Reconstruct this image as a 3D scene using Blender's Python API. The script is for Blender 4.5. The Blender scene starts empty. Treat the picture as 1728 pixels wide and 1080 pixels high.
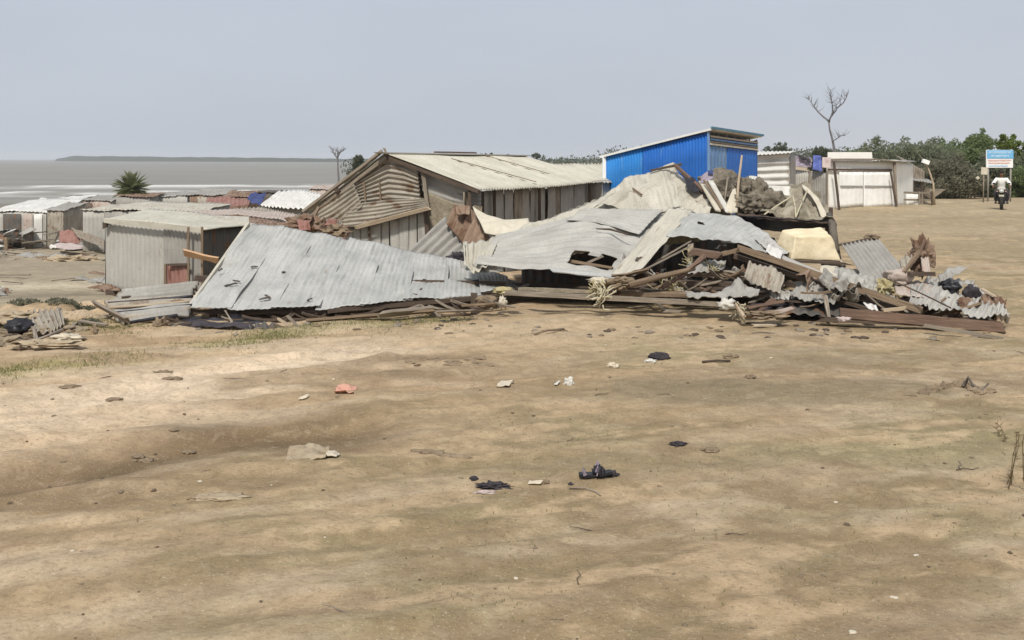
import bpy, bmesh, math, random
import numpy as np
from mathutils import Vector, Matrix, Euler, noise as mnoise

SC = bpy.context.scene
COL = SC.collection

# ------------------------------------------------------------------ camera
F = 1700.0            # focal length in pixels of the 1728 px wide picture
EYE = 2.6
HOR = 268.0
cam_d = bpy.data.cameras.new('camera')
cam = bpy.data.objects.new('camera', cam_d)
COL.objects.link(cam)
cam.location = (0, 0, EYE)
cam.rotation_euler = (math.radians(90), 0, 0)
cam_d.sensor_width = 36.0
cam_d.lens = 36.0 * F / 1728.0
cam_d.shift_y = -(540.0 - HOR) / 1728.0
cam_d.clip_start = 0.05
cam_d.clip_end = 30000
SC.camera = cam

# ------------------------------------------------------------------ light
SUN_EL, SUN_AZ = 50.0, 193.0     # azimuth clockwise from +Y: behind the camera, a little to the left
world = bpy.data.worlds.new('World')
SC.world = world
world.use_nodes = True
wn = world.node_tree
for n in list(wn.nodes):
    wn.nodes.remove(n)
sky = wn.nodes.new('ShaderNodeTexSky')
sky.sky_type = 'NISHITA'
sky.sun_disc = False
sky.sun_elevation = math.radians(SUN_EL)
sky.sun_rotation = math.radians(SUN_AZ)
sky.altitude = 0
sky.air_density = 1.0
sky.dust_density = 3.0
sky.ozone_density = 1.5
veil = wn.nodes.new('ShaderNodeMix')          # thin even overcast in front of the blue
veil.data_type = 'RGBA'
veil.inputs[0].default_value = 0.9
veil.inputs[7].default_value = (5.65, 6.15, 7.0, 1)
wn.links.new(sky.outputs[0], veil.inputs[6])
bg = wn.nodes.new('ShaderNodeBackground')
bg.inputs[1].default_value = 0.09
hzn = wn.nodes.new('ShaderNodeTexNoise')       # faint unevenness of the high haze
hzn.inputs['Scale'].default_value = 2.2; hzn.inputs['Detail'].default_value = 4
tcw = wn.nodes.new('ShaderNodeTexCoord'); mpw = wn.nodes.new('ShaderNodeMapping')
mpw.inputs['Scale'].default_value = (1, 1, 3.5)
wn.links.new(tcw.outputs['Generated'], mpw.inputs['Vector']); wn.links.new(mpw.outputs[0], hzn.inputs['Vector'])
mr = wn.nodes.new('ShaderNodeMapRange')
for i_, v_ in enumerate((.3, .7, .955, 1.045)): mr.inputs[i_ + 1].default_value = v_
wn.links.new(hzn.outputs[0], mr.inputs[0])
sc_w = wn.nodes.new('ShaderNodeVectorMath'); sc_w.operation = 'SCALE'
wn.links.new(veil.outputs[2], sc_w.inputs[0]); wn.links.new(mr.outputs[0], sc_w.inputs['Scale'])
wn.links.new(sc_w.outputs[0], bg.inputs[0])
wo = wn.nodes.new('ShaderNodeOutputWorld')
wn.links.new(bg.outputs[0], wo.inputs[0])

sun_d = bpy.data.lights.new('sun', 'SUN')
sun_d.energy = 3.3
sun_d.angle = math.radians(6.0)
sun_d.color = (1.0, 0.95, 0.875)
sun = bpy.data.objects.new('sun', sun_d)
COL.objects.link(sun)
el, az = math.radians(SUN_EL), math.radians(SUN_AZ)
sdir = Vector((math.sin(az) * math.cos(el), math.cos(az) * math.cos(el), math.sin(el)))
sun.rotation_euler = sdir.to_track_quat('Z', 'Y').to_euler()
SC.view_settings.view_transform = 'Standard'
SC.view_settings.look = 'None'
SC.view_settings.exposure = 0.12
SC.view_settings.gamma = 1.0
SC.cycles.use_denoising = True
SC.cycles.max_bounces = 8
SC.cycles.volume_bounces = 1

# ------------------------------------------------------------------ noise + terrain
_rt = np.random.RandomState(7).rand(256, 256)
def vn(x, y, seed=0):
    x = np.asarray(x, float) + seed * 17.31; y = np.asarray(y, float) + seed * 9.77
    xi = np.floor(x).astype(int); yi = np.floor(y).astype(int)
    fx = x - xi; fy = y - yi
    fx = fx * fx * (3 - 2 * fx); fy = fy * fy * (3 - 2 * fy)
    a = _rt[xi & 255, yi & 255]; b = _rt[(xi + 1) & 255, yi & 255]
    c = _rt[xi & 255, (yi + 1) & 255]; d = _rt[(xi + 1) & 255, (yi + 1) & 255]
    return (a * (1 - fx) + b * fx) * (1 - fy) + (c * (1 - fx) + d * fx) * fy
def fbm(x, y, seed=0, oct=4):
    s = 0; a = 0.5; t = 0
    for k in range(oct):
        s = s + a * vn(np.asarray(x) * 2 ** k, np.asarray(y) * 2 ** k, seed + k * 3); t += a; a *= 0.55
    return s / t - 0.5
def sst(a, b, x):
    t = np.clip((np.asarray(x, float) - a) / (b - a), 0, 1)
    return t * t * (3 - 2 * t)

YE_X = [-400, -60, -30, -9, -3, 3, 7, 12, 17, 22, 300, 9000]
YE_Y = [-60, 8, 14, 17.4, 20, 26, 40, 62, 85, 300, 1800, 9000]
PR_D = [-1, 0, 3, 9.5, 18, 30, 42, 60, 90, 125, 180, 400]
PR_Z = [0, 0, .35, 1.02, 1.35, 1.9, 2.45, 2.75, 3.1, 3.45, 4.6, 8]
def G(u, v, h=0.0):
    d = (EYE - h) * F / (v - HOR)
    return ((u - 864) * d / F, d)
def P(u, v, d):
    return Vector(((u - 864) * d / F, d, EYE - (v - HOR) * d / F))
def seg_d(x, y, pts):
    best = np.full(np.shape(x), 1e9)
    for (ax, ay), (bx, by) in zip(pts[:-1], pts[1:]):
        dx, dy = bx - ax, by - ay
        t = np.clip(((x - ax) * dx + (y - ay) * dy) / (dx * dx + dy * dy), 0, 1)
        best = np.minimum(best, np.hypot(x - ax - t * dx, y - ay - t * dy))
    return best
GULLY = [G(-200, 850), G(0, 812), G(200, 778), G(370, 745), G(560, 728)]
TRACK_L = [G(-150, 745), G(60, 705), G(300, 648), G(590, 600)]
SCAR = [G(590, 612), G(700, 605), G(800, 600)]
def terrain(x, y, fine=True):
    x = np.asarray(x, float); y = np.asarray(y, float)
    d = y - np.interp(x, YE_X, YE_Y)
    z = -np.interp(d, PR_D, PR_Z)
    near = 1 - sst(60, 140, np.hypot(x, y))
    z = z + near * (fbm(x * .18, y * .18, 3, 2) * .22) * sst(2, 9, np.hypot(x, y - 19) - 2)
    dg = seg_d(x, y, GULLY)
    z = z - 0.14 * np.exp(-(dg / .45) ** 2)
    dt = seg_d(x, y, TRACK_L)
    z = z + 0.05 * np.exp(-((dt - .45) / .16) ** 2) - .03 * np.exp(-(dt / .3) ** 2)
    # rough, eroded lip on the bank at the left
    lip = np.exp(-((d + 1.0) / 1.6) ** 2) * (1 - sst(-2, 1, x)) * (y < 30)
    z = z + lip * (fbm(x * 1.6, y * 2.0, 12, 4) * .62)
    # mound under the front beam of the wreck
    z = z + 0.05 * np.exp(-(((x - .6) / 2.2) ** 2 + ((y - 16.2) / .9) ** 2))
    z = z + .22 * np.exp(-(((x - 21) / 5) ** 2 + ((y - 52.5) / 5) ** 2))
    if fine:
        z = z + near * (fbm(x * 1.1, y * 1.1, 5, 4) * .07 + fbm(x * 4.3 + fbm(x, y, 8, 2) * 4, y * 4.3, 6, 4) * .03)
        al = x * .93 + y * .37; ac = -x * .37 + y * .93
        lf = 1 - sst(-1, 3, x)
        z = z + near * lf * fbm(al * .45, ac * 2.2, 44, 3) * .13
        z = z + near * fbm(al * .9, ac * 3.6, 45, 3) * .045
        for o_ in (-.55, .05, .75):
            z = z - near * .022 * np.exp(-((np.abs(dt - .3 - o_) + fbm(x * 1.2, y * 1.2, 60, 2) * .15) / .07) ** 2) * (x < -.5)
        rg = 1 - np.abs(fbm(x * 2.2, y * 2.6, 15, 3)) * 5
        z = z + near * np.clip(rg, 0, 1) * .012
        z = z - near * .02 * np.exp(-(seg_d(x, y, SCAR) / .25) ** 2)
    return z
def gz(x, y):
    return float(terrain(x, y))

# ------------------------------------------------------------------ materials
def new_mat(name):
    m = bpy.data.materials.new(name)
    m.use_nodes = True
    nt = m.node_tree
    b = nt.nodes['Principled BSDF']
    return m, nt, b
def node(nt, typ, **kw):
    n = nt.nodes.new(typ)
    for k, v in kw.items():
        setattr(n, k, v)
    return n
def ramp(nt, pts, src=None):
    r = nt.nodes.new('ShaderNodeValToRGB')
    while len(r.color_ramp.elements) < len(pts):
        r.color_ramp.elements.new(0.5)
    for e, (p, c) in zip(r.color_ramp.elements, pts):
        e.position = p
        e.color = (c[0], c[1], c[2], 1) if not isinstance(c, (int, float)) else (c, c, c, 1)
    if src is not None:
        nt.links.new(src, r.inputs[0])
    return r
def noise(nt, vec, scale, detail=5, rough=.6, dist=0.0):
    n = nt.nodes.new('ShaderNodeTexNoise')
    n.inputs['Scale'].default_value = scale
    n.inputs['Detail'].default_value = detail
    n.inputs['Roughness'].default_value = rough
    n.inputs['Distortion'].default_value = dist
    if vec is not None:
        nt.links.new(vec, n.inputs['Vector'])
    return n
def mapping(nt, src, scale):
    m = nt.nodes.new('ShaderNodeMapping')
    m.inputs['Scale'].default_value = scale
    nt.links.new(src, m.inputs['Vector'])
    return m
def mixc(nt, fac, a, b, mode='MIX'):
    m = nt.nodes.new('ShaderNodeMix'); m.data_type = 'RGBA'; m.blend_type = mode
    for sock, val in ((0, fac), (6, a), (7, b)):
        if isinstance(val, (int, float)):
            m.inputs[sock].default_value = val
        elif isinstance(val, tuple):
            m.inputs[sock].default_value = (*val[:3], 1)
        else:
            nt.links.new(val, m.inputs[sock])
    return m.outputs[2]
def bump(nt, b, src, strength=.3, dist=.02):
    bp = nt.nodes.new('ShaderNodeBump')
    bp.inputs['Strength'].default_value = strength
    bp.inputs['Distance'].default_value = dist
    nt.links.new(src, bp.inputs['Height'])
    nt.links.new(bp.outputs[0], b.inputs['Normal'])

def tin(name, c1, c2, rust=(.16, .075, .035), amt=.35, metal=.25, rough=.55, stains=(.22, .19, .15), cover=.5):
    """weathered sheet metal; UV.x runs across the sheet, UV.y along it, both in metres"""
    m, nt, b = new_mat(name)
    uv = node(nt, 'ShaderNodeUVMap').outputs[0]
    oi = node(nt, 'ShaderNodeObjectInfo')
    add = node(nt, 'ShaderNodeVectorMath', operation='ADD')
    cmb = node(nt, 'ShaderNodeCombineXYZ')
    mul = node(nt, 'ShaderNodeMath', operation='MULTIPLY'); mul.inputs[1].default_value = 37.0
    nt.links.new(oi.outputs['Random'], mul.inputs[0])
    nt.links.new(mul.outputs[0], cmb.inputs[0]); nt.links.new(mul.outputs[0], cmb.inputs[1])
    nt.links.new(uv, add.inputs[0]); nt.links.new(cmb.outputs[0], add.inputs[1])
    v = add.outputs[0]
    big = noise(nt, v, 1.1, 4, .6)
    base = mixc(nt, ramp(nt, [(.35, 0), (.65, 1)], big.outputs[0]).outputs[0], c1, c2)
    st = noise(nt, mapping(nt, v, (7, .7, 1)).outputs[0], 1.6, 5, .65)
    base = mixc(nt, ramp(nt, [(.52, 0), (.72, cover)], st.outputs[0]).outputs[0], base, stains)
    fn = noise(nt, v, 26, 4, .7)
    base = mixc(nt, ramp(nt, [(.3, .35), (.6, 0)], fn.outputs[0]).outputs[0], base, tuple(x * .6 for x in stains))
    rn = noise(nt, mapping(nt, v, (2.2, .8, 1)).outputs[0], 1.9, 7, .68, .4)
    base = mixc(nt, ramp(nt, [(.62 - .22 * amt, 0), (.70 - .2 * amt, 1 if amt > .2 else .7)], rn.outputs[0]).outputs[0], base, rust)
    nt.links.new(base, b.inputs['Base Color'])
    b.inputs['Metallic'].default_value = metal
    b.inputs['Roughness'].default_value = rough
    b.inputs['Specular IOR Level'].default_value = .3
    bump(nt, b, fn.outputs[0], .25, .01)
    return m
def wood(name, c1, c2, c3=(.05, .035, .025), s=1.0):
    m, nt, b = new_mat(name)
    uv = node(nt, 'ShaderNodeUVMap').outputs[0]
    oi = node(nt, 'ShaderNodeObjectInfo')
    add = node(nt, 'ShaderNodeVectorMath', operation='ADD')
    sc = node(nt, 'ShaderNodeVectorMath', operation='SCALE'); sc.inputs['Scale'].default_value = 1
    cmb = node(nt, 'ShaderNodeCombineXYZ')
    mul = node(nt, 'ShaderNodeMath', operation='MULTIPLY'); mul.inputs[1].default_value = 53.0
    nt.links.new(oi.outputs['Random'], mul.inputs[0])
    nt.links.new(mul.outputs[0], cmb.inputs[0]); nt.links.new(mul.outputs[0], cmb.inputs[1])
    nt.links.new(uv, add.inputs[0]); nt.links.new(cmb.outputs[0], add.inputs[1])
    v = add.outputs[0]
    g = noise(nt, mapping(nt, v, (22 * s, 1.3 * s, 1)).outputs[0], 1.5, 6, .7, .3)
    l = noise(nt, v, 1.7, 4, .6)
    base = mixc(nt, ramp(nt, [(.35, 0), (.65, 1)], l.outputs[0]).outputs[0], c1, c2)
    base = mixc(nt, ramp(nt, [(.42, .75), (.6, 0)], g.outputs[0]).outputs[0], base, c3)
    nt.links.new(base, b.inputs['Base Color'])
    b.inputs['Roughness'].default_value = .85
    bump(nt, b, g.outputs[0], .5, .01)
    return m
def plain(name, c1, c2, scale=6.0, rough=.8, detail=5, bs=.3, bd=.01, spec=.3):
    m, nt, b = new_mat(name)
    tc = node(nt, 'ShaderNodeTexCoord')
    n = noise(nt, tc.outputs['Object'], scale, detail, .62, .2)
    base = mixc(nt, ramp(nt, [(.36, 0), (.64, 1)], n.outputs[0]).outputs[0], c1, c2)
    nt.links.new(base, b.inputs['Base Color'])
    b.inputs['Roughness'].default_value = rough
    b.inputs['Specular IOR Level'].default_value = spec
    if bs:
        n2 = noise(nt, tc.outputs['Object'], scale * 4, 4, .7)
        bump(nt, b, n2.outputs[0], bs, bd)
    return m

M = {}
M['tin_grey'] = tin('tin_grey', (.37, .355, .32), (.48, .465, .42), amt=.07, rust=(.27, .22, .17), stains=(.24, .23, .21), cover=.8, metal=0, rough=.75)
M['tin_blue'] = tin('tin_blue', (.36, .36, .335), (.475, .47, .44), amt=.07, rust=(.26, .22, .18), stains=(.235, .24, .225), cover=.8, metal=0, rough=.7)
M['tin_cream'] = tin('tin_cream', (.46, .43, .355), (.58, .545, .455), amt=.12, stains=(.31, .27, .21), cover=.75, metal=.05, rough=.8)
M['tin_tan'] = tin('tin_tan', (.32, .285, .23), (.43, .39, .32), rust=(.19, .13, .085), amt=.4, stains=(.19, .155, .115), cover=.85, metal=.05, rough=.8)
M['tin_roof'] = tin('tin_roof', (.50, .475, .39), (.60, .575, .48), rust=(.33, .25, .17), amt=.12, stains=(.36, .32, .25), cover=.7, metal=.05, rough=.8)
M['tin_white'] = tin('tin_white', (.62, .605, .56), (.76, .745, .70), rust=(.3, .22, .17), amt=.08, stains=(.42, .39, .34), cover=.6, metal=0, rough=.7)
M['tin_wall'] = tin('tin_wall', (.30, .285, .255), (.40, .385, .35), rust=(.17, .13, .1), amt=.15, stains=(.24, .22, .19), cover=.6, metal=.1, rough=.75)
M['tin_shack'] = tin('tin_shack', (.42, .405, .36), (.49, .475, .43), rust=(.27, .2, .16), amt=.02, stains=(.33, .31, .27), cover=.5, metal=.1, rough=.75)
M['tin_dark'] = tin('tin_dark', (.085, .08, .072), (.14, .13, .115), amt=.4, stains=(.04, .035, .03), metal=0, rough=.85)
M['tin_rust'] = tin('tin_rust', (.23, .155, .108), (.31, .225, .165), rust=(.14, .08, .05), amt=.6, stains=(.13, .08, .05), metal=0, rough=.9)
M['tin_red'] = tin('tin_red', (.26, .12, .095), (.34, .19, .155), rust=(.16, .07, .05), amt=.4, stains=(.25, .15, .12), metal=0, rough=.8)
M['tin_pink'] = tin('tin_pink', (.40, .335, .29), (.50, .43, .37), rust=(.33, .2, .15), amt=.3, stains=(.35, .27, .22), metal=0, rough=.8)
M['tin_sky'] = tin('tin_sky', (.025, .21, .58), (.04, .25, .64), rust=(.14, .27, .48), amt=.1, stains=(.02, .15, .46), cover=.5, metal=0, rough=.5)
M['tin_royal'] = tin('tin_royal', (.018, .13, .47), (.028, .16, .54), rust=(.10, .20, .40), amt=.1, stains=(.015, .095, .38), cover=.5, metal=0, rough=.5)
M['tin_bluegrey'] = tin('tin_bluegrey', (.13, .25, .45), (.22, .33, .47), rust=(.2, .2, .2), amt=.1, stains=(.06, .16, .42), cover=.8, metal=0, rough=.6)
M['wood_grey'] = wood('wood_grey', (.30, .25, .19), (.40, .34, .26))
M['wood_brown'] = wood('wood_brown', (.22, .155, .095), (.32, .23, .145), (.075, .05, .032))
M['wood_red'] = wood('wood_red', (.17, .105, .07), (.25, .16, .108), (.06, .036, .025))
M['wood_dark'] = wood('wood_dark', (.09, .06, .042), (.15, .105, .07), (.03, .02, .015))
M['wood_pale'] = wood('wood_pale', (.48, .39, .27), (.58, .48, .35), (.28, .2, .13))
M['wood_orange'] = wood('wood_orange', (.55, .34, .19), (.62, .42, .26), (.35, .2, .11))
M['cloth_white'] = plain('cloth_white', (.50, .48, .42), (.64, .62, .56), 5)
M['cloth_cream'] = plain('cloth_cream', (.50, .45, .35), (.60, .55, .44), 5)
M['cloth_brown'] = plain('cloth_brown', (.11, .095, .07), (.24, .205, .155), 7, bs=.9, bd=.03)
M['net'] = plain('net', (.16, .135, .095), (.36, .32, .24), 3.5, bs=.8, bd=.04)
M['cloth_dark'] = plain('cloth_dark', (.025, .022, .025), (.06, .05, .055), 7)
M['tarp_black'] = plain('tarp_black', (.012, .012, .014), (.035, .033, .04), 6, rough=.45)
M['cloth_red'] = plain('cloth_red', (.32, .06, .045), (.42, .11, .08), 5)
M['cloth_coral'] = plain('cloth_coral', (.55, .27, .19), (.64, .36, .26), 8)
M['cloth_blue'] = plain('cloth_blue', (.07, .10, .30), (.13, .16, .42), 5)
M['cloth_navy'] = plain('cloth_navy', (.03, .04, .12), (.06, .08, .2), 3)
M['cloth_purple'] = plain('cloth_purple', (.24, .20, .24), (.36, .31, .36), 5)
M['cloth_pink'] = plain('cloth_pink', (.42, .34, .31), (.52, .43, .40), 5)
M['straw'] = plain('straw', (.36, .30, .15), (.48, .42, .25), 9)
M['rope'] = plain('rope', (.45, .40, .27), (.56, .51, .37), 20)
M['foam'] = plain('foam', (.68, .56, .36), (.80, .69, .48), 3.0, rough=.95, bs=.6, bd=.02)
M['paper'] = plain('paper', (.52, .45, .33), (.62, .55, .43), 9)
M['hay'] = plain('hay', (.25, .21, .15), (.34, .29, .21), 8, bs=.8, bd=.04)
M['bark'] = plain('bark', (.10, .085, .065), (.17, .145, .115), 6, bs=.8, bd=.03)
M['bark_grey'] = plain('bark_grey', (.13, .125, .13), (.19, .18, .18), 6, bs=.5)
M['mud'] = plain('mud', (.19, .14, .09), (.29, .22, .145), 6, bs=.8, bd=.03)
M['clod'] = plain('clod', (.32, .25, .165), (.46, .37, .25), 6, bs=.8, bd=.03)
M['concrete'] = plain('concrete', (.45, .43, .39), (.54, .52, .47), 5)
M['skin'] = plain('skin', (.16, .085, .05), (.19, .105, .065), 5, rough=.6)
M['hair'] = plain('hair', (.01, .008, .007), (.018, .015, .012), 30, rough=.5)
M['black'] = plain('black', (.012, .012, .014), (.025, .024, .026), 8, rough=.4)
M['rubber'] = plain('rubber', (.015, .014, .013), (.04, .035, .03), 8, rough=.85)
M['chrome'] = plain('chrome', (.5, .5, .5), (.6, .6, .6), 8, rough=.3, bs=0, spec=.8)
M['dark_paint'] = plain('dark_paint', (.03, .025, .035), (.05, .04, .055), 8, rough=.3)
M['white_paint'] = plain('white_paint', (.78, .77, .72), (.88, .87, .83), 2.5, rough=.6)
M['white_wall'] = plain('white_wall', (.84, .82, .75), (.90, .885, .83), 1.2, rough=.8)
M['sign_blue'] = plain('sign_blue', (.14, .40, .66), (.18, .45, .70), 3, rough=.5, bs=0)
M['sign_white'] = plain('sign_white', (.78, .78, .76), (.84, .84, .82), 3, rough=.5, bs=0)
M['sign_red'] = plain('sign_red', (.68, .44, .38), (.74, .52, .46), 3, rough=.5, bs=0)
M['sign_pale'] = plain('sign_pale', (.42, .62, .78), (.5, .7, .84), 3, rough=.5, bs=0)
M['teal'] = plain('teal', (.06, .17, .25), (.09, .21, .3), 3, rough=.5)

def leaf_mat(name, c1, c2):
    m, nt, b = new_mat(name)
    g = node(nt, 'ShaderNodeNewGeometry')
    tc = node(nt, 'ShaderNodeTexCoord')
    n = noise(nt, tc.outputs['Object'], .55, 3, .6)
    base = mixc(nt, ramp(nt, [(.38, 0), (.62, 1)], n.outputs[0]).outputs[0], c1, c2)
    base = mixc(nt, ramp(nt, [(0, .0), (1, .45)], g.outputs['Random Per Island']).outputs[0], base, tuple(x * .6 for x in c1))
    nt.links.new(base, b.inputs['Base Color'])
    b.inputs['Roughness'].default_value = .7
    b.inputs['Specular IOR Level'].default_value = .2
    tr = node(nt, 'ShaderNodeBsdfTranslucent'); nt.links.new(base, tr.inputs[0])
    mx_ = node(nt, 'ShaderNodeMixShader'); mx_.inputs[0].default_value = .5
    nt.links.new(b.outputs[0], mx_.inputs[1]); nt.links.new(tr.outputs[0], mx_.inputs[2])
    nt.links.new(mx_.outputs[0], nt.nodes['Material Output'].inputs[0])
    return m
M['leaf_dusty'] = leaf_mat('leaf_dusty', (.21, .235, .15), (.27, .29, .19))
M['leaf_brown'] = leaf_mat('leaf_brown', (.21, .205, .14), (.28, .27, .19))
M['leaf_green'] = leaf_mat('leaf_green', (.19, .245, .11), (.25, .31, .135))
M['leaf_bright'] = leaf_mat('leaf_bright', (.15, .20, .045), (.22, .275, .065))
M['leaf_far'] = leaf_mat('leaf_far', (.10, .12, .075), (.15, .165, .11))
M['leaf_palm'] = leaf_mat('leaf_palm', (.17, .205, .085), (.28, .29, .15))
M['weed'] = leaf_mat('weed', (.26, .20, .12), (.34, .27, .16))
M['blade'] = leaf_mat('blade', (.22, .23, .09), (.34, .32, .15))

# ------------------------------------------------------------------ mesh building
def link_mesh(name, verts, faces, mat, parent=None, uvs=None, smooth=False, solid=0.0, attr=None):
    me = bpy.data.meshes.new(name)
    off = parent_world(parent)
    vs = [(v[0] - off[0], v[1] - off[1], v[2] - off[2]) for v in verts]
    me.from_pydata(vs, [], faces)
    me.validate()
    if uvs is not None:
        ul = me.uv_layers.new(name='UVMap')
        lv = np.zeros(len(me.loops), dtype=np.int32)
        me.loops.foreach_get('vertex_index', lv)
        ul.data.foreach_set('uv', np.asarray(uvs, dtype=np.float32)[lv].ravel())
    if smooth:
        me.polygons.foreach_set('use_smooth', [True] * len(me.polygons))
    me.materials.append(mat)
    me.update()
    o = bpy.data.objects.new(name, me)
    COL.objects.link(o)
    if parent is not None:
        o.parent = parent
    if solid:
        sm = o.modifiers.new('thickness', 'SOLIDIFY'); sm.thickness = solid; sm.offset = -1
    return o
def parent_world(p):
    v = Vector((0, 0, 0))
    while p is not None:
        v = v + p.location
        p = p.parent
    return v
LABELS = set()
def tag(o, label, cat, group=None, kind=None):
    o['label'] = label; o['category'] = cat
    if group: o['group'] = group
    if kind: o['kind'] = kind
    return o
def thing(name, label, cat, loc, group=None):
    o = bpy.data.objects.new(name, None)
    o.empty_display_size = .2
    COL.objects.link(o)
    o.location = Vector(loc)
    return tag(o, label, cat, group)

class MB:
    def __init__(s):
        s.v = []; s.f = []; s.uv = []
    def add(s, verts, faces, uvs=None):
        b = len(s.v)
        s.v += [tuple(v) for v in verts]
        s.f += [tuple(i + b for i in f) for f in faces]
        s.uv += [tuple(u) for u in (uvs if uvs is not None else [(v[0] + v[1], v[2]) for v in verts])]
        return s
    def box(s, c, size, rot=(0, 0, 0), jit=0.0, seed=0):
        r = Euler(rot).to_matrix(); c = Vector(c); rnd = random.Random(seed)
        hx, hy, hz = (q / 2 for q in size)
        vs = []; uv = []
        for x in (-hx, hx):
            for y in (-hy, hy):
                for z in (-hz, hz):
                    p = Vector((x, y, z)) + Vector([rnd.uniform(-jit, jit) for _ in range(3)])
                    vs.append(c + r @ p); uv.append((p.x + p.y, p.z))
        s.add(vs, [(0, 1, 3, 2), (4, 6, 7, 5), (0, 4, 5, 1), (2, 3, 7, 6), (0, 2, 6, 4), (1, 5, 7, 3)], uv)
        return s
    def beam(s, p0, p1, w, h, roll=0.0, nseg=5, jit=.06, seed=0, sag=0.0):
        """a sawn board or timber with slightly worn, uneven edges"""
        p0 = Vector(p0); p1 = Vector(p1); ax = (p1 - p0); L = ax.length; ax.normalize()
        up = Vector((0, 0, 1)) if abs(ax.z) < .95 else Vector((0, 1, 0))
        sx = ax.cross(up).normalized(); sz = sx.cross(ax).normalized()
        cr, sr = math.cos(roll), math.sin(roll)
        a = sx * cr + sz * sr; b = -sx * sr + sz * cr
        rnd = random.Random(seed + 11); vs = []; uv = []; fs = []
        for i in range(nseg + 1):
            t = i / nseg
            c = p0.lerp(p1, t) + Vector((0, 0, -sag * 4 * t * (1 - t)))
            k = 1 + rnd.uniform(-jit, jit)
            cs = [(-1, -1), (1, -1), (1, 1), (-1, 1)]
            for q, (e, g) in enumerate(cs):
                vs.append(c + a * (e * w / 2 * k) + b * (g * h / 2 * (1 + rnd.uniform(-jit, jit))) + ax * (rnd.uniform(-.6, .6) * w * (i in (0, nseg))))
                uv.append(((e * w + g * h) / 2 + .3 * q, t * L))
        for i in range(nseg):
            for j in range(4):
                q = i * 4
                fs.append((q + j, q + (j + 1) % 4, q + 4 + (j + 1) % 4, q + 4 + j))
        fs.append((3, 2, 1, 0)); q = nseg * 4; fs.append((q, q + 1, q + 2, q + 3))
        return s.add(vs, fs, uv)
    def tube(s, pts, radii, n=7, cap=True):
        pts = [Vector(p) for p in pts]
        if isinstance(radii, (int, float)): radii = [radii] * len(pts)
        vs = []; fs = []; uv = []; L = 0
        pa = None
        for i, p in enumerate(pts):
            t = (pts[min(i + 1, len(pts) - 1)] - pts[max(i - 1, 0)])
            if t.length < 1e-6: t = Vector((0, 0, 1))
            t.normalize()
            if pa is None:
                pa = t.orthogonal().normalized()
            pa = (pa - t * pa.dot(t))
            if pa.length < 1e-4: pa = t.orthogonal()
            pa.normalize(); pb = t.cross(pa)
            if i: L += (p - pts[i - 1]).length
            for j in range(n):
                an = 2 * math.pi * j / n
                vs.append(p + (pa * math.cos(an) + pb * math.sin(an)) * radii[i])
                uv.append((j / n * 6.28 * radii[0], L))
        for i in range(len(pts) - 1):
            for j in range(n):
                fs.append((i * n + j, i * n + (j + 1) % n, (i + 1) * n + (j + 1) % n, (i + 1) * n + j))
        if cap:
            fs.append(tuple(reversed(range(n)))); fs.append(tuple((len(pts) - 1) * n + j for j in range(n)))
        return s.add(vs, fs, uv)
    def blob(s, c, r, seed=0, amp=.25, freq=2.0, sub=3, sq=1.0):
        bm = bmesh.new(); bmesh.ops.create_icosphere(bm, subdivisions=sub, radius=1.0)
        c = Vector(c); r = Vector(r) if not isinstance(r, (int, float)) else Vector((r, r, r))
        off = Vector((seed * 3.7, seed * 1.9, seed * 5.3)); vs = []
        for v in bm.verts:
            d = v.co.copy()
            if sq != 1.0:
                d = Vector([math.copysign(abs(q) ** sq, q) for q in d])
            k = 1 + amp * mnoise.fractal(v.co * freq + off, 1.0, 2.0, 4)
            vs.append(c + Vector((d.x * r.x, d.y * r.y, d.z * r.z)) * k)
        fs = [tuple(v.index for v in f.verts) for f in bm.faces]
        bm.free()
        return s.add(vs, fs, [(v.x + v.y, v.z) for v in vs])
    def build(s, name, mat, parent=None, smooth=False, solid=0.0):
        return link_mesh(name, s.v, s.f, mat, parent, s.uv, smooth, solid)

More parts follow.
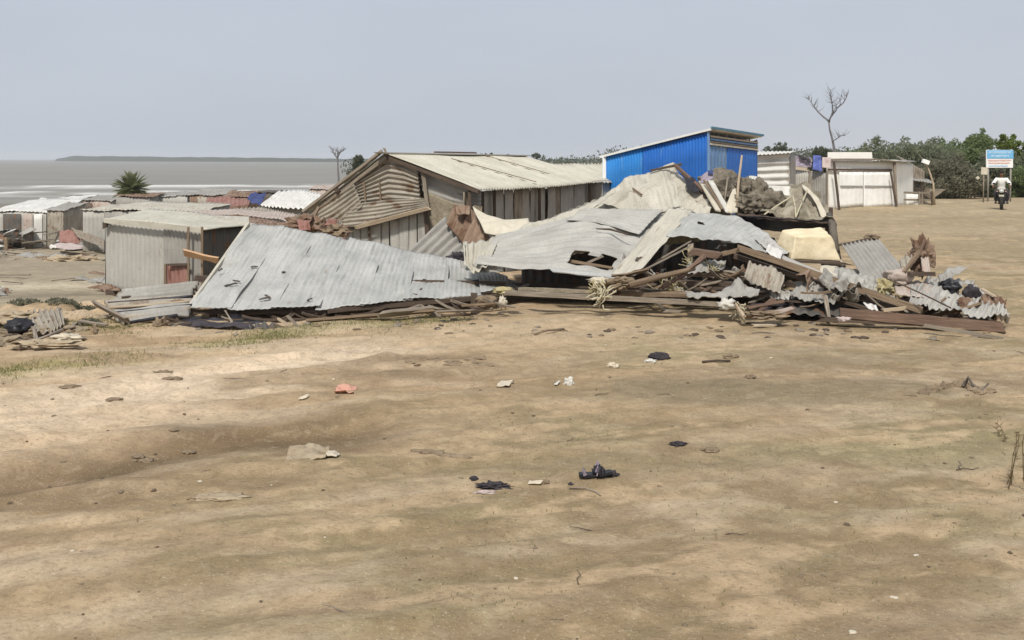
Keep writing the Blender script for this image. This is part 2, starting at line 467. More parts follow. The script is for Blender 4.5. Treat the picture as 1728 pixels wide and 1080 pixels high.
def resample(pts, n):
    pts = [Vector(p) for p in pts]
    if len(pts) == 1: return [pts[0]] * n
    L = [0.0]
    for a, b in zip(pts[:-1], pts[1:]): L.append(L[-1] + (b - a).length)
    out = []
    for i in range(n):
        t = L[-1] * i / (n - 1)
        k = 0
        while k < len(L) - 2 and L[k + 1] < t: k += 1
        q = (t - L[k]) / max(1e-9, L[k + 1] - L[k])
        out.append(pts[k].lerp(pts[k + 1], min(1, max(0, q))))
    return out
def sheet(top, bot, name, mat, parent=None, waves=10, amp=.02, along='s', dents=.02, dfreq=1.2, seed=0,
          rag=(0, 0, 0, 0), holes=None, nu=None, nv=None, solid=.006, curl=None, build=True):
    """a sheet of metal or cloth spanned between a top and a bottom curve.
    along='s': ridges run from top to bottom; 't': ridges run from side to side.
    rag = ragged edge depth in metres for (top, bottom, left, right)"""
    if along == 's':
        nu = nu or max(8, int(waves * 6)); nv = nv or 14
    else:
        nu = nu or 24; nv = nv or max(8, int(waves * 6))
    T = resample(top, nu + 1); B = resample(bot, nu + 1)
    W = sum((a - b).length for a, b in zip(T[:-1], T[1:])); H = (T[nu // 2] - B[nu // 2]).length
    W = max(W, sum((a - b).length for a, b in zip(B[:-1], B[1:])))
    S = np.linspace(0, 1, nu + 1)[:, None] * np.ones((1, nv + 1)); Tt = np.ones((nu + 1, 1)) * np.linspace(0, 1, nv + 1)[None, :]
    Ta = np.array([tuple(p) for p in T])[:, None, :]; Ba = np.array([tuple(p) for p in B])[:, None, :]
    S0 = S.copy(); T0 = Tt.copy()
    rt, rb, rl, rr = rag
    if rt or rb:
        e1 = (fbm(S0 * W * 2.5, S0 * 0, seed + 31, 4) + .5) * rt / max(H, .01)
        e2 = (fbm(S0 * W * 2.5, S0 * 0, seed + 41, 4) + .5) * rb / max(H, .01)
        Tt = e1 + T0 * (1 - e1 - e2)
    Pn = Ta * (1 - Tt[..., None]) + Ba * Tt[..., None]
    du = np.gradient(Pn, axis=0)
    if rl or rr:
        e1 = (fbm(T0 * H * 2.5, T0 * 0, seed + 51, 4) + .5) * rl / max(W, .01)
        e2 = (fbm(T0 * H * 2.5, T0 * 0, seed + 61, 4) + .5) * rr / max(W, .01)
        Pn = Pn + du * nu * (e1 * (1 - S0) - e2 * S0)[..., None]
    dv = np.gradient(Pn, axis=1); du = np.gradient(Pn, axis=0)
    N = np.cross(du, dv); N /= np.maximum(1e-9, np.linalg.norm(N, axis=2))[..., None]
    if N[..., 1].mean() > 0: N = -N          # towards the camera side
    ph = (S0 if along == 's' else Tt) * waves * 2 * math.pi
    am = amp * (1 + .5 * fbm(S0 * 3, Tt * 3, seed + 5, 2)) if amp else 0
    off = (am * np.sin(ph + .8 * fbm(S0 * 2, Tt * 2, seed + 9, 2)) if amp else 0) + dents * 2 * fbm(S0 * W * dfreq, Tt * H * dfreq, seed, 3)
    if curl is not None:
        off = off + curl(S0, Tt)
    Pn = Pn + N * off[..., None]
    verts = Pn.reshape(-1, 3).tolist()
    uvs = np.stack([(S0 * W) if along == 's' else (Tt * H), (Tt * H) if along == 's' else (S0 * W)], -1).reshape(-1, 2).tolist()
    faces = []
    flip = None
    for i in range(nu):
        for j in range(nv):
            if holes and holes((i + .5) / nu, (j + .5) / nv): continue
            a = i * (nv + 1) + j
            faces.append((a, a + 1, a + nv + 2, a + nv + 1))
    if not build: return verts, faces, uvs
    return link_mesh(name, verts, faces, mat, parent, uvs, True, solid)
def q3(*l):
    return [P(*a) for a in l]

# ================================================================== SETTING
def grid_axis(segs):
    out = [segs[0][0]]
    for a, b, s0, s1 in segs:
        x = a
        L = b - a
        while x < b - 1e-6:
            t = (x - a) / L
            x += s0 + (s1 - s0) * t
            out.append(min(x, b))
    return np.array(out)
yy = grid_axis([(-14, 3, 1.5, .3), (3, 6.5, .06, .035), (6.5, 16, .035, .06), (16, 30, .06, .22), (30, 90, .25, 1.5), (90, 400, 2, 30), (400, 4000, 50, 900)])
xp = grid_axis([(0, 9, .045, .055), (9, 22, .06, .28), (22, 90, .3, 3), (90, 400, 5, 50), (400, 4000, 100, 1000)])
xx = np.concatenate([-xp[:0:-1], xp])
X, Y = np.meshgrid(xx, yy, indexing='ij')
Z = terrain(X, Y)
def ground_colour(x, y):
    """real soil colours: dry sand, damp earth, thin turf"""
    d = y - np.interp(x, YE_X, YE_Y)
    sand = np.array([.53, .405, .265]); brown = np.array([.25, .178, .105]); turf = np.array([.27, .238, .138])
    grey = np.array([.39, .335, .25]); olive = np.array([.30, .29, .12]); pale = np.array([.60, .525, .40]); darkm = np.array([.26, .225, .17])
    n1 = fbm(x * .35, y * .5, 21, 4); n2 = fbm(x * 1.5, y * 2.2, 22, 4); n3 = fbm(x * 6, y * 8, 23, 3)
    # tracks and drag marks run from left-front to right-back
    al = (x * .93 + y * .37); ac = (-x * .37 + y * .93)
    st = fbm(al * .5, ac * 2.8, 24, 4)
    c = np.ones(x.shape + (3,)) * sand
    def blend(c, col, w):
        w = np.clip(w, 0, 1)[..., None]
        return c * (1 - w) + col * w
    c = blend(c, brown, sst(-.04, .16, n1 + st * 1.1) * .65)
    c = blend(c, np.array([.60, .495, .355]), sst(-.02, .16, -st - n1 * .4) * .7)
    right = sst(-3.5, 2.5, x + (12 - y) * .35 + n1 * 4)
    c = blend(c, turf, right * (.55 + n1 * 1.0 + n2 * 1.3 + st * 1.4))
    c = blend(c, brown, right * sst(-.04, .2, n2 - n1 * .6 + .3 * st) * .6)
    c = blend(c, sand, right * sst(.02, .22, -n2 + st * 1.2 + n3 * .4) * .65)
    dg = seg_d(x, y, GULLY)
    c = blend(c, np.array([.175, .125, .072]), np.exp(-((dg + n2 * .4) / .62) ** 2) * 1.0)
    dt = seg_d(x, y, TRACK_L)
    c = blend(c, np.array([.74, .62, .47]), np.exp(-((dt + n2 * .5) / 1.0) ** 2) * .92)
    ds = seg_d(x, y, SCAR)
    c = blend(c, brown * .8, np.exp(-((ds + n2 * .5) / .38) ** 2) * .85)
    # broad worn patches: bare brown earth across the middle, tyre-worn lines on the right
    for (u_, v_, rx, ry, col, w_) in ((900, 640, 3.0, 1.1, (.33, .24, .145), .55), (1000, 780, 1.8, .5, (.33, .25, .15), .5), (560, 640, 1.6, .55, (.30, .22, .13), .6), (880, 780, 1.6, .35, (.27, .225, .125), .5), (1250, 660, 2.2, .6, (.26, .22, .14), .75),
            (1330, 600, 2.6, .7, (.27, .225, .145), .5), (1500, 760, 1.5, .4, (.28, .26, .15), .6), (1150, 700, 1.6, .5, (.42, .31, .19), .45), (1350, 735, 1.2, .3, (.46, .35, .22), .5), (150, 700, 1.6, .5, (.66, .53, .38), .6), (420, 815, .9, .22, (.22, .165, .095), .6), (80, 850, 1.2, .3, (.22, .16, .09), .7), (750, 645, .7, .22, (.58, .46, .32), .7), (1560, 480, 4, 2, (.38, .31, .2), .5), (1650, 420, 5, 2.2, (.30, .245, .155), .6), (1500, 385, 5, 2.2, (.52, .43, .3), .5)):
        px_, py_ = G(u_, v_)
        e_ = np.sqrt(((x - px_) / rx) ** 2 + ((y - py_) / ry) ** 2) + n1 * .8 + n2 * 1.4 + st * .7
        c = blend(c, np.array(col), (1 - sst(.45, 1.15, e_)) * w_)
    # wreck apron: trampled dry sand
    c = blend(c, np.array([.55, .44, .30]), np.exp(-(((x - .3) / 3.2) ** 2 + ((y - 15.2) / 1.7) ** 2)) * .65)
    # turf strips on the lip of the bank
    g1 = seg_d(x, y, [G(-100, 650), G(60, 628), G(230, 606), G(400, 578), G(480, 566)])
    c = blend(c, olive, np.exp(-((g1 + n2 * .6) / .42) ** 2) * sst(-.12, .12, n2 + n3 * .5) * .75)
    g2 = seg_d(x, y, [G(440, 566), G(600, 552), G(760, 540)])
    c = blend(c, olive, np.exp(-((g2 + n2 * .4) / .25) ** 2) * .45)
    # slope and beach behind the bank
    sl = sst(.3, 3.0, d) * (1 - sst(8, 20, x))
    c = blend(c, grey, sl * .8)
    c = blend(c, olive * .9, sl * (1 - sst(3, 8, d)) * sst(.0, .2, n2) * .6)
    band = lambda a, w: np.exp(-((d + n1 * 1.6 - a) / w) ** 2)
    c = blend(c, darkm, sl * band(9.3, 1.5) * .85)
    c = blend(c, pale, sl * band(12.8, 1.5) * .95)
    c = blend(c, np.array([.35, .30, .225]), sl * band(24, 7) * .7)
    c = blend(c, np.array([.24, .225, .20]), sst(95, 125, d))
    # far road and verge on the right
    far = sst(20, 45, y) * sst(4, 9, x)
    c = blend(c, np.array([.47, .40, .275]), far * .55)
    c = blend(c, np.array([.34, .27, .175]), far * np.exp(-((ac - 32 + n1 * 6) / 3.0) ** 2) * .6)
    c = c * (np.array([.90, .86, .82]) * (1 - sl[..., None]) + np.array([.86, .86, .84]) * sl[..., None]) * (1 + n3 * .36 + n2 * .38 + st * .45 + n1 * .25)[..., None]
    return np.clip(c, .02, .9)
Cg = ground_colour(X, Y)
nx, ny = X.shape
idx = np.arange(nx * ny).reshape(nx, ny)
fa = np.stack([idx[:-1, :-1], idx[1:, :-1], idx[1:, 1:], idx[:-1, 1:]], -1).reshape(-1, 4)
me = bpy.data.meshes.new('ground')
me.vertices.add(nx * ny)
me.vertices.foreach_set('co', np.stack([X, Y, Z], -1).astype(np.float32).ravel())
me.loops.add(fa.size); me.loops.foreach_set('vertex_index', fa.astype(np.int32).ravel())
me.polygons.add(len(fa)); me.polygons.foreach_set('loop_start', np.arange(0, fa.size, 4, dtype=np.int32))
me.polygons.foreach_set('use_smooth', np.ones(len(fa), dtype=bool))
ca = me.color_attributes.new('soil', 'FLOAT_COLOR', 'POINT')
ca.data.foreach_set('color', np.concatenate([Cg, np.ones(Cg.shape[:2] + (1,))], -1).astype(np.float32).ravel())
me.update(calc_edges=True); me.validate()
m, nt, b = new_mat('soil')
at_ = node(nt, 'ShaderNodeAttribute', attribute_name='soil')
tc = node(nt, 'ShaderNodeTexCoord')
f1 = noise(nt, tc.outputs['Object'], 5.5, 8, .7, .6)
f2 = noise(nt, mapping(nt, tc.outputs['Object'], (1, 1.3, 1)).outputs[0], 22, 6, .7)
cc = mixc(nt, ramp(nt, [(.36, .35), (.52, 0)], f1.outputs[0]).outputs[0], at_.outputs['Color'], (.22, .165, .10))
cc = mixc(nt, ramp(nt, [(.52, 0), (.68, .2)], f1.outputs[0]).outputs[0], cc, (.60, .50, .35))
cc = mixc(nt, ramp(nt, [(.34, .45), (.5, 0)], f2.outputs[0]).outputs[0], cc, (.15, .105, .065))
f3 = noise(nt, mapping(nt, tc.outputs['Object'], (1, 1, 1)).outputs[0], 60, 3, .6)
cc = mixc(nt, ramp(nt, [(.6, 0), (.72, .5)], f3.outputs[0]).outputs[0], cc, (.62, .55, .42))
nt.links.new(cc, b.inputs['Base Color'])
b.inputs['Roughness'].default_value = .95
b.inputs['Specular IOR Level'].default_value = .1
hh = mixc(nt, .5, f1.outputs[0], f2.outputs[0])
bump(nt, b, hh, .55, .06)
me.materials.append(m)
ground = bpy.data.objects.new('ground', me); COL.objects.link(ground); ground['kind'] = 'structure'

# sea: muddy estuary water with low swells
ys = grid_axis([(105, 260, 1.2, 4), (260, 900, 6, 40), (900, 12000, 100, 1500)])
xs = grid_axis([(-1500, -260, 120, 5), (-260, 20, 2.0, 2.0), (20, 400, 8, 60)])
xs = np.concatenate([[-14000, -6000, -3000], xs, [3000, 12000]])
SX, SY = np.meshgrid(xs, ys, indexing='ij')
sw = fbm(SX * .012, SY * .06, 41, 4) * .5 * np.exp(-(SY / 900) ** 2)
# rows of breakers, each with its own crest line
CR = [(128, 4.2, .55, 51), (168, 5.5, .7, 52), (215, 6.5, .55, 53)]
foam = np.zeros(SX.shape)
SZ = -3.5 + sw
for y0, wd, hgt, sd in CR:
    cl = y0 + fbm(SX * .012, SX * 0, sd, 3) * 22
    k = np.exp(-((SY - cl) / wd) ** 2)
    live = sst(-.10, .04, fbm(SX * .02, SX * 0 + sd, sd + 7, 3))
    SZ = SZ + k * hgt * live
    foam = np.maximum(foam, np.exp(-((SY - cl + wd * .5) / (wd * .8)) ** 2) * live * sst(-.12, .1, fbm(SX * .12, SY * .5, sd + 3, 4)) * .8)
foam = np.maximum(foam, np.exp(-((SY - 118 - fbm(SX * .02, SX * 0, 77, 3) * 8) / 3) ** 2) * .6)
me = bpy.data.meshes.new('sea')
nx, ny = SX.shape
idx = np.arange(nx * ny).reshape(nx, ny)
fa = np.stack([idx[:-1, :-1], idx[1:, :-1], idx[1:, 1:], idx[:-1, 1:]], -1).reshape(-1, 4)
me.from_pydata(np.stack([SX, SY, SZ], -1).reshape(-1, 3).tolist(), [], fa.tolist())
me.polygons.foreach_set('use_smooth', [True] * len(me.polygons))
ca = me.color_attributes.new('foam', 'FLOAT_COLOR', 'POINT')
fc = np.repeat(foam[..., None], 3, -1)
ca.data.foreach_set('color', np.concatenate([fc, np.ones(fc.shape[:2] + (1,))], -1).astype(np.float32).ravel())
m, nt, b = new_mat('sea_water')
tc = node(nt, 'ShaderNodeTexCoord'); fo = node(nt, 'ShaderNodeAttribute', attribute_name='foam')
n = noise(nt, mapping(nt, tc.outputs['Object'], (.012, .05, 1)).outputs[0], 1.2, 6, .65)
wc = mixc(nt, ramp(nt, [(.35, 0), (.65, 1)], n.outputs[0]).outputs[0], (.20, .188, .16), (.26, .245, .21))
n2 = noise(nt, mapping(nt, tc.outputs['Object'], (.5, .9, 1)).outputs[0], 1.5, 4, .7)
ff = node(nt, 'ShaderNodeMath', operation='MULTIPLY')
nt.links.new(fo.outputs['Fac'], ff.inputs[0]); nt.links.new(ramp(nt, [(.3, .45), (.5, 1)], n2.outputs[0]).outputs[0], ff.inputs[1])
wc = mixc(nt, ff.outputs[0], wc, (.78, .77, .73))
nt.links.new(wc, b.inputs['Base Color'])
b.inputs['Roughness'].default_value = .55; b.inputs['Specular IOR Level'].default_value = .25
n3 = noise(nt, mapping(nt, tc.outputs['Object'], (.35, 1, 1)).outputs[0], .7, 6, .7)
bump(nt, b, n3.outputs[0], .6, .6)
me.materials.append(m)
sea = bpy.data.objects.new('sea', me); COL.objects.link(sea); sea['kind'] = 'structure'

# long wooded headland across the bay
def headland():
    vs = []; fs = []; nn = 260
    for i in range(nn + 1):
        t = i / nn
        u = 96 + (1300 - 96) * t
        d = 2600 - 1250 * t ** .6
        x = (u - 864) * d / F
        top = (HOR - 263.5 + 2.2 * (t ** .5) * -1) * d / F + 2.6
        top = 2.6 + (5.2 - 5.5 * min(1, t * 2.2)) * d / F * min(1, (i + .3) / 6)
        top += float(fbm(i * .35, 0, 91, 4)) * 3.2
        for (dy, z) in ((-15, -5), (-10, -1.5), (-3, top * .8 - .5), (8, top), (60, top * .9), (90, -5)):
            vs.append((x, d + dy, z if z > -5 else -5.0))
    for i in range(nn):
        for j in range(5):
            a = i * 6 + j
            fs.append((a, a + 6, a + 7, a + 1))
    o = link_mesh('headland', vs, fs, M['leaf_far'], None, [(v[0] * .01, v[2]) for v in vs], True)
    o['kind'] = 'structure'
headland()

# ================================================================== VEGETATION
def leaf_cloud(mb, lobes, n, size, rnd, squash=1.0, up=.3):
    tot = sum(l[3] * l[4] * l[5] for l in lobes)
    for (cx, cy, cz, rx, ry, rz) in lobes:
        k = int(n * rx * ry * rz / tot)
        for _ in range(k):
            while True:
                p = Vector((rnd.gauss(0, 1), rnd.gauss(0, 1), rnd.gauss(0, 1)))
                if p.length > 1e-3: break
            p.normalize()
            r = rnd.random() ** .38
            q = Vector((cx + p.x * rx * r, cy + p.y * ry * r, cz + p.z * rz * r * squash))
            s = size * rnd.uniform(.5, 1.5)
            a = Vector((rnd.gauss(0, 1), rnd.gauss(0, 1), rnd.gauss(0, 1) * .6)).normalized()
            bb = a.orthogonal().normalized()
            bb = (Matrix.Rotation(rnd.uniform(0, 6.28), 3, a) @ bb)
            c = a.cross(bb)
            w = s * .45
            b0 = len(mb.v)
            mb.v += [tuple(q - bb * s), tuple(q + c * w), tuple(q + bb * s), tuple(q - c * w)]
            mb.f.append((b0, b0 + 1, b0 + 2, b0 + 3)); mb.uv += [(0, 0)] * 4
def branchy(mb, p, d, L, r, depth, rnd, tips=None, spread=.6, n=5, taper=.72):
    pts = [Vector(p)]; rad = [r]; dd = Vector(d).normalized()
    for k in range(4):
        dd = (dd + Vector((rnd.uniform(-.22, .22), rnd.uniform(-.22, .22), rnd.uniform(-.08, .2)))).normalized()
        pts.append(pts[-1] + dd * L / 4); rad.append(r * (1 - .45 * (k + 1) / 4))
    mb.tube(pts, rad, n)
    if depth <= 0:
        if tips is not None: tips.append(pts[-1])
        return
    for k in range(rnd.choice((2, 3))):
        nd = (dd + Vector((rnd.uniform(-1, 1), rnd.uniform(-1, 1), rnd.uniform(-.2, .6))) * spread).normalized()
        branchy(mb, pts[rnd.choice((2, 3, 4))], nd, L * taper * rnd.uniform(.8, 1.1), rad[-1] * .85, depth - 1, rnd, tips, spread, n, taper)
def tree(name, label, cat, x, y, h, w, leafmat, seed, n=3500, leaf=.14, trunk_h=.35, group=None, lobes=9, dense=1.0, bare=0):
    rnd = random.Random(seed)
    z0 = gz(x, y) - .15
    t = thing(name, label, cat, (x, y, z0), group)
    mb = MB(); tips = []
    for k in range(2 if w > h else 1):
        branchy(mb, (x + rnd.uniform(-.2, .2) * w * k, y, z0), (rnd.uniform(-.3, .3), rnd.uniform(-.2, .2), 1), h * .42, h * .035, 2, rnd, tips, .75)
    mb.build('trunk', M['bark'], t, True)
    cr = MB(); L = []
    for k in range(lobes):
        a = rnd.uniform(0, 6.28); rr = rnd.uniform(.15, .95) * w / 2
        zz = z0 + h * rnd.uniform(trunk_h + .12, .88) * (1 - .25 * (rr / (w / 2)) ** 2)
        s = rnd.uniform(.17, .34) * w * dense
        L.append((x + math.cos(a) * rr * .85, y + math.sin(a) * rr * .7, zz, s, s, min(s * .75, h * .28)))
    leaf_cloud(cr, L, n, leaf, rnd)
    # loose sprays standing proud of the outline
    for k in range(26):
        l = rnd.choice(L); a = rnd.uniform(0, 6.28); e = rnd.uniform(0, 1.4)
        c = (l[0] + math.cos(a) * math.cos(e) * l[3] * 1.15, l[1] + math.sin(a) * math.cos(e) * l[4] * 1.1, l[2] + math.sin(e) * l[5] * 1.2)
        leaf_cloud(cr, [(c[0], c[1], c[2], l[3] * .22, l[3] * .22, l[3] * .28)], max(8, n // 160), leaf * .9, rnd)
    cr.build('crown', leafmat, t)
    return t
def tree_px(name, label, cat, u, vtop, d, wpx, leafmat, seed, **kw):
    x = (u - 864) * d / F
    h = EYE - (vtop - HOR) * d / F - gz(x, d) + .1
    return tree(name, label, cat, x, d, h, wpx * d / F, leafmat, seed, **kw)

# shrubs and trees behind the road on the right
RG = 'roadside bushes and trees on the right'
tree_px('bush', 'wide dusty grey-green thorn bush directly behind the white shed', 'bush', 1535, 224, 70, 150, M['leaf_dusty'], 3, n=18000, leaf=0.108, trunk_h=.05, group=RG, lobes=14)
tree_px('bush', 'low brown-green thicket at the road edge right of the lean-to', 'bush', 1600, 272, 66, 110, M['leaf_brown'], 4, n=14000, leaf=0.094, trunk_h=-.1, group=RG, lobes=13)
tree_px('tree', 'round bright-green tree left of the blue and white signboard', 'tree', 1648, 224, 76, 74, M['leaf_green'], 5, n=12000, leaf=0.108, trunk_h=.1, group=RG, lobes=11)
tree_px('tree', 'tall yellow-green tree at the right edge of the photo', 'tree', 1722, 205, 74, 80, M['leaf_bright'], 6, n=15000, leaf=0.108, trunk_h=.1, group=RG, lobes=13)
tree_px('bush', 'dark green shrub between the round tree and the thorn bush', 'bush', 1598, 240, 80, 90, M['leaf_green'], 7, n=12000, leaf=0.108, trunk_h=.0, group=RG, lobes=12)
tree_px('bush', 'dark bush behind the motorcycle and signpost', 'bush', 1690, 268, 68, 110, M['leaf_dusty'], 8, n=16000, leaf=0.094, trunk_h=-.1, group=RG, lobes=14)
tree_px('bush', 'low scrub filling the gap under the signboard tree', 'bush', 1655, 285, 72, 90, M['leaf_brown'], 12, n=12000, leaf=0.094, trunk_h=-.1, group=RG, lobes=12)
tree_px('bush', 'green shrub at the far right behind the road end', 'bush', 1745, 262, 66, 90, M['leaf_green'], 13, n=13000, leaf=0.094, trunk_h=-.1, group=RG, lobes=12)
tree_px('bush', 'dusty shrub on the left flank of the wide thorn bush', 'bush', 1480, 248, 78, 70, M['leaf_brown'], 14, n=10000, leaf=0.101, trunk_h=-.05, group=RG, lobes=10)
# trees seen over the roofs
FG = 'trees beyond the roofs'
tree_px('bush', 'grey-green bush behind the tan house roof, left of the blue shed', 'bush', 963, 238, 72, 66, M['leaf_dusty'], 21, n=9000, leaf=0.086, trunk_h=.0, group=FG, lobes=9)
tree_px('bush', 'small dull shrub between the grey-green bush and the blue shed', 'bush', 1003, 262, 66, 40, M['leaf_brown'], 22, n=2500, leaf=.12, trunk_h=-.05, group=FG)
tree_px('tree', 'faint flat-topped tree above the middle of the house ridge', 'tree', 826, 249, 190, 40, M['leaf_far'], 23, n=1500, leaf=.3, group=FG)
tree_px('tree', 'small dark round tree above the right half of the house ridge', 'tree', 858, 253, 170, 14, M['leaf_far'], 24, n=700, leaf=.25, group=FG)
tree_px('tree', 'hazy tree crown over the end of the house roof', 'tree', 908, 253, 200, 36, M['leaf_far'], 25, n=1200, leaf=.3, group=FG)
tree_px('tree', 'dark leafy tree on the shore beside the house gable', 'tree', 604, 246, 118, 24, M['leaf_far'], 26, n=2200, leaf=.2, trunk_h=.45, group=FG)
tree_px('bush', 'thin brownish shrub at the foot of the shore trees', 'bush', 590, 282, 112, 26, M['leaf_brown'], 27, n=1300, leaf=.17, trunk_h=.05, group=FG)
tree_px('tree', 'pale green tree behind the tall bare tree', 'tree', 1392, 240, 84, 46, M['leaf_far'], 28, n=1500, leaf=.16, group=FG)
tree_px('bush', 'flat green shrub row behind the white shed roof', 'bush', 1440, 250, 88, 80, M['leaf_green'], 29, n=3500, leaf=.15, trunk_h=.0, group=FG)
tree_px('tree', 'distant grey-green tree right of the blue shed', 'tree', 1312, 246, 130, 60, M['leaf_far'], 30, n=2200, leaf=.22, trunk_h=.1, group=FG)
# faint far wood along the horizon
rnd = random.Random(99); mb = MB(); L = []
for k in range(190):
    u = 600 + 1700 * k / 189 + rnd.uniform(-5, 5); d = 330 + rnd.uniform(-30, 50)
    x = (u - 864) * d / F; s = rnd.uniform(4, 8)
    g = max(gz(x, d), -3.5)
    if g < -2.5: g = -3.3
    L.append((x, d, g + rnd.uniform(1.5, 4.6), s, s * .6, rnd.uniform(1.8, 3.6)))
leaf_cloud(mb, L, 26000, .45, rnd)
fw = mb.build('distant_wood', M['leaf_far']); tag(fw, 'low hazy line of woodland far behind the houses', 'woodland', kind='stuff')

# fan palm on the shore
def palm():
    d = 72.0; u = 222; x = (u - 864) * d / F; g = gz(x, d)
    t = thing('palm_tree', 'small bushy date palm standing among the shore shacks against the sea', 'palm', (x, d, g))
    top = 2.6 - (322 - HOR) * d / F
    MB().tube([(x, d, g - .2), (x + .05, d, g + 1), (x - .03, d, top)], [.22, .2, .17], 9).build('trunk', M['bark'], t, True)
    rnd = random.Random(5); mb = MB()
    for k in range(95):
        a = rnd.uniform(0, 6.28); e = rnd.uniform(-.6, 1.5); L = rnd.uniform(.8, 1.35)
        p = Vector((x, d, top)); dr = Vector((math.cos(a) * math.cos(e), math.sin(a) * math.cos(e), math.sin(e)))
        pts = [p]
        for s in range(7):
            dr = (dr + Vector((0, 0, -.10))).normalized(); pts.append(pts[-1] + dr * L / 7)
        mb.tube(pts, [.02 * (1 - .12 * i) for i in range(8)], 3)
        for s in range(2, 8):
            for sg in (-1, 1):
                for q in range(2):
                    pp = pts[s - 1].lerp(pts[s], q * .5 + .2); side = dr.cross(Vector((0, 0, 1))).normalized() * sg
                    tip = pp + (side * .8 + dr * .9 + Vector((0, 0, .25))).normalized() * rnd.uniform(.34, .55)
                    w = dr * .04 + Vector((0, 0, .04))
                    b0 = len(mb.v); mb.v += [tuple(pp - w), tuple(pp + w), tuple(tip)]; mb.f.append((b0, b0 + 1, b0 + 2)); mb.uv += [(0, 0)] * 3
    mb.build('fronds', M['leaf_palm'], t)
palm()

# bare trees
def bare_tree(label, u, d, limbs, r, mat, foot):
    x = (u - 864) * d / F
    t = thing('bare_tree', label, 'tree', (x, d, gz(x, d)))
    g = gz(x, d)
    for k, (nm, pts, r0) in enumerate(limbs):
        mb = MB()
        w = [P(a, b_, d + dd) for a, b_, dd in pts]
        if k == 0: w = [Vector((w[0].x, d, g - .2))] + w
        w = resample(w, len(w) * 2 + 1)
        rr = random.Random(k)
        w = [p + Vector((rr.uniform(-.03, .03), rr.uniform(-.03, .03), 0)) * (i > 0) for i, p in enumerate(w)]
        mb.tube(w, [r0 * (1 - .7 * i / (len(w) - 1)) for i in range(len(w))], 6)
        if nm == 'branch':
            for q in range(16):
                i = rr.randrange(len(w) // 3, len(w)); p = w[i]
                dd = Vector((rr.uniform(-1, 1), rr.uniform(-.6, .6), rr.uniform(.1, 1.0))).normalized()
                a = p + dd * rr.uniform(.15, .4); b_ = a + (dd + Vector((rr.uniform(-.5, .5), 0, .3))).normalized() * rr.uniform(.1, .35)
                mb.tube([p, a, b_], [r0 * .3, r0 * .2, r0 * .08], 4)
        mb.build(nm, mat, t, True)
bare_tree('tall leafless grey tree with forked limbs rising behind the white shed', 1407, 58, [
    ('trunk', [(1408, 262, 0), (1406, 240, 0), (1400, 222, 0), (1399, 204, 0)], .135),
    ('branch', [(1399, 205, 0), (1388, 196, .3), (1376, 184, .5), (1366, 168, .6)], .06),
    ('branch', [(1399, 206, 0), (1405, 188, -.2), (1404, 172, -.4), (1400, 160, -.4), (1402, 153, -.4)], .055),
    ('branch', [(1403, 196, 0), (1414, 182, .3), (1424, 172, .5), (1431, 158, .6)], .05),
    ('branch', [(1404, 240, 0), (1412, 234, -.2), (1420, 228, -.3), (1426, 229, -.3)], .035),
    ('branch', [(1405, 190, 0), (1412, 178, .1), (1419, 163, .1)], .03)], .17, M['bark_grey'], 0)
bare_tree('thin pale leafless tree on the shore left of the gable', 571, 105, [
    ('trunk', [(571, 300, 0), (570, 275, 0), (570, 262, 0)], .2),
    ('branch', [(570, 268, 0), (564, 260, .3), (560, 252, .5)], .11),
    ('branch', [(570, 264, 0), (574, 257, -.2), (580, 253, -.4)], .10),
    ('branch', [(570, 262, 0), (569, 254, 0)], .08)], .2, M['bark_grey'], 0)

# ================================================================== BUILDINGS
def wallp(c0, c1, z0a, z0b, name, mat, parent, waves=12, amp=.012, along='s', seed=0, base=None, **kw):
    """a sheet wall between plan points c0 and c1; tops z0a, z0b"""
    ba = gz(*c0) - .1 if base is None else base[0]; bb = gz(*c1) - .1 if base is None else base[1]
    return sheet([(c0[0], c0[1], z0a), (c1[0], c1[1], z0b)], [(c0[0], c0[1], ba), (c1[0], c1[1], bb)], name, mat, parent, waves, amp, along, kw.pop('dents', .015), 1.0, seed, **kw)
def XY(u, d):
    return ((u - 864) * d / F, d)

# ---- the old tin house
h_c = XY(690, 26)
house = thing('tin_house', 'old gabled house clad in tan corrugated sheets, its near gable leaning behind the wreck', 'house', (h_c[0], h_c[1], gz(*h_c)))
AX = Vector((3.4, 7.7, 0))
eL = P(525, 356, 25.0); rg = P(654, 262, 24.0); eR = P(817, 320, 23.0)
over = AX.normalized() * -.14
# roof slopes (ridge to eave), near rake overhangs a little
rs = sheet([rg + over + Vector((0, 0, .05)), rg + AX * .5 + Vector((0, 0, .02)), rg + AX + Vector((0, 0, -.02))],
           [eR + over, eR + AX * .5 + Vector((0, 0, -.05)), eR + AX + Vector((.05, 0, .02))],
           'roof', M['tin_roof'], house, waves=56, amp=.022, dents=.035, dfreq=.5, seed=3, rag=(0, .08, 0, 0), nv=10)
sheet([rg + over + Vector((0, 0, .05)), rg + AX], [eL + over, eL + AX], 'roof', M['tin_roof'], house, waves=40, amp=.022, dents=.03, seed=4, nv=8)
mb = MB(); mb.beam(rg + over * 2 + Vector((0, 0, .055)), rg + AX + Vector((0, 0, .02)), .26, .03, 0, 8, .1, 5)
mb.build('ridge_cap', M['tin_cream'], rs)
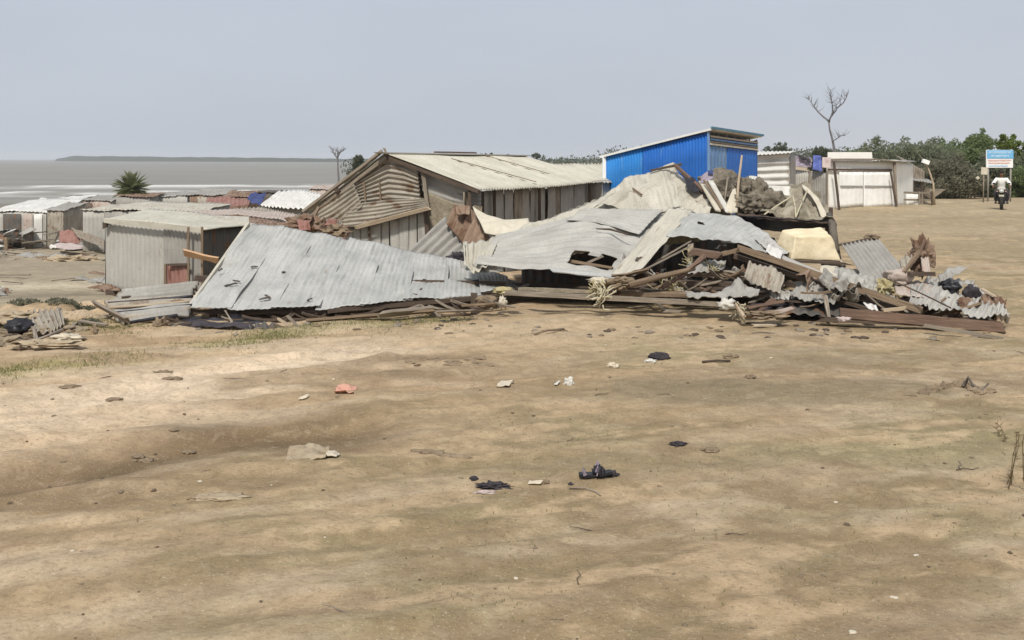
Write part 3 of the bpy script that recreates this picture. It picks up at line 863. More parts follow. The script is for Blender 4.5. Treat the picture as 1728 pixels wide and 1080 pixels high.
# one raised lap and one pale loose strip on the roof
for (a0, a1, s0, s1, w, sd) in ((.30, .42, .16, .93, .05, 1), (.62, .70, .05, .7, .045, 2)):
    p0 = rg.lerp(eR, s0) + AX * a0 + Vector((.01, -.01, .045)); p1 = rg.lerp(eR, s1) + AX * a1 + Vector((.01, -.01, .045))
    MB().beam(p0, p1, w, .02, 0, 6, .2, sd).build('batten', M['wood_brown'], rs)
MB().beam(rg.lerp(eR, .0) + AX * .28 + Vector((0, 0, .09)), rg.lerp(eR, .02) + AX * .56 + Vector((0, 0, .10)), .05, .04, 0, 4, .1, 3).build('batten', M['wood_red'], rs)
# rafters and rake boards on the gable
mb = MB(); mb.beam(eL + over * 1.3 + Vector((-.10, 0, -.02)), rg + over * 1.3 + Vector((-.03, 0, .10)), .07, .07, .3, 8, .2, 6)
mb.build('rake_board', M['wood_grey'], house)
mb = MB(); mb.beam(eL + over * 1.0 + Vector((.06, 0, -.10)), rg + over * 1.0 + Vector((.04, 0, -.05)), .06, .09, .1, 8, .2, 7)
mb.build('rake_board', M['wood_grey'], house)
MB().beam(rg + over * .8 + Vector((.02, 0, -.04)), eR + over * .8 + Vector((-.06, 0, -.05)), .05, .08, 0, 8, .1, 8).build('rake_board', M['wood_dark'], house)
MB().beam(P(648, 250, 23.9), P(654, 264, 23.9), .05, .05, 0, 3, .2, 9).build('finial_stub', M['wood_grey'], house)
# gable cladding: tan sheets laid with ridges level
gy = lambda u: 24.0 - .44 * ((u - 864) * 23.8 / F + 2.95)
def gp(u, v, o=0): return P(u, v, gy(u) + o)
sheet([gp(588, 314), gp(620, 290), gp(652, 267), gp(680, 274), gp(706, 288)], [gp(588, 346), gp(640, 345), gp(712, 345)],
      'gable_sheet', M['tin_tan'], house, waves=8.5, amp=.034, along='t', dents=.03, seed=11, nu=24, rag=(0, .04, 0, .04))
sheet([gp(528, 357, -.05), gp(560, 334, -.05), gp(598, 310, -.05)], [gp(545, 388, -.22), gp(575, 383, -.22), gp(612, 350, -.2)],
      'gable_sheet', M['tin_tan'], house, waves=6.5, amp=.032, along='t', dents=.04, seed=12, nu=16, rag=(0, .06, .04, .0))
sheet([gp(596, 344, -.12), gp(650, 337, -.12), gp(716, 335, -.1)], [gp(562, 387, -.36), gp(640, 378, -.34), gp(722, 352, -.3)],
      'gable_sheet', M['tin_tan'], house, waves=6, amp=.03, along='t', dents=.035, seed=13, nu=22, rag=(0, .05, .1, .0))
MB().beam(gp(600, 384, -.38), gp(724, 351, -.33), .09, .035, 1.2, 6, .1, 14).build('rail', M['wood_pale'], house)
MB().beam(gp(614, 308, -.06), gp(617, 342, -.08), .035, .03, 0, 3, .1, 15).build('batten', M['wood_brown'], house)
MB().beam(gp(640, 303, -.06), gp(643, 345, -.08), .03, .03, 0, 3, .1, 16).build('batten', M['wood_brown'], house)
MB().blob(gp(570, 322, -.12), (.06, .06, .07), 4, .4).build('knot', M['wood_dark'], house)
# lower gable wall: grey upright boards with gaps
rnd = random.Random(8)
u = 556
k = 0
while u < 716:
    w = rnd.uniform(11, 20)
    t0 = 392 - (u - 556) * .25
    o = rnd.uniform(-.03, .03)
    a = gp(u, t0, o); c = gp(u + w - rnd.uniform(.5, 1.8), t0 - 3, o + .01)
    g = gz(a.x, a.y) - .1
    sheet([a, c], [(a.x + rnd.uniform(-.05, .05), a.y, g), (c.x, c.y, g)], 'wall_board', M[rnd.choice(['tin_shack', 'tin_shack', 'tin_wall', 'tin_grey'])], house, waves=2, amp=.004, dents=.012, seed=20 + k, nu=5, nv=10, solid=.02)
    u += w; k += 1
MB().beam(gp(622, 376, -.1), gp(626, 440, -.12), .05, .05, 0, 3, .1, 17).build('post', M['wood_dark'], house)
# right part of the gable, set back under the roof
sheet([gp(703, 286, .16), gp(760, 304, .16), gp(812, 322, .16)], [gp(716, 330, .16), gp(765, 345, .16), gp(812, 352, .16)],
      'gable_sheet', M['tin_wall'], house, waves=4, amp=.012, along='t', dents=.02, seed=31, nu=16)
sheet([gp(716, 322, .13), gp(765, 342, .11), gp(812, 348, .11)], [gp(720, 440, .1), gp(812, 440, .1)],
      'gable_infill', M['hay'], house, waves=0, amp=0, dents=.05, dfreq=4, seed=32, nu=26, nv=26, solid=.03)
MB().beam(gp(713, 284, -.02), gp(722, 352, -.04), .09, .09, 0, 4, .15, 18).build('post', M['wood_grey'], house)
MB().beam(gp(718, 352, .0), gp(724, 440, .0), .09, .09, 0, 4, .15, 19).build('post', M['wood_dark'], house)
# long side wall under the eave: old boards and sacking, uneven
ins = Vector((-.45, .08, -.04))
n = 15
for k in range(n):
    f0, f1 = k / n + .002, (k + 1) / n - .004 * rnd.random()
    o = Vector((rnd.uniform(-.04, .04), rnd.uniform(-.03, .03), 0))
    a = eR + AX * f0 + ins + o; c = eR + AX * f1 + ins + o
    mat = M['tin_wall' if k % 5 else 'wood_grey']
    sheet([a, c], [(a.x + rnd.uniform(-.1, .1), a.y, gz(a.x, a.y) - .1), (c.x, c.y, gz(c.x, c.y) - .1)], 'wall_board', mat, house,
          waves=rnd.choice([1, 2, 3]), amp=.012, dents=.03, seed=50 + k, nu=14, nv=10, rag=(.05, 0, 0, 0), solid=.02)
for f0 in (0.0, .08, .16, .5, .98):
    a = eR + AX * f0 + ins * .75
    MB().beam((a.x, a.y, a.z), (a.x + .02, a.y, gz(a.x, a.y) - .1), .08, .08, 0, 4, .15, int(f0 * 50)).build('post', M['wood_dark'], house)
bw0 = eL + AX; bw1 = eR + AX
wallp((bw0.x, bw0.y), (bw1.x, bw1.y), bw0.z, bw1.z, 'wall_board', M['tin_wall'], house, 16, seed=71)
wallp((eL.x + .2, eL.y), (bw0.x + .2, bw0.y), eL.z, bw0.z, 'wall_board', M['tin_wall'], house, 26, seed=72)

# ---- small house right behind it
def gable_house(name, label, c, ax, wd, ln, eave, ridge, roofm, wallm, seed, group=None, z0=None, waves=30, cat='house'):
    """simple gabled hut; c plan centre, ax heading of the ridge (radians from +X)"""
    x, y = c; g = gz(x, y) if z0 is None else z0
    t = thing(name, label, cat, (x, y, g), group)
    a = Vector((math.cos(ax), math.sin(ax), 0)); n = Vector((-a.y, a.x, 0)); C = Vector((x, y, 0)); Z_ = Vector((0, 0, 1))
    r0 = C - a * ln / 2 + Z_ * ridge; r1 = C + a * ln / 2 + Z_ * ridge
    for s in (-1, 1):
        sheet([r0 - a * .15, r1 + a * .15], [r0 - a * .15 + n * s * (wd / 2 + .15) + Z_ * (eave - ridge - .08), r1 + a * .15 + n * s * (wd / 2 + .15) + Z_ * (eave - ridge - .08)],
              'roof', roofm, t, waves, .02, dents=.04, seed=seed + s, nv=6, rag=(0, .06, 0, 0))
        p0 = C - a * ln / 2 + n * s * wd / 2; p1 = C + a * ln / 2 + n * s * wd / 2
        wallp((p0.x, p0.y), (p1.x, p1.y), eave, eave, 'wall', wallm, t, int(ln * 5), .01, seed=seed + 3 + s, nv=5)
    for s in (-1, 1):
        e = C + a * s * ln / 2
        p0 = e - n * wd / 2; p1 = e + n * wd / 2
        gg = min(gz(p0.x, p0.y), gz(p1.x, p1.y)) - .1
        sheet([p0 + Z_ * eave, e + Z_ * (ridge - .02), p1 + Z_ * eave], [p0 + Z_ * gg, p1 + Z_ * gg], 'wall', wallm, t, int(wd * 5), .01, dents=.02, seed=seed + 7 + s, nv=6)
    return t
q = XY(985, 37)
gable_house('tin_house', 'small tan-roofed house tucked between the old house and the blue shed', q, math.atan2(7.7, 3.4) - .25, 3.4, 6.5, 2.6 - 36 * 35 / F, 2.6 - 8 * 38 / F, M['tin_roof'], M['tin_wall'], 300)

# ---- blue mono-pitch shed
bs_a = P(1195, 224, 31.0); bs_b = P(1021, 264, 35.5); bs_c = P(1278, 236, 34.5)
bs_d = bs_b + (bs_c - bs_a)
bz = gz(bs_a.x, bs_a.y)
shed = thing('blue_shed', 'tall bright-blue corrugated shed with a single sloping roof', 'shed', (bs_a.x, bs_a.y, bz))
def wseg(a, b_, t0, t1, mat, nm='wall', waves=12, top=0.0, seed=0, amp=.012):
    p = a.lerp(b_, t0); q_ = a.lerp(b_, t1)
    return sheet([p + Vector((0, 0, top)), q_ + Vector((0, 0, top))], [(p.x, p.y, gz(p.x, p.y) - .1), (q_.x, q_.y, gz(q_.x, q_.y) - .1)], nm, mat, shed, waves, amp, dents=.01, seed=seed, nv=5)
wseg(bs_b, bs_a, 0, .395, M['tin_sky'], waves=14, seed=1)
wseg(bs_b, bs_a, .4, 1, M['tin_royal'], waves=22, seed=2)
wseg(bs_a, bs_c, 0.02, .36, M['tin_bluegrey'], waves=5, top=-.06, seed=3)
wseg(bs_a, bs_c, .36, 1, M['tin_royal'], waves=10, top=-.06, seed=4)
wseg(bs_d, bs_c, 0, 1, M['tin_royal'], waves=30, seed=5)
wseg(bs_b, bs_d, 0, 1, M['tin_royal'], waves=16, seed=6)
# slatted vent strip above the right-hand wall
dirc = (bs_c - bs_a)
for k, (dz, m_) in enumerate(((-.10, 'wood_pale'), (-.19, 'tin_bluegrey'), (-.27, 'wood_grey'), (-.34, 'cloth_cream'))):
    MB().beam(bs_a + dirc * .03 + Vector((0, -.07, dz)), bs_c + Vector((0, -.07, dz)), .03, .055, 0, 6, .05, k).build('vent_slat', M[m_], shed)
for k in range(7):
    p = bs_a + dirc * (.03 + .16 * k) + Vector((0, .02, 0))
    MB().beam(p, p + Vector((0, 0, -.44)), .04, .04, 0, 1, .02, k).build('vent_post', M['wood_grey'], shed)
MB().beam(bs_a + Vector((0, -.03, .02)), (bs_a.x, bs_a.y - .03, bz - .1), .07, .07, 0, 3, .03, 1).build('corner_trim', M['tin_bluegrey'], shed)
MB().beam(bs_b + Vector((-.03, -.03, .02)), (bs_b.x - .03, bs_b.y - .03, gz(bs_b.x, bs_b.y) - .1), .12, .07, 0, 3, .03, 1).build('corner_trim', M['white_paint'], shed)
dl = (bs_b - bs_a)
ra = bs_a - dl.normalized() * .1 + Vector((0, -.12, .12)); rb = bs_b + dl.normalized() * .3 + Vector((0, -.12, .06))
rc = bs_c - dl.normalized() * .1 + Vector((.15, .1, .12)); rd = rb + (rc - ra)
rf = sheet([rd, rc], [rb, ra], 'roof', M['tin_white'], shed, waves=40, amp=.015, dents=.01, seed=9, nv=8, solid=.02)
MB().beam(rb + Vector((0, -.02, -.04)), ra + Vector((0, -.02, -.03)), .04, .06, 0, 8, .04, 2).build('fascia', M['white_paint'], rf)
MB().beam(ra + Vector((.0, -.03, .02)), rc + Vector((.0, -.03, .02)), .05, .07, 0, 8, .04, 3).build('fascia', M['teal'], rf)

# ---- white corrugated lean-to panel hut behind the sacks
wh = P(1245, 262, 38); wh2 = P(1332, 258, 38.5)
hut = thing('white_tin_hut', 'small hut of white corrugated sheets with level ridges right of the blue shed', 'hut', (wh.x, wh.y, gz(wh.x, wh.y)))
sheet([P(1243, 264, 38), P(1332, 258, 38.4)], [P(1243, 338, 38), P(1330, 338, 38.4)], 'wall', M['tin_white'], hut, waves=6.5, amp=.045, along='t', dents=.03, seed=3, nu=20)
sheet([P(1332, 258, 38.5), P(1343, 262, 42)], [P(1332, 338, 38.5), P(1343, 330, 42)], 'wall', M['tin_wall'], hut, waves=8, amp=.02, seed=4, nv=6)
sheet([P(1246, 256, 42), P(1343, 255, 42)], [P(1241, 264, 37.7), P(1334, 257, 38.1)], 'roof', M['tin_white'], hut, waves=14, amp=.02, seed=5, nv=6, solid=.02)
MB().beam(P(1243, 262, 37.9), P(1243, 345, 37.9), .07, .07, 0, 3, .1, 5).build('post', M['wood_grey'], hut)

# ---- grey sheet fence in front of the white shed
fa_, fb_ = XY(1334, 50), XY(1397, 48.6)
fence = thing('tin_fence', 'dull grey-green sheet-metal fence joining the white shed on its left', 'fence', (fa_[0], fa_[1], gz(*fa_)))
wallp(fa_, ((fa_[0] + fb_[0]) / 2, 49.3), EYE - 17 * 50 / F, EYE - 21 * 49.3 / F, 'sheet', M['tin_shack'], fence, 8, .025, seed=6, nv=6)
wallp(((fa_[0] + fb_[0]) / 2 + .02, 49.25), fb_, EYE - 20 * 49.3 / F, EYE - 24 * 48.6 / F, 'sheet', M['tin_wall'], fence, 8, .025, seed=7, nv=6)
for u_, d_ in ((1335, 49.9), (1366, 49.1), (1396, 48.5)):
    x_, y_ = XY(u_, d_); MB().beam((x_, y_, EYE - 20 * d_ / F), (x_, y_, gz(x_, y_) - .1), .08, .08, 0, 3, .1, u_).build('post', M['wood_grey'], fence)
def cloth(name, label, cat, pts_top, pts_bot, mat, seed, dents=.05, group=None, dfreq=3, rag=(0, .05, .03, .03), solid=.02, nu=18, nv=12):
    o = sheet(pts_top, pts_bot, name, mat, None, 0, 0, 's', dents, dfreq, seed, rag=rag, nu=nu, nv=nv, solid=solid)
    # the object's origin at its own lowest point
    co = [v.co.copy() for v in o.data.vertices]
    c = sum(co, Vector()) / len(co); c.z = min(v.z for v in co)
    for v in o.data.vertices: v.co -= c
    o.location = c
    return tag(o, label, cat, group)
cloth('laundry', 'crumpled blue cloth hanging over the grey fence', 'cloth', q3((1372, 262, 49.0), (1386, 263, 48.8)), q3((1371, 286, 48.7), (1388, 290, 48.6)), M['cloth_blue'], 3, .12)
cloth('laundry', 'faded purple cloth heaped on the left end of the grey fence', 'cloth', q3((1341, 264, 49.8), (1370, 267, 49.2)), q3((1342, 281, 49.5), (1370, 284, 49.0)), M['cloth_purple'], 4, .16)
cloth('laundry', 'dusty pink cloth beside the blue one on the fence', 'cloth', q3((1387, 265, 48.8), (1403, 266, 48.6)), q3((1387, 283, 48.5), (1402, 284, 48.4)), M['cloth_pink'], 5, .08)
cloth('laundry', 'near-black rag lying on top of the purple cloth', 'cloth', q3((1346, 261, 49.6), (1368, 268, 49.0)), q3((1350, 268, 49.4), (1370, 276, 48.8)), M['cloth_dark'], 6, .08)

# ---- white shed
wa = XY(1396, 50.0); wb = XY(1512, 51.6); wc_ = XY(1541, 56.5); wd_ = (wa[0] + wc_[0] - wb[0], wa[1] + wc_[1] - wb[1])
ws = thing('white_shed', 'white painted stall with boarded front, dark frame lines and a flat raised top', 'shed', (wa[0], wa[1], gz(*wa)))
def zat(v, d): return EYE - (v - HOR) * d / F
wallp(wa, wb, zat(269, 50), zat(270, 51.6), 'front_wall', M['white_wall'], ws, 10, .006, seed=1, nv=8, solid=.03)
wallp(wb, wc_, zat(270, 51.6), zat(276, 56.5), 'side_wall', M['white_wall'], ws, 6, .006, seed=2, nv=8, solid=.03)
wallp(wd_, wc_, zat(262, 53), zat(276, 56.5), 'back_wall', M['white_wall'], ws, 6, .006, seed=3, nv=4, solid=.03)
wallp(wa, wd_, zat(269, 50), zat(262, 53), 'side_wall', M['white_wall'], ws, 6, .006, seed=4, nv=4, solid=.03)
def on(t, v, o=.06):
    d = wa[1] + (wb[1] - wa[1]) * t
    x = wa[0] + (wb[0] - wa[0]) * t
    return Vector((x + o * .2, d - o, zat(v, d)))
sheet([(wd_[0], wd_[1], zat(266, 53)), (wc_[0] + .2, wc_[1], zat(272, 56.5))], [(wa[0] - .2, wa[1] - .3, zat(271, 50)), (wb[0] + .2, wb[1] - .3, zat(272, 51.6))],
      'roof', M['tin_wall'], ws, 20, .02, seed=5, nv=6, solid=.03)
mb = MB(); mb.beam(on(.0, 262.5, .05), on(.63, 262.5, .05), .08, .34, 0, 5, .01, 1); mb.build('parapet', M['white_wall'], ws)
MB().beam(on(-.02, 269, .12), on(.66, 269, .12), .06, .09, 0, 5, .1, 1).build('cross_beam', M['wood_grey'], ws)
MB().beam(on(.64, 269, .3), on(1.02, 273, .3), .3, .06, 0, 5, .1, 2).build('eave_board', M['wood_grey'], ws)
mb = MB(); mb.beam(on(-.01, 286, .1), on(.93, 287, .1), .06, .10, 0, 5, .1, 3); mb.build('cross_beam', M['wood_dark'], ws)
# shutters: two leaves with a middle rail
for t0, t1 in ((.16, .50), (.51, .93)):
    a, b_ = on(t0, 290, .08), on(t1, 290.5, .08)
    s_ = sheet([a, b_], [(a.x, a.y, zat(351, a.y)), (b_.x, b_.y, zat(347, b_.y))], 'shutter', M['white_paint'], ws, 5, .006, seed=8, nv=10, solid=.03)
    MB().beam(on(t0 + .005, 314, .13), on(t1 - .005, 314.5, .13), .02, .07, 0, 3, .05, 4).build('rail', M['tin_wall'], s_)
def wpost(u0, v0, u1, v1, d, w=.09, mat='wood_grey', nm='post', par=None, seed=1):
    return MB().beam(P(u0, v0, d), P(u1, v1, d), w, w, 0, 5, .12, seed).build(nm, M[mat], par)
wpost(1407, 272, 1417, 362, 49.4, .10, 'wood_dark', 'post', ws, 3)
wpost(1509, 270, 1513, 350, 51.2, .11, 'wood_grey', 'post', ws, 4)
wpost(1503, 290, 1513, 350, 50.9, .08, 'wood_dark', 'post', ws, 5)
MB().beam(P(1392, 359, 49.3), P(1432, 358, 49.3), .3, .06, 0, 3, .1, 6).build('step', M['concrete'], ws)

# lean-to hut right of it
l0 = XY(1536, 57); l1 = XY(1572, 60)
lt = thing('lean_to', 'brown open lean-to with a low roof against the right side of the white shed', 'shed', (l0[0], l0[1], gz(*l0)))
sheet([P(1512, 262, 59), P(1535, 272, 61)], [P(1524, 270, 57), P(1540, 284, 57)], 'roof', M['wood_grey'], lt, 6, .02, seed=2, nv=5, solid=.04)
sheet([P(1538, 276, 60), P(1560, 288, 60)], [P(1538, 344, 60), P(1560, 344, 60)], 'wall', M['wood_grey'], lt, 5, .02, seed=3, nv=6, solid=.04)
sheet([P(1536, 300, 60), P(1566, 302, 61)], [P(1536, 303, 56.5), P(1577, 309, 57)], 'roof', M['tin_wall'], lt, 8, .02, seed=4, nv=5, solid=.04)
sheet([P(1540, 306, 57.6), P(1554, 308, 57.8)], [P(1540, 346, 57.6), P(1554, 346, 57.8)], 'wall', M['tin_wall'], lt, 4, .02, seed=5, nv=5, solid=.03)
MB().beam(P(1574, 309, 57.2), P(1574, 344, 57.2), .1, .1, 0, 3, .1, 5).build('post', M['wood_dark'], lt)
MB().beam(P(1556, 309, 57.2), P(1556, 346, 57.2), .1, .1, 0, 3, .1, 6).build('post', M['wood_grey'], lt)
MB().beam(P(1556, 326, 57.4), P(1574, 327, 57.4), 1.0, .6, 0, 1, .02, 6).build('counter', M['wood_grey'], lt)

# rail bench
bn = thing('bench', 'weathered timber rail bench before the lean-to by the white shed', 'bench', (*XY(1540, 54), gz(*XY(1540, 54))))
for v in (325, 337): MB().beam(P(1519, v, 53.6), P(1573, v + .5, 54.6), .05, .10, 0, 4, .15, v).build('rail', M['wood_grey'], bn)
for u_, v1 in ((1521, 350), (1551, 347), (1572, 345)): MB().beam(P(u_, 324, 53.8), P(u_ + 1, v1 + 3, 53.8), .09, .09, 0, 3, .15, u_).build('leg', M['wood_grey' if u_ < 1570 else 'wood_dark'], bn)
sheet([P(1523, 328, 54.4), P(1550, 328, 54.6)], [P(1523, 352, 54.4), P(1550, 350, 54.6)], 'panel', M['white_wall'], bn, 3, .01, seed=3, nu=12, nv=5, solid=.03)

# lamp on a leaning pole
lp = thing('lamp_pole', 'leaning pale pole with a small white lamp head beside the lean-to', 'lamp', (*XY(1577, 56), gz(*XY(1577, 56))))
MB().tube([P(1577, 346, 56), P(1575, 310, 56), P(1568, 288, 56), P(1562, 275, 56)], [.06, .055, .045, .04], 7).build('pole', M['wood_pale'], lp, True)
MB().tube([P(1561, 274, 56), P(1555, 266, 56), P(1551, 261, 56)], [.035, .03, .015], 6).build('arm', M['wood_grey'], lp, True)
MB().box(P(1562, 273, 55.9), (.36, .22, .22), (0, .35, 0)).build('lamp_head', M['white_paint'], lp)

# ---- signboard
sg = thing('signboard', 'roadside signboard with blue header over white lines of text, on slim posts', 'sign', (*XY(1687, 60), gz(*XY(1687, 60))))
d = 60.0
def sbox(u0, v0, u1, v1, off, nm, mat, par, th=.02):
    a = P(u0, v0, d); c = P(u1, v1, d)
    return MB().box(((a.x + c.x) / 2, d + off, (a.z + c.z) / 2), (abs(c.x - a.x), th, abs(c.z - a.z))).build(nm, M[mat], par)
bd = sbox(1664, 253, 1709, 283, 0, 'board', 'sign_white', sg, .06)
sbox(1665, 253.5, 1709.5, 267.5, -.045, 'header', 'sign_blue', bd)
rnd = random.Random(4)
def scribble(u0, u1, v0, v1, mat, off, seed):
    """small letter-like strokes: the writing is too small to read in the photograph"""
    r = random.Random(seed); mb = MB(); u_ = u0
    a = P(u0, v0, d); c = P(u1, v0, d)
    mb.box(((a.x + c.x) / 2, d + off, a.z), (c.x - a.x, .012, .028))
    while u_ < u1:
        w = r.uniform(.5, 1.1); a = P(u_, v0, d); c = P(u_, v0 + (v1 - v0) * r.uniform(.6, 1), d)
        mb.box((a.x, d + off - .002, (a.z + c.z) / 2), (.022, .012, a.z - c.z), (0, r.uniform(-.35, .35), 0))
        mb.box((a.x + .02, d + off - .004, (a.z * .4 + c.z * .6)), (w * d / F * .8, .012, .02), (0, r.uniform(-.5, .5), 0))
        u_ += w + (r.random() < .18) * 1.2
    mb.build('lettering', M[mat], bd)
scribble(1668, 1706, 256, 260, 'sign_pale', -.062, 1); scribble(1672, 1702, 262, 265.5, 'sign_pale', -.062, 2)
scribble(1667, 1705, 270, 272.6, 'sign_red', -.04, 3); scribble(1667, 1703, 274.5, 277, 'sign_red', -.04, 4)
scribble(1668, 1700, 279.3, 281.6, 'sign_pale', -.04, 5)
for u_ in (1668, 1706): MB().tube([P(u_, 252, d + .08), (P(u_, 252, d).x, d + .08, gz(*XY(u_, d)) - .1)], .05, 8).build('post', M['tin_wall'], sg, True)
sn = thing('notice_sign', 'small cream notice plate on its own thin post left of the blue and white signboard', 'sign', (*XY(1660, 59), gz(*XY(1660, 59))))
MB().box(P(1661, 288.5, 59), (.37, .04, .42), (0, .06, 0)).build('plate', M['cloth_cream'], sn)
MB().tube([P(1660, 282, 59.05), (P(1660, 282, 59).x, 59.05, gz(*XY(1660, 59)) - .1)], .04, 7).build('post', M['wood_grey'], sn, True)
MB().box(P(1650, 300, 59), (.16, .04, .16), (0, .78, 0)).build('marker_plate', M['cloth_cream'], sn)
MB().beam(P(1650, 300, 59.05), P(1660, 303, 59.05), .03, .03).build('bracket', M['wood_grey'], sn)

# ---- shore shacks on the left
def shack(label, u0, u1, vt, vb, d, dep, wallm, roofm, seed, rise=.25, rot=0.0, group='shore shacks on the left', oh=.2, name='shack', waves=None, front_open=False, roofshift=0, patches=()):
    x0, y0 = XY(u0, d); x1 = (u1 - 864) * d / F; y1 = y0 + rot
    g = min(gz(x0, y0), gz(x1, y1)); zt = zat(vt, d)
    g = min(g, zat(vb, d))
    t = thing(name, label, 'shack', ((x0 + x1) / 2, (y0 + y1) / 2, g), group)
    b2 = (g - .1, g - .1)
    a = (x0, y0); b_ = (x1, y1); c = (x1 + .0, y1 + dep); e = (x0, y0 + dep)
    W = waves or max(4, int((x1 - x0) * 5))
    if not front_open:
        wallp(a, b_, zt, zt, 'front_wall', wallm, t, W, .014, seed=seed, base=b2, nv=6)
    wallp(b_, c, zt, zt + rise, 'side_wall', wallm, t, int(dep * 5), .014, seed=seed + 1, base=b2, nv=5)
    wallp(a, e, zt, zt + rise, 'side_wall', wallm, t, int(dep * 5), .014, seed=seed + 2, base=b2, nv=5)
    wallp(e, c, zt + rise, zt + rise, 'back_wall', wallm, t, W, .014, seed=seed + 3, base=b2, nv=5)
    tl = random.Random(seed).uniform(-.12, .12)
    sheet([(e[0] - oh, e[1] + .1, zt + tl + rise + .04 + roofshift), (c[0] + oh, c[1] + .1, zt + rise + .05)], [(a[0] - oh, a[1] - oh, zt + .02 + max(0, tl) + roofshift), (b_[0] + oh, b_[1] - oh, zt + .03)],
          'roof', roofm, t, W, .02, dents=.13, dfreq=.9, seed=seed + 5, rag=(.1, .22, .12, .12), nv=10, solid=.02)
    for (pu0, pu1, m_) in patches:
        q0, q1 = (pu0 - u0) / (u1 - u0), (pu1 - u0) / (u1 - u0)
        pa = Vector((x0 + (x1 - x0) * q0, y0 + (y1 - y0) * q0 - .06, 0)); pb = Vector((x0 + (x1 - x0) * q1, y0 + (y1 - y0) * q1 - .06, 0))
        sheet([(pa.x, pa.y, zt - .1), (pb.x, pb.y, zt - .1)], [(pa.x, pa.y, g), (pb.x, pb.y, g)], 'wall_patch', m_, t, 4, .012, seed=seed + 9, nv=5)
    return t
shack('grey-green walled shack with a white roof at the far left edge of the photo', -12, 78, 358, 406, 58, 5, M['tin_shack'], M['tin_white'], 401, rise=.5, patches=((6, 36, M['tin_dark']), (40, 56, M['tin_pink']), (58, 72, M['tin_white'])))
shack('narrow tan and rust board hut between the white-roofed shack and the red sheet heap', 80, 107, 355, 404, 57.5, 3, M['tin_tan'], M['tin_wall'], 411, rise=.3)
shack('pale grey walled shack with a long white roof behind the nearest shack', 140, 182, 357, 404, 52, 4, M['tin_shack'], M['tin_cream'], 421, rise=.1)
shack('long low shack with a pale sagging roof reaching right from the palm', 176, 340, 357, 385, 50, 5, M['tin_wall'], M['tin_cream'], 431, rise=.12)
shack('roofless hut with walls darkened as shaded openings at the surf edge beyond the white-roofed shack', 48, 84, 342, 352, 84, 3, M['tin_dark'], M['tin_shack'], 441, rise=.1)  # dark wall tin stands in for the shade of openings
shack('flat hut with walls darkened as shaded openings and a pale eave left of the palm tree by the sea', 88, 132, 337, 352, 86, 4, M['tin_dark'], M['tin_white'], 451, rise=.25)  # dark walls in place of shaded openings here too
shack('pinkish hut with a dark sheet as its shaded doorway directly left of the palm trunk', 138, 186, 340, 356, 74, 3, M['tin_pink'], M['tin_wall'], 461, rise=.2, patches=((140, 156, M['tin_dark']),))  # dark patch paints the shaded doorway; no opening is cut
shack('broken brown hut under the palm fronds', 196, 252, 333, 352, 70, 3, M['tin_wall'], M['tin_rust'], 471, rise=.1)
shack('plain grey hut just right of the palm tree', 256, 316, 331, 356, 72, 4, M['tin_shack'], M['tin_wall'], 481, rise=.1)
shack('rusty brown stall with a grey sheet roof between the grey hut and the blue tarpaulin', 320, 372, 330, 354, 70, 4, M['tin_rust'], M['tin_wall'], 491, rise=.35, patches=((333, 350, M['tin_tan']),))
shack('orange-brown stall open at the front beside the grey-roofed one', 374, 418, 334, 352, 68, 3, M['tin_rust'], M['tin_rust'], 501, rise=.3)
shack('low dark hut on the surf line above the white ribbed roof', 392, 470, 326, 345, 84, 3, M['tin_dark'], M['tin_dark'], 511, rise=.1)
shack('pink-roofed hut against the left end of the gabled house', 522, 566, 320, 345, 74, 3, M['tin_pink'], M['tin_pink'], 521, rise=.25)
shack('grey hut half hidden under the leaning white ribbed roof', 448, 530, 345, 372, 58, 3, M['tin_wall'], M['tin_wall'], 531, rise=.05)

# loose roofs among the shacks
def loose(label, top, bot, mat, seed, waves=10, amp=.03, name='loose_roof', cat='roof sheet', group='fallen roofs among the shore shacks', **kw):
    t = cloth_like(name, label, cat, top, bot, mat, seed, waves, amp, group, **kw)
    return t
def settle(o):
    co = [v.co.copy() for v in o.data.vertices]
    c = sum(co, Vector()) / len(co); c.z = min(v.z for v in co)
    for v in o.data.vertices: v.co -= c
    o.location = c
    return o
def cloth_like(name, label, cat, top, bot, mat, seed, waves, amp, group=None, **kw):
    kw.setdefault('dents', .04)
    return tag(settle(sheet(top, bot, name, mat, None, waves, amp, kw.pop('along', 's'), seed=seed, **kw)), label, cat, group)
loose('slanting white ribbed roof lying among the shore shacks left of the gable', q3((470, 322, 62), (505, 320, 61), (544, 327, 58)), q3((437, 347, 57), (480, 352, 55), (525, 353, 54)), M['tin_white'], 1, 12, .05, rag=(.1, .3, 0, .2))
loose('crumpled navy tarpaulin beside the white ribbed roof', q3((424, 326, 64), (450, 325, 64)), q3((412, 340, 62), (440, 345, 61)), M['cloth_navy'], 2, 0, 0, dents=.2, dfreq=1.5, name='tarpaulin')
loose('brick-red sheet slumped left of the navy tarpaulin', q3((350, 334, 62), (385, 331, 62), (422, 338, 62)), q3((345, 349, 59), (385, 350, 59), (420, 344, 60)), M['tin_red'], 3, 10, .03)
loose('long pale pink-brown roof sheet sagging behind the nearest shack', q3((310, 357, 44), (400, 352, 45), (470, 357, 44), (520, 366, 43)), q3((318, 364, 41), (400, 362, 40), (470, 370, 40), (505, 379, 39)), M['tin_pink'], 4, 30, .012, rag=(.05, .25, .2, .3))
loose('dark rusty roof sheet under the pale pink-brown one', q3((330, 362, 41), (420, 366, 40), (505, 378, 38)), q3((330, 370, 38), (420, 378, 37), (500, 392, 36)), M['tin_rust'], 5, 26, .015, rag=(.05, .3, .2, .3))
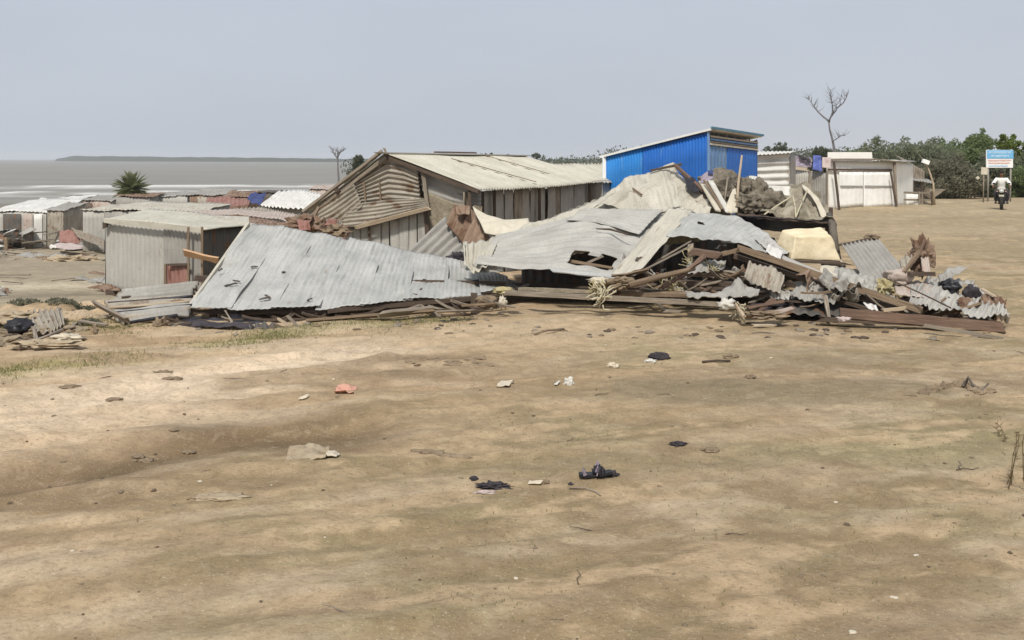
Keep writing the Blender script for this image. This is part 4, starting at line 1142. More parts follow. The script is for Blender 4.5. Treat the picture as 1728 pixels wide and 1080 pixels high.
loose('curled brown roof sheet nearest the gable foot', q3((395, 352, 48), (440, 350, 48), (500, 360, 46)), q3((400, 360, 45), (450, 362, 45), (500, 372, 43)), M['tin_tan'], 6, 20, .03, rag=(.05, .25, .2, .3))
loose('broken red sheets heaped in front of the tan hut', q3((100, 388, 54), (118, 386, 54), (136, 392, 53)), q3((98, 408, 53), (118, 412, 52), (138, 410, 52)), M['tin_red'], 7, 5, .03, rag=(.2, .1, .1, .2))
loose('brown plank slab sloping down from the red sheet heap', q3((118, 383, 53), (150, 394, 52), (176, 404, 50)), q3((130, 400, 52), (155, 412, 50), (176, 418, 48)), M['wood_grey'], 8, 5, .02, rag=(.1, .2, .1, .2))
loose('small mauve tarpaulin scrap below the red sheet heap', q3((92, 410, 51), (115, 408, 51), (142, 414, 50)), q3((96, 418, 49), (118, 420, 48), (140, 420, 48)), M['cloth_pink'], 9, 0, 0, dents=.1, dfreq=2, name='tarpaulin')
loose('white sheet propped over the dark surf-side hut', q3((70, 333, 82), (84, 335, 81)), q3((52, 343, 80), (78, 350, 78)), M['tin_white'], 10, 4, .03)
loose('long strip of white sheet on the roof of the dark flat hut', q3((86, 338, 82), (134, 344, 80)), q3((86, 342, 79), (136, 348, 78)), M['tin_white'], 11, 8, .02)

# ---- nearest grey shack
sk = thing('grey_shack', 'near grey-beige corrugated shack with a flat pale roof on the beach below the bank', 'shack', (*XY(250, 28), gz(*XY(250, 28))))
a = XY(178, 28.2); b_ = XY(341, 26.0); c = XY(420, 29.5); e = (a[0] + c[0] - b_[0] - .3, a[1] + c[1] - b_[1])
ztl = zat(370, 28.2)
wallp(a, (a[0] + (b_[0] - a[0]) * .62, a[1] + (b_[1] - a[1]) * .62), ztl - .02, zat(379, 26.8), 'front_wall', M['tin_shack'], sk, 13, .012, seed=1, nv=8)
wallp((a[0] + (b_[0] - a[0]) * .625, a[1] + (b_[1] - a[1]) * .625 - .02), b_, zat(379, 26.8), zat(388, 26), 'front_wall', M['tin_wall'], sk, 10, .02, seed=2, nv=8)
wallp(b_, c, zat(388, 26), zat(384, 29.5), 'side_wall', M['tin_dark'], sk, 14, .02, seed=3, nv=8)  # right side coloured dark for its shade; the front stays pale
wallp(a, e, ztl, ztl, 'side_wall', M['tin_shack'], sk, 12, .02, seed=4, nv=4)
wallp(e, c, ztl, ztl, 'side_wall', M['tin_shack'], sk, 12, .02, seed=5, nv=4)
sheet([(e[0] - .1, e[1] + .2, ztl + .10), ((e[0] + c[0]) / 2, (e[1] + c[1]) / 2, ztl + .06), (c[0] + .3, c[1] + .2, zat(382, 29.5) + .06)],
      [P(175, 369, 28.0), P(250, 374, 27.2), P(325, 385, 26.1), P(345, 386, 25.7)], 'roof', M['tin_roof'], sk, 22, .012, dents=.04, dfreq=.8, seed=6, rag=(0, .1, 0, .15), nv=10, solid=.03)
MB().beam(P(176, 372, 27.95), P(340, 388, 25.75), .04, .14, 0, 8, .15, 4).build('fascia', M['tin_cream'], sk)
MB().beam(P(178, 372, 28.0), P(178, 383, 28.0), .12, .1, 0, 2, .1, 4).build('bracket', M['wood_dark'], sk)
q0 = XY(281, 26.55); q1 = XY(316, 26.1)
wallp(q0, q1, zat(446, 26.5), zat(445, 26.1), 'lower_panel', M['tin_red'], sk, 5, .012, seed=7, nv=6)
MB().beam(P(282, 447, 26.4), P(318, 446, 26.0), .06, .06, 0, 2, .1, 4).build('rail', M['wood_dark'], sk)
for u_ in (279, 318, 341): MB().beam(P(u_, 384 if u_ > 300 else 446, 26.9 - (u_ - 250) * .0135), P(u_, 498, 26.9 - (u_ - 250) * .0135), .05, .05, 0, 2, .1, u_).build('post', M['wood_brown'], sk)
bo = MB().beam(P(306, 425, 25.6), P(366, 439, 25.2), .2, .05, .9, 6, .15, 4).build('awning_board', M['wood_orange'], sk)

# scrap boards and torn sheets strewn through the shore settlement
rnd = random.Random(62)
sc_ = []
for k, m_ in enumerate(('wood_grey', 'tin_rust', 'tin_wall', 'wood_dark', 'tin_white')):
    if 'tin' in m_: o = sheet([(-.6, .3, 0), (0, .35, .12), (.6, .3, .02)], [(-.6, -.3, .03), (0, -.3, .1), (.6, -.35, 0)], 'scrap_sheet', M[m_], None, 6, .02, seed=k, nv=6, dents=.1, rag=(.08, .1, .08, .08))
    else: o = MB().beam((-.8, 0, 0), (.8, 0, .1), .12, .05, 0, 5, .3, k).build('scrap_board', M[m_])
    tag(o, 'torn sheet or board strewn among the shore shacks', 'scrap', 'scrap strewn among the shore shacks'); sc_.append(o)
for k in range(120):
    o = sc_[k] if k < 5 else sc_[rnd.randrange(5)].copy()
    if k > 4: COL.objects.link(o)
    u_ = rnd.uniform(-20, 545); d_ = rnd.choice([rnd.uniform(44, 60), rnd.uniform(55, 90)])
    if u_ < 185 and d_ < 57: d_ = rnd.uniform(56.6, 57.4)
    if u_ > 180 and d_ < 50: d_ = rnd.uniform(38, 47)
    x, y = XY(u_, d_)
    s_ = rnd.uniform(.6, 1.5)
    o.location = (x, y, gz(x, y) + rnd.choice([.1, .2, .5, 1.0, 1.5 if d_ > 60 else .4]) * .9)
    o.rotation_euler = (rnd.uniform(-.4, .5), rnd.uniform(-.35, .35), rnd.uniform(-1, 1)); o.scale = (s_, s_, s_)

for k in range(46):
    o = sc_[rnd.randrange(4)].copy(); COL.objects.link(o)
    o['label'] = 'grey or rusty scrap lying on the open beach between the near shack and the bank'; o['group'] = 'scrap on the open beach'
    u_ = rnd.uniform(-15, 176); d_ = rnd.choice([rnd.uniform(44, 56), rnd.uniform(26, 34), rnd.uniform(46, 54)])
    x, y = XY(u_, d_); s_ = rnd.uniform(.3, .8)
    o.location = (x, y, gz(x, y) + .05); o.rotation_euler = (rnd.uniform(-.3, .3), rnd.uniform(-.2, .2), rnd.uniform(-1.2, 1.2)); o.scale = (s_, s_, s_)

# ================================================================== THE WRECK
def piece(name, label, cat, mb, mat, smooth=False, group=None):
    o = mb.build(name, M[mat] if isinstance(mat, str) else mat, None, smooth)
    return tag(settle(o), label, cat, group)
PG = 'loose boards and timbers in the wreck'
SG = 'loose metal sheets in the wreck'

# ---- big fallen roof on the left
RT = q3((425, 372, 19.2), (458, 380, 19.0), (560, 395, 19.3), (640, 412, 19.5), (712, 432, 19.7), (790, 442, 20.0), (850, 466, 19.7), (893, 478, 19.2))
RB = q3((315, 522, 16.2), (400, 524, 16.0), (520, 520, 16.0), (640, 512, 16.3), (740, 505, 16.7), (830, 497, 17.2), (893, 481, 18.2))
big = thing('fallen_roof', 'large grey-blue corrugated roof lying tilted on the ground at the left of the wreck', 'roof', (P(560, 530, 16.2).x, 16.2, gz(P(560, 530, 16.2).x, 16.2)))
n = 9
TT = resample(RT, 91); BB = resample(RB, 91)
rnd = random.Random(77)
for k in range(n):
    i0 = k * 10; i1 = min(90, k * 10 + 11)
    off = Vector((0, -.012 * (k % 2), .012 * (k % 2)))
    sk_ = Vector((rnd.uniform(-.02, .02), 0, rnd.uniform(-.02, .03)))
    ht = lambda s, t, kk=k: False
    hs = []
    for _ in range(2):
        hs.append((rnd.uniform(.15, .85), rnd.uniform(.15, .85), rnd.uniform(.02, .05), rnd.uniform(.006, .012)))
    sheet([p + off + sk_ for p in TT[i0:i1 + 1]], [p + off + Vector((0, rnd.uniform(-.04, .02) * 0 - .0, 0)) for p in BB[i0:i1 + 1]],
          'roof_sheet', M['tin_blue'], big, waves=8, amp=.004, dents=.10, dfreq=1.1, seed=100 + k, rag=(.07, .08, 0, 0), nv=40, nu=48)
# rust-edged tears lifted from the sheets
for k, (u_, v_, L, an) in enumerate(((389, 480, .22, .5), (400, 474, .12, -.3), (446, 503, .16, .5), (452, 500, .14, -.8), (428, 450, .13, .1), (483, 424, .16, -.2), (583, 440, .09, .1), (478, 459, .06, .6), (372, 455, .1, .9), (716, 472, .06, 0), (710, 488, .05, 1), (806, 473, .28, .25), (523, 505, .12, .8), (690, 506, .1, 0), (760, 484, .06, 0))):
    f = (u_ - 315) / 575.
    s_ = (v_ - 372) / 150.
    d_ = 19.4 - 3.3 * max(0, (v_ - (372 + (u_ - 425) * .23)) / (520 - (372 + (u_ - 425) * .23))) - .22
    if u_ > 640: d_ -= .1
    p = P(u_, v_, d_)
    w = Vector((math.cos(an) * L / 2, 0, math.sin(an) * L / 2 * .5))
    MB().beam(p - w, p + w, .035, .02, .4, 4, .6, k).build('torn_flap', M['tin_dark'], big)
# dark timbers carrying the roof edge
MB().beam(P(312, 526, 16.3), P(560, 526, 16.2), .08, .07, 0, 10, .12, 1).build('purlin', M['wood_dark'], big)
MB().beam(P(555, 524, 16.15), P(850, 499, 17.1), .07, .07, 0, 10, .12, 2).build('purlin', M['wood_dark'], big)
MB().beam(P(330, 470, 17.6), P(850, 480, 18.0), .10, .10, 0, 8, .1, 3).build('purlin', M['wood_dark'], big)
MB().beam(P(420, 376, 19.15), P(318, 519, 16.2), .05, .05, 0, 8, .1, 4).build('barge_board', M['tin_cream'], big)
for k, (u_, v_) in enumerate(((360, 545), (455, 545), (560, 538), (700, 520), (800, 512))):
    p = P(u_, v_ - 22, 16.4 + k * .12)
    MB().beam(p, (p.x, p.y, gz(p.x, p.y) - .08), .1, .1, 0, 3, .1, k).build('prop', M['wood_dark'], big)

# things under and before its lower edge
piece('board', 'long dark plank on the ground below the left roof edge', 'board', MB().beam(P(335, 541, 15.9), P(600, 537, 16.1), .05, .035, .2, 8, .15, 1), 'wood_dark', group=PG)
piece('board', 'thin brown board under the middle of the left roof edge', 'board', MB().beam(P(520, 541, 15.7), P(735, 524, 16.3), .10, .04, .4, 8, .15, 2), 'wood_brown', group=PG)
piece('board', 'short pale board lying flat left of the rag bundle', 'board', MB().beam(P(640, 531, 15.9), P(736, 521, 16.4), .14, .05, .7, 5, .15, 3), 'wood_grey', group=PG)
cloth('tarpaulin', 'black tarpaulin crumpled under the left roof corner, also filling its shadow gap', 'tarpaulin', q3((290, 540, 16.0), (340, 534, 16.1), (400, 535, 16.1), (472, 538, 16.1)), q3((296, 557, 15.3), (340, 568, 14.95), (400, 569, 14.95), (470, 566, 15.1)), M['tarp_black'], 3, .09, dfreq=3, nu=40, nv=16)  # black cloth reaches up to paint the shaded gap below the roof edge
cloth('cloth', 'grey ribbed awning strip draped over the black tarpaulin', 'cloth', q3((300, 543, 15.5), (370, 543, 15.4), (410, 545, 15.4), (430, 550, 15.3)), q3((306, 547, 15.35), (350, 553, 15.15), (395, 552, 15.15), (425, 560, 15.0)), M['cloth_dark'], 5, .05, dfreq=4, nu=40, nv=10)
loose('dark sheet folded into a tunnel at the end of the black tarpaulin', q3((405, 556, 15.3), (440, 544, 15.3), (470, 549, 15.3)), q3((405, 566, 15.0), (440, 566, 15.0), (474, 566, 15.0)), M['tin_dark'], 3, 5, .03, name='metal_sheet', cat='sheet', group=SG)
for k, (u_, v_, L, an, m_, lb) in enumerate((
        (485, 548, .35, -.5, 'wood_pale', 'pale splintered stick leaning right of the black tarpaulin'),
        (497, 545, .30, -.7, 'wood_grey', 'second grey stick in the small bundle right of the black tarpaulin'),
        (476, 552, .25, -.3, 'wood_brown', 'short brown stick at the foot of the small stick bundle'))):
    p = P(u_, v_, 15.3); w = Vector((math.cos(an) * L / 2, -.05, math.sin(an) * L / 2))
    piece('stick', lb, 'stick', MB().beam(p - w, p + w, .04, .03, 0, 3, .2, k), m_, group=PG)
piece('mud_clump', 'brown root clump at the far left foot of the wreck', 'clump', MB().blob(P(272, 552, 15.4) , (.14, .12, .12), 3, .9, 2.5), 'mud')
piece('mud_clump', 'flat pile of dirt and twigs below the brown root clump', 'clump', MB().blob(P(272, 566, 15.0) , (.26, .16, .045), 5, .8, 3), 'clod')
rgs = MB()
for k in range(5):
    rgs.blob(P(845 + k * 3, 512 - k * 2, 16.6), (.06, .06, .07), k, .6, 2)
piece('rag_bundle', 'white rag knotted round the beam end at the middle of the wreck', 'rag', MB().blob(P(848, 510, 16.4), (.06, .05, .09), 9, .9, 2.6), 'cloth_cream', True)
piece('rag_bundle', 'dark green and grey rag heap above the white knotted rag', 'rag', MB().blob(P(850, 491, 16.7), (.17, .12, .06), 12, .8, 2.6), 'straw', True)
piece('rag_bundle', 'brown tangle of bark left of the white knotted rag', 'rag', MB().blob(P(822, 508, 16.6), (.17, .1, .09), 15, .9, 2.8), 'mud', True)
for k, (u0, v0, u1, v1, lb) in enumerate(((735, 526, 815, 523, 'weathered grey slat lying below the roof edge left of the rags'), (745, 533, 800, 530, 'low broken slat on the sand left of the rags'), (780, 516, 835, 512, 'slim brown slat running into the bark tangle'))):
    piece('board', lb, 'board', MB().beam(P(u0, v0, 15.8), P(u1, v1, 16.1), .07, .03, .3, 4, .3, k), ['wood_grey', 'wood_dark', 'wood_brown'][k], group=PG)

# ---- stack of corrugated sheets at far left foot
stk = [
    ('top corrugated sheet of the low grey stack left of the fallen roof', q3((202, 494, 17.25), (270, 485, 17.35), (338, 478, 17.55)), q3((180, 511, 16.75), (250, 506, 16.85), (326, 500, 16.95)), 'tin_wall', 3),
    ('middle corrugated sheet of the low stack, its ridges showing along the edge', q3((172, 513, 16.65), (250, 508, 16.75), (328, 502, 16.85)), q3((184, 529, 16.25), (250, 523, 16.25), (325, 514, 16.45)), 'tin_tan', 3),
    ('lowest corrugated sheet of the low stack, half buried in sand', q3((178, 531, 16.15), (250, 524, 16.25), (325, 517, 16.35)), q3((205, 546, 15.65), (262, 536, 15.75), (320, 526, 15.95)), 'tin_wall', 3)]
for k, (lb, a_, b2, m_, w_) in enumerate(stk):
    loose(lb, a_, b2, M[m_], 20 + k, w_, .085, name='metal_sheet', cat='sheet', group=SG, along='t', nu=26, dents=.06, rag=(0, .02, .1, .05))
for k, (a0, b0, c0, m_, lb) in enumerate((
        ((182, 512, 16.55), (250, 507, 16.65), (326, 500, 16.75), 'tarp_black', 'black strip drawn as the shadow gap under the top sheet of the low grey stack'),
        ((176, 520, 16.25), (250, 515, 16.35), (324, 508, 16.45), 'wood_pale', 'pale strip drawn as light on a ridge along the middle of the low grey stack'),
        ((184, 529, 16.05), (250, 523, 16.15), (324, 515, 16.25), 'tarp_black', 'black strip drawn as the shadow gap under the middle sheet of the low grey stack'),
        ((200, 537, 15.75), (255, 529, 15.85), (322, 520, 16.05), 'wood_pale', 'pale strip drawn as light along the lowest sheet of the low grey stack'),
        ((205, 502, 16.85), (262, 495, 17.05), (330, 488, 17.15), 'wood_dark', 'dark strip drawn as shade across the top sheet of the low grey stack'),
        ((210, 546, 15.45), (262, 537, 15.65), (300, 532, 15.75), 'tarp_black', 'black strip drawn as shade at the foot of the low grey stack'))):
    piece('batten', lb, 'batten', MB().tube(resample(q3(a0, b0, c0), 9), .028 if m_ == 'tarp_black' else .02, 6), m_, True, group=PG)  # dark and pale strips paint shade and light between the stacked sheets
piece('board', 'pale board slanting across the left end of the low sheet stack', 'board', MB().beam(P(160, 512, 16.15), P(216, 541, 15.15), .12, .04, .9, 5, .1, 8), 'wood_grey', group=PG)
piece('board', 'dark stub lying behind the pale slanting board', 'board', MB().beam(P(182, 493, 17.25), P(196, 495, 17.25), .1, .08, 0, 2, .2, 8), 'wood_dark', group=PG)
# rubble at the extreme left
loose('ribbed grey sheet leaning over a dark hollow at the far left rubble', q3((46, 526, 15.80), (70, 524, 15.80), (104, 521, 16.00)), q3((62, 562, 14.40), (84, 562, 14.50), (108, 546, 15.00)), M['tin_tan'], 31, 6, .03, name='metal_sheet', cat='sheet', group=SG, nv=14)
piece('rag_bundle', 'black plastic bag in the hollow beside the ribbed grey sheet', 'bag', MB().blob(P(34, 551, 14.70), (.19, .14, .11), 21, .6, 2), 'tarp_black', True)
piece('mud_clump', 'sandy mound above the black plastic bag', 'clump', MB().blob(P(20, 536, 15.30), (.36, .22, .10), 22, .7, 2), 'clod')
piece('mud_clump', 'long broken mud slab below the ribbed grey sheet', 'clump', MB().blob(P(85, 580, 13.60), (.36, .14, .05), 24, .8, 2.2), 'clod')
piece('board', 'dark stick at the left edge under the sandy mound', 'board', MB().beam(P(-5, 572, 14.10), P(28, 566, 14.20), .05, .05, 0, 3, .2, 8), 'wood_dark', group=PG)
piece('rag_bundle', 'pale crumpled rag beside the long mud slab', 'rag', MB().blob(P(112, 569, 14.10), (.2, .12, .045), 28, .9, 2.5), 'paper', True)

# ---- leaning sheets between the house and the fallen roof
loose('blue-grey corrugated sheet leaning steeply against the house wall', q3((750, 366, 21.6), (776, 384, 21.3), (806, 420, 20.9)), q3((684, 428, 20.7), (725, 440, 20.6), (762, 452, 20.3)), M['tin_wall'], 41, 6, .06, name='metal_sheet', cat='sheet', group=SG, nv=16, dents=.03, rag=(.04, .05, 0, 0))
loose('rusty brown corrugated sheet leaning right of the blue-grey one', q3((768, 343, 21.4), (800, 352, 21.1), (830, 396, 20.6)), q3((752, 378, 21.2), (780, 412, 20.8), (798, 442, 20.2)), M['tin_rust'], 42, 6, .055, name='metal_sheet', cat='sheet', group=SG, nv=14, rag=(.12, .05, 0, 0))
cloth('cloth', 'dull red cloth caught on top of the rusty brown sheet', 'cloth', q3((766, 345, 21.1), (795, 345, 21.0)), q3((770, 368, 20.9), (795, 366, 20.8)), M['tin_rust'], 43, .08, rag=(.05, .12, .05, .05))
cloth('cloth', 'pale beige cloth stretched from the rusty sheet towards the collapsed roof', 'cloth', q3((797, 346, 20.9), (822, 362, 20.7), (850, 370, 20.6), (893, 368, 20.6)), q3((818, 392, 20.1), (835, 396, 20.0), (862, 396, 19.9), (900, 390, 20.0)), M['cloth_cream'], 44, .06, dfreq=2, nu=26, nv=16)
piece('rag_bundle', 'dark rag stuffed in the gap under the rusty brown sheet', 'rag', MB().blob(P(775, 436, 20.4), (.26, .12, .12), 33, .8, 2.2), 'cloth_dark', True)
sh = MB()
piece('rag_bundle', 'red-brown rubbish heap behind the peak of the fallen roof', 'rubbish', MB().blob(P(512, 378, 22.0), (.34, .2, .17), 35, .9, 3), 'tin_rust')
piece('rag_bundle', 'mossy rubbish lump at the foot of the gable boards', 'rubbish', MB().blob(P(566, 390, 21.5), (.26, .2, .12), 36, .9, 3), 'mud')
piece('board', 'broken stick standing out of the red-brown rubbish heap', 'board', MB().beam(P(484, 380, 21.9), P(507, 362, 22.0), .05, .05, 0, 3, .3, 5), 'wood_grey', group=PG)
piece('board', 'grey stick leaning on the left eave of the house', 'board', MB().beam(P(520, 384, 22.0), P(538, 350, 22.5), .05, .05, 0, 3, .3, 5), 'wood_brown', group=PG)
cloth('cloth', 'torn red cloth on the red-brown rubbish heap', 'cloth', q3((500, 372, 21.7), (522, 370, 21.7)), q3((504, 392, 21.5), (526, 390, 21.5)), M['tin_red'], 45, .08)

# ---- collapsed main roof
mainr = thing('collapsed_roof', 'collapsed cream and grey tin roof folded into a peak at the centre of the wreck', 'roof', (P(1000, 520, 18).x, 18.0, gz(P(1000, 520, 18).x, 18.0)))
# upper slope, cream, rising to the peak
sheet(q3((838, 396, 19.6), (905, 376, 20.0), (1000, 336, 20.8), (1060, 308, 21.4), (1128, 279, 22.2)),
      q3((850, 408, 19.1), (930, 402, 19.0), (1010, 396, 19.2), (1080, 372, 19.6), (1150, 352, 20.3)),
      'upper_sheet', M['tin_cream'], mainr, waves=26, amp=.006, dents=.24, dfreq=1.1, seed=201, nu=150, nv=24, rag=(.02, .03, 0, 0))
sheet(q3((1122, 280, 22.2), (1140, 276, 22.3), (1150, 290, 22.0), (1186, 330, 21.2), (1200, 352, 20.6)),
      q3((1000, 352, 20.1), (1050, 350, 20.1), (1110, 352, 20.1), (1160, 354, 20.1), (1198, 356, 20.2)),
      'upper_sheet', M['tin_cream'], mainr, waves=14, amp=.006, dents=.28, dfreq=1.4, seed=202, nu=84, nv=24, rag=(.02, .03, 0, 0))
# front slope: ridges run level, grey, ending in a lip above the dark opening
hole = lambda s, t: (.62 < s < .90 and .74 < t < .93 and not (.72 < s < .80 and t < .80))
sheet(q3((838, 398, 19.3), (900, 382, 19.6), (960, 366, 20.0), (1040, 352, 20.2), (1128, 352, 20.2)),
      q3((800, 447, 17.6), (860, 452, 17.4), (930, 456, 17.3), (1000, 463, 17.2), (1045, 466, 17.2)),
      'front_sheet', M['tin_grey'], mainr, waves=9, amp=.014, along='t', dents=.11, dfreq=.9, seed=203, nu=80, nv=90, holes=hole, rag=(0, .06, 0, 0))
# curled left flap
sheet(q3((784, 408, 18.4), (792, 403, 18.7), (812, 398, 19.1), (846, 396, 19.3)), q3((782, 445, 17.9), (792, 450, 17.6), (802, 450, 17.5), (822, 446, 17.5)),
      'curled_flap', M['tin_cream'], mainr, waves=5, amp=.03, dents=.04, seed=204, nv=14, curl=lambda s, t: -.10 * np.sin(s * 3.14))
sheet(q3((776, 440, 18.4), (800, 446, 17.9), (830, 452, 17.6)), q3((778, 452, 18.1), (806, 462, 17.7), (850, 458, 17.5)), 'curled_flap', M['tin_wall'], mainr, waves=4, amp=.02, seed=205, nv=8)
# light gutter strip along the lip
MB().beam(P(930, 455, 17.15), P(1052, 468, 17.05), .13, .02, -.5, 8, .15, 6).build('lip_strip', M['tin_blue'], mainr)
# second grey patch sheets on the slope
sheet(q3((985, 350, 20.0), (1060, 352, 20.0), (1120, 353, 19.9)), q3((950, 372, 19.5), (1010, 378, 19.2), (1075, 398, 18.6)), 'patch_sheet', M['tin_grey'], mainr, waves=9, amp=.006, along='t', dents=.05, seed=206, nu=30, nv=40, rag=(.05, .1, .1, 0))
MB().tube(q3((1006, 386, 18.9), (1030, 387, 18.7), (1062, 396, 18.35)), [.012, .022, .012], 5).build('crease_shade_line', M['wood_dark'], mainr)  # dark tube drawn for the shade in the crease
# cover strip: wide pale board-like sheet running down over both slopes
sheet(q3((1128, 350, 20.0), (1170, 354, 19.9)), q3((1018, 476, 16.9), (1086, 452, 17.1)), 'cover_strip', M['tin_cream'], mainr, waves=3, amp=.012, dents=.03, dfreq=1.4, seed=207, nu=20, nv=40, rag=(0, .08, .05, .05), solid=.012)
# right sheet, blue-grey with a ragged lower edge
sheet(q3((1160, 353, 20.0), (1200, 356, 20.0), (1243, 362, 19.8), (1290, 396, 18.9), (1332, 428, 18.1)),
      q3((1118, 402, 18.6), (1150, 400, 18.4), (1180, 411, 18.1), (1204, 415, 18.0), (1232, 403, 18.1), (1262, 412, 17.8), (1300, 430, 17.6)),
      'right_sheet', M['tin_blue'], mainr, waves=10, amp=.006, dents=.15, dfreq=1.3, seed=208, nu=110, nv=36, rag=(.03, .03, 0, 0),
      holes=lambda s, t: (.17 < s < .235 and .48 < t < .56 and abs((s - .17) * 1.2 - (t - .48)) < .05))
sheet(q3((1268, 398, 18.5), (1310, 424, 17.9), (1385, 458, 17.2)), q3((1290, 418, 17.9), (1330, 443, 17.4), (1385, 472, 16.9)), 'edge_strip', M['tin_grey'], mainr, waves=3, amp=.008, along='t', dents=.03, seed=209, nu=40, nv=16)
sheet(q3((1296, 412, 17.8), (1322, 422, 17.7)), q3((1292, 424, 17.5), (1316, 440, 17.3)), 'edge_strip', M['tin_white'], mainr, waves=2, amp=.01, seed=210, nv=6)
# hanging inside lining under the right sheet
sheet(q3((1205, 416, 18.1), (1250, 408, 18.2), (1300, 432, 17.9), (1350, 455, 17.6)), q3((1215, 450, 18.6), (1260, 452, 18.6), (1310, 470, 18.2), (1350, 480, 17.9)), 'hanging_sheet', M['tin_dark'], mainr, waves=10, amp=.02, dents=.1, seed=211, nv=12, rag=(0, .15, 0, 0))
# rear slope closes the roof from behind
sheet(q3((860, 398, 19.5), (1000, 340, 20.9), (1130, 282, 22.3), (1200, 340, 21.6), (1330, 420, 19.2)), q3((860, 440, 22.0), (1000, 430, 23.0), (1130, 420, 24.0), (1200, 430, 23.5), (1330, 450, 21.5)), 'rear_sheet', M['tin_roof'], mainr, waves=40, amp=.02, dents=.08, seed=212, nv=12)
# peak: dark red and black rim battens
MB().beam(P(1098, 288, 21.7), P(1150, 277, 22.0), .05, .05, 0, 5, .2, 1).build('peak_batten', M['wood_dark'], mainr)
MB().beam(P(1140, 279, 21.9), P(1186, 322, 21.0), .08, .06, 0, 5, .2, 2).build('peak_batten', M['wood_red'], mainr)
MB().beam(P(1152, 292, 21.8), P(1196, 338, 20.9), .07, .06, 0, 5, .2, 3).build('peak_batten', M['wood_dark'], mainr)

cloth('cloth', 'dark grey-green cloth patch tucked under the roof peak', 'cloth', q3((1154, 300, 21.4), (1170, 297, 21.4), (1184, 312, 21.2)), q3((1158, 314, 21.1), (1172, 326, 20.9), (1184, 322, 21.0)), M['tarp_black'], 61, .03)
piece('board', 'thin straight rod lying along the upper slope crease', 'board', MB().beam(P(1068, 318, 20.7), P(1083, 329, 20.5), .03, .03, 0, 3, .2, 5), 'wood_brown', group=PG)
piece('board', 'curved brown batten on the cream slope left of the strip', 'board', MB().beam(P(1092, 333, 20.55), P(1124, 347, 20.3), .04, .03, 0, 4, .2, 6), 'wood_dark', group=PG)
# leaning strips right of the peak
piece('board', 'white painted plank leaning from the peak down to the blue-grey sheet', 'board', MB().beam(P(1196, 300, 21.3), P(1228, 356, 20.2), .13, .03, .3, 5, .08, 1), 'cloth_white', group=PG)
piece('board', 'cream plank leaning left of the white painted one', 'board', MB().beam(P(1184, 308, 21.2), P(1212, 356, 20.1), .11, .03, .2, 5, .08, 2), 'cloth_cream', group=PG)
piece('board', 'narrow wood batten between the leaning white and cream planks', 'board', MB().beam(P(1188, 304, 21.0), P(1220, 354, 20.1), .04, .03, 0, 5, .1, 3), 'wood_brown', group=PG)
cloth('cloth', 'small white and red cloth caught on top of the leaning planks', 'cloth', q3((1182, 298, 21.4), (1192, 289, 21.4), (1206, 290, 21.4)), q3((1180, 312, 21.1), (1192, 308, 21.1), (1204, 302, 21.2)), M['cloth_purple'], 62, .05)
cloth('cloth', 'navy rag at the tip of the leaning planks', 'cloth', q3((1194, 288, 21.3), (1204, 287, 21.3)), q3((1194, 294, 21.2), (1205, 296, 21.2)), M['cloth_navy'], 63, .03)
cloth('sail_cloth', 'pointed pinkish-grey cloth hanging from the upright pole left of the sacks', 'cloth', q3((1237, 318, 20.8), (1242, 318, 20.8)), q3((1222, 356, 20.2), (1234, 361, 20.1), (1245, 358, 20.2)), M['cloth_cream'], 64, .03, nu=14, nv=14, rag=(0, .03, 0, 0))
piece('pole', 'slim upright pale pole with a rusty tip rising left of the sacks', 'pole', MB().tube(q3((1243, 362, 20.3), (1246, 310, 20.5), (1252, 262, 20.6)), [.03, .027, .02], 7), 'wood_pale', True)
piece('pole', 'short dark pole standing between the leaning planks and the upright pole', 'pole', MB().tube(q3((1222, 345, 20.9), (1228, 300, 21.1)), [.025, .02], 6), 'wood_grey', True)
piece('rubbish_heap', 'dark brown straw heap behind the leaning planks', 'heap', MB().blob(P(1218, 322, 23.0), (.5, .35, .45), 65, .5, 2.2), 'cloth_brown')

# ---- platform and sacks
plat = thing('broken_platform', 'dark timber platform carrying the sacks above the yellow block', 'platform', (P(1320, 520, 19.5).x, 19.5, gz(P(1320, 520, 19.5).x, 19.5)))
sheet(q3((1236, 348, 21.9), (1300, 350, 21.9), (1400, 352, 21.9)), q3((1245, 362, 19.9), (1310, 368, 19.6), (1412, 378, 19.4)), 'deck', M['wood_dark'], plat, waves=8, amp=.01, dents=.03, seed=70, nv=10, solid=.05)
sheet(q3((1246, 362, 19.85), (1310, 366, 19.6), (1400, 374, 19.4)), q3((1268, 388, 20.0), (1320, 392, 19.9), (1396, 388, 19.6)), 'shade_skirt', M['tarp_black'], plat, waves=3, amp=.01, dents=.06, seed=71, nu=36, nv=10, rag=(0, .12, 0, 0))  # black tarp also paints the shaded gap under the deck
for k, (u_, d_) in enumerate(((1262, 20.2), (1330, 20.4), (1398, 19.8), (1400, 21.6), (1250, 21.6))):
    p = P(u_, 366 if d_ < 21 else 352, d_)
    MB().beam(p, (p.x, p.y, gz(p.x, p.y) - .1), .11, .11, 0, 4, .1, k).build('leg', M['wood_dark'], plat)
SK = 'sacks and bedding on the platform'
def sack(lb, u_, v_, d_, r, mat, sd, amp=.35, sub=4, name='sack', freq=1.8):
    return piece(name, lb, name.replace('_', ' '), MB().blob(P(u_, v_, d_), r, sd, amp, freq, sub, .85), mat, True, SK)
sack('dark brown lumpy sack topmost at the left of the platform', 1256, 318, 20.9, (.20, .2, .2), 'cloth_brown', 1, .45, 5, freq=2.6)
sack('dark brown sack with knotted top beside the topmost one', 1281, 322, 20.8, (.17, .2, .22), 'cloth_brown', 2, .5)
sack('large dark sack at the bottom left of the platform', 1262, 344, 20.5, (.28, .26, .2), 'cloth_brown', 3, .45, 5, freq=2.6)
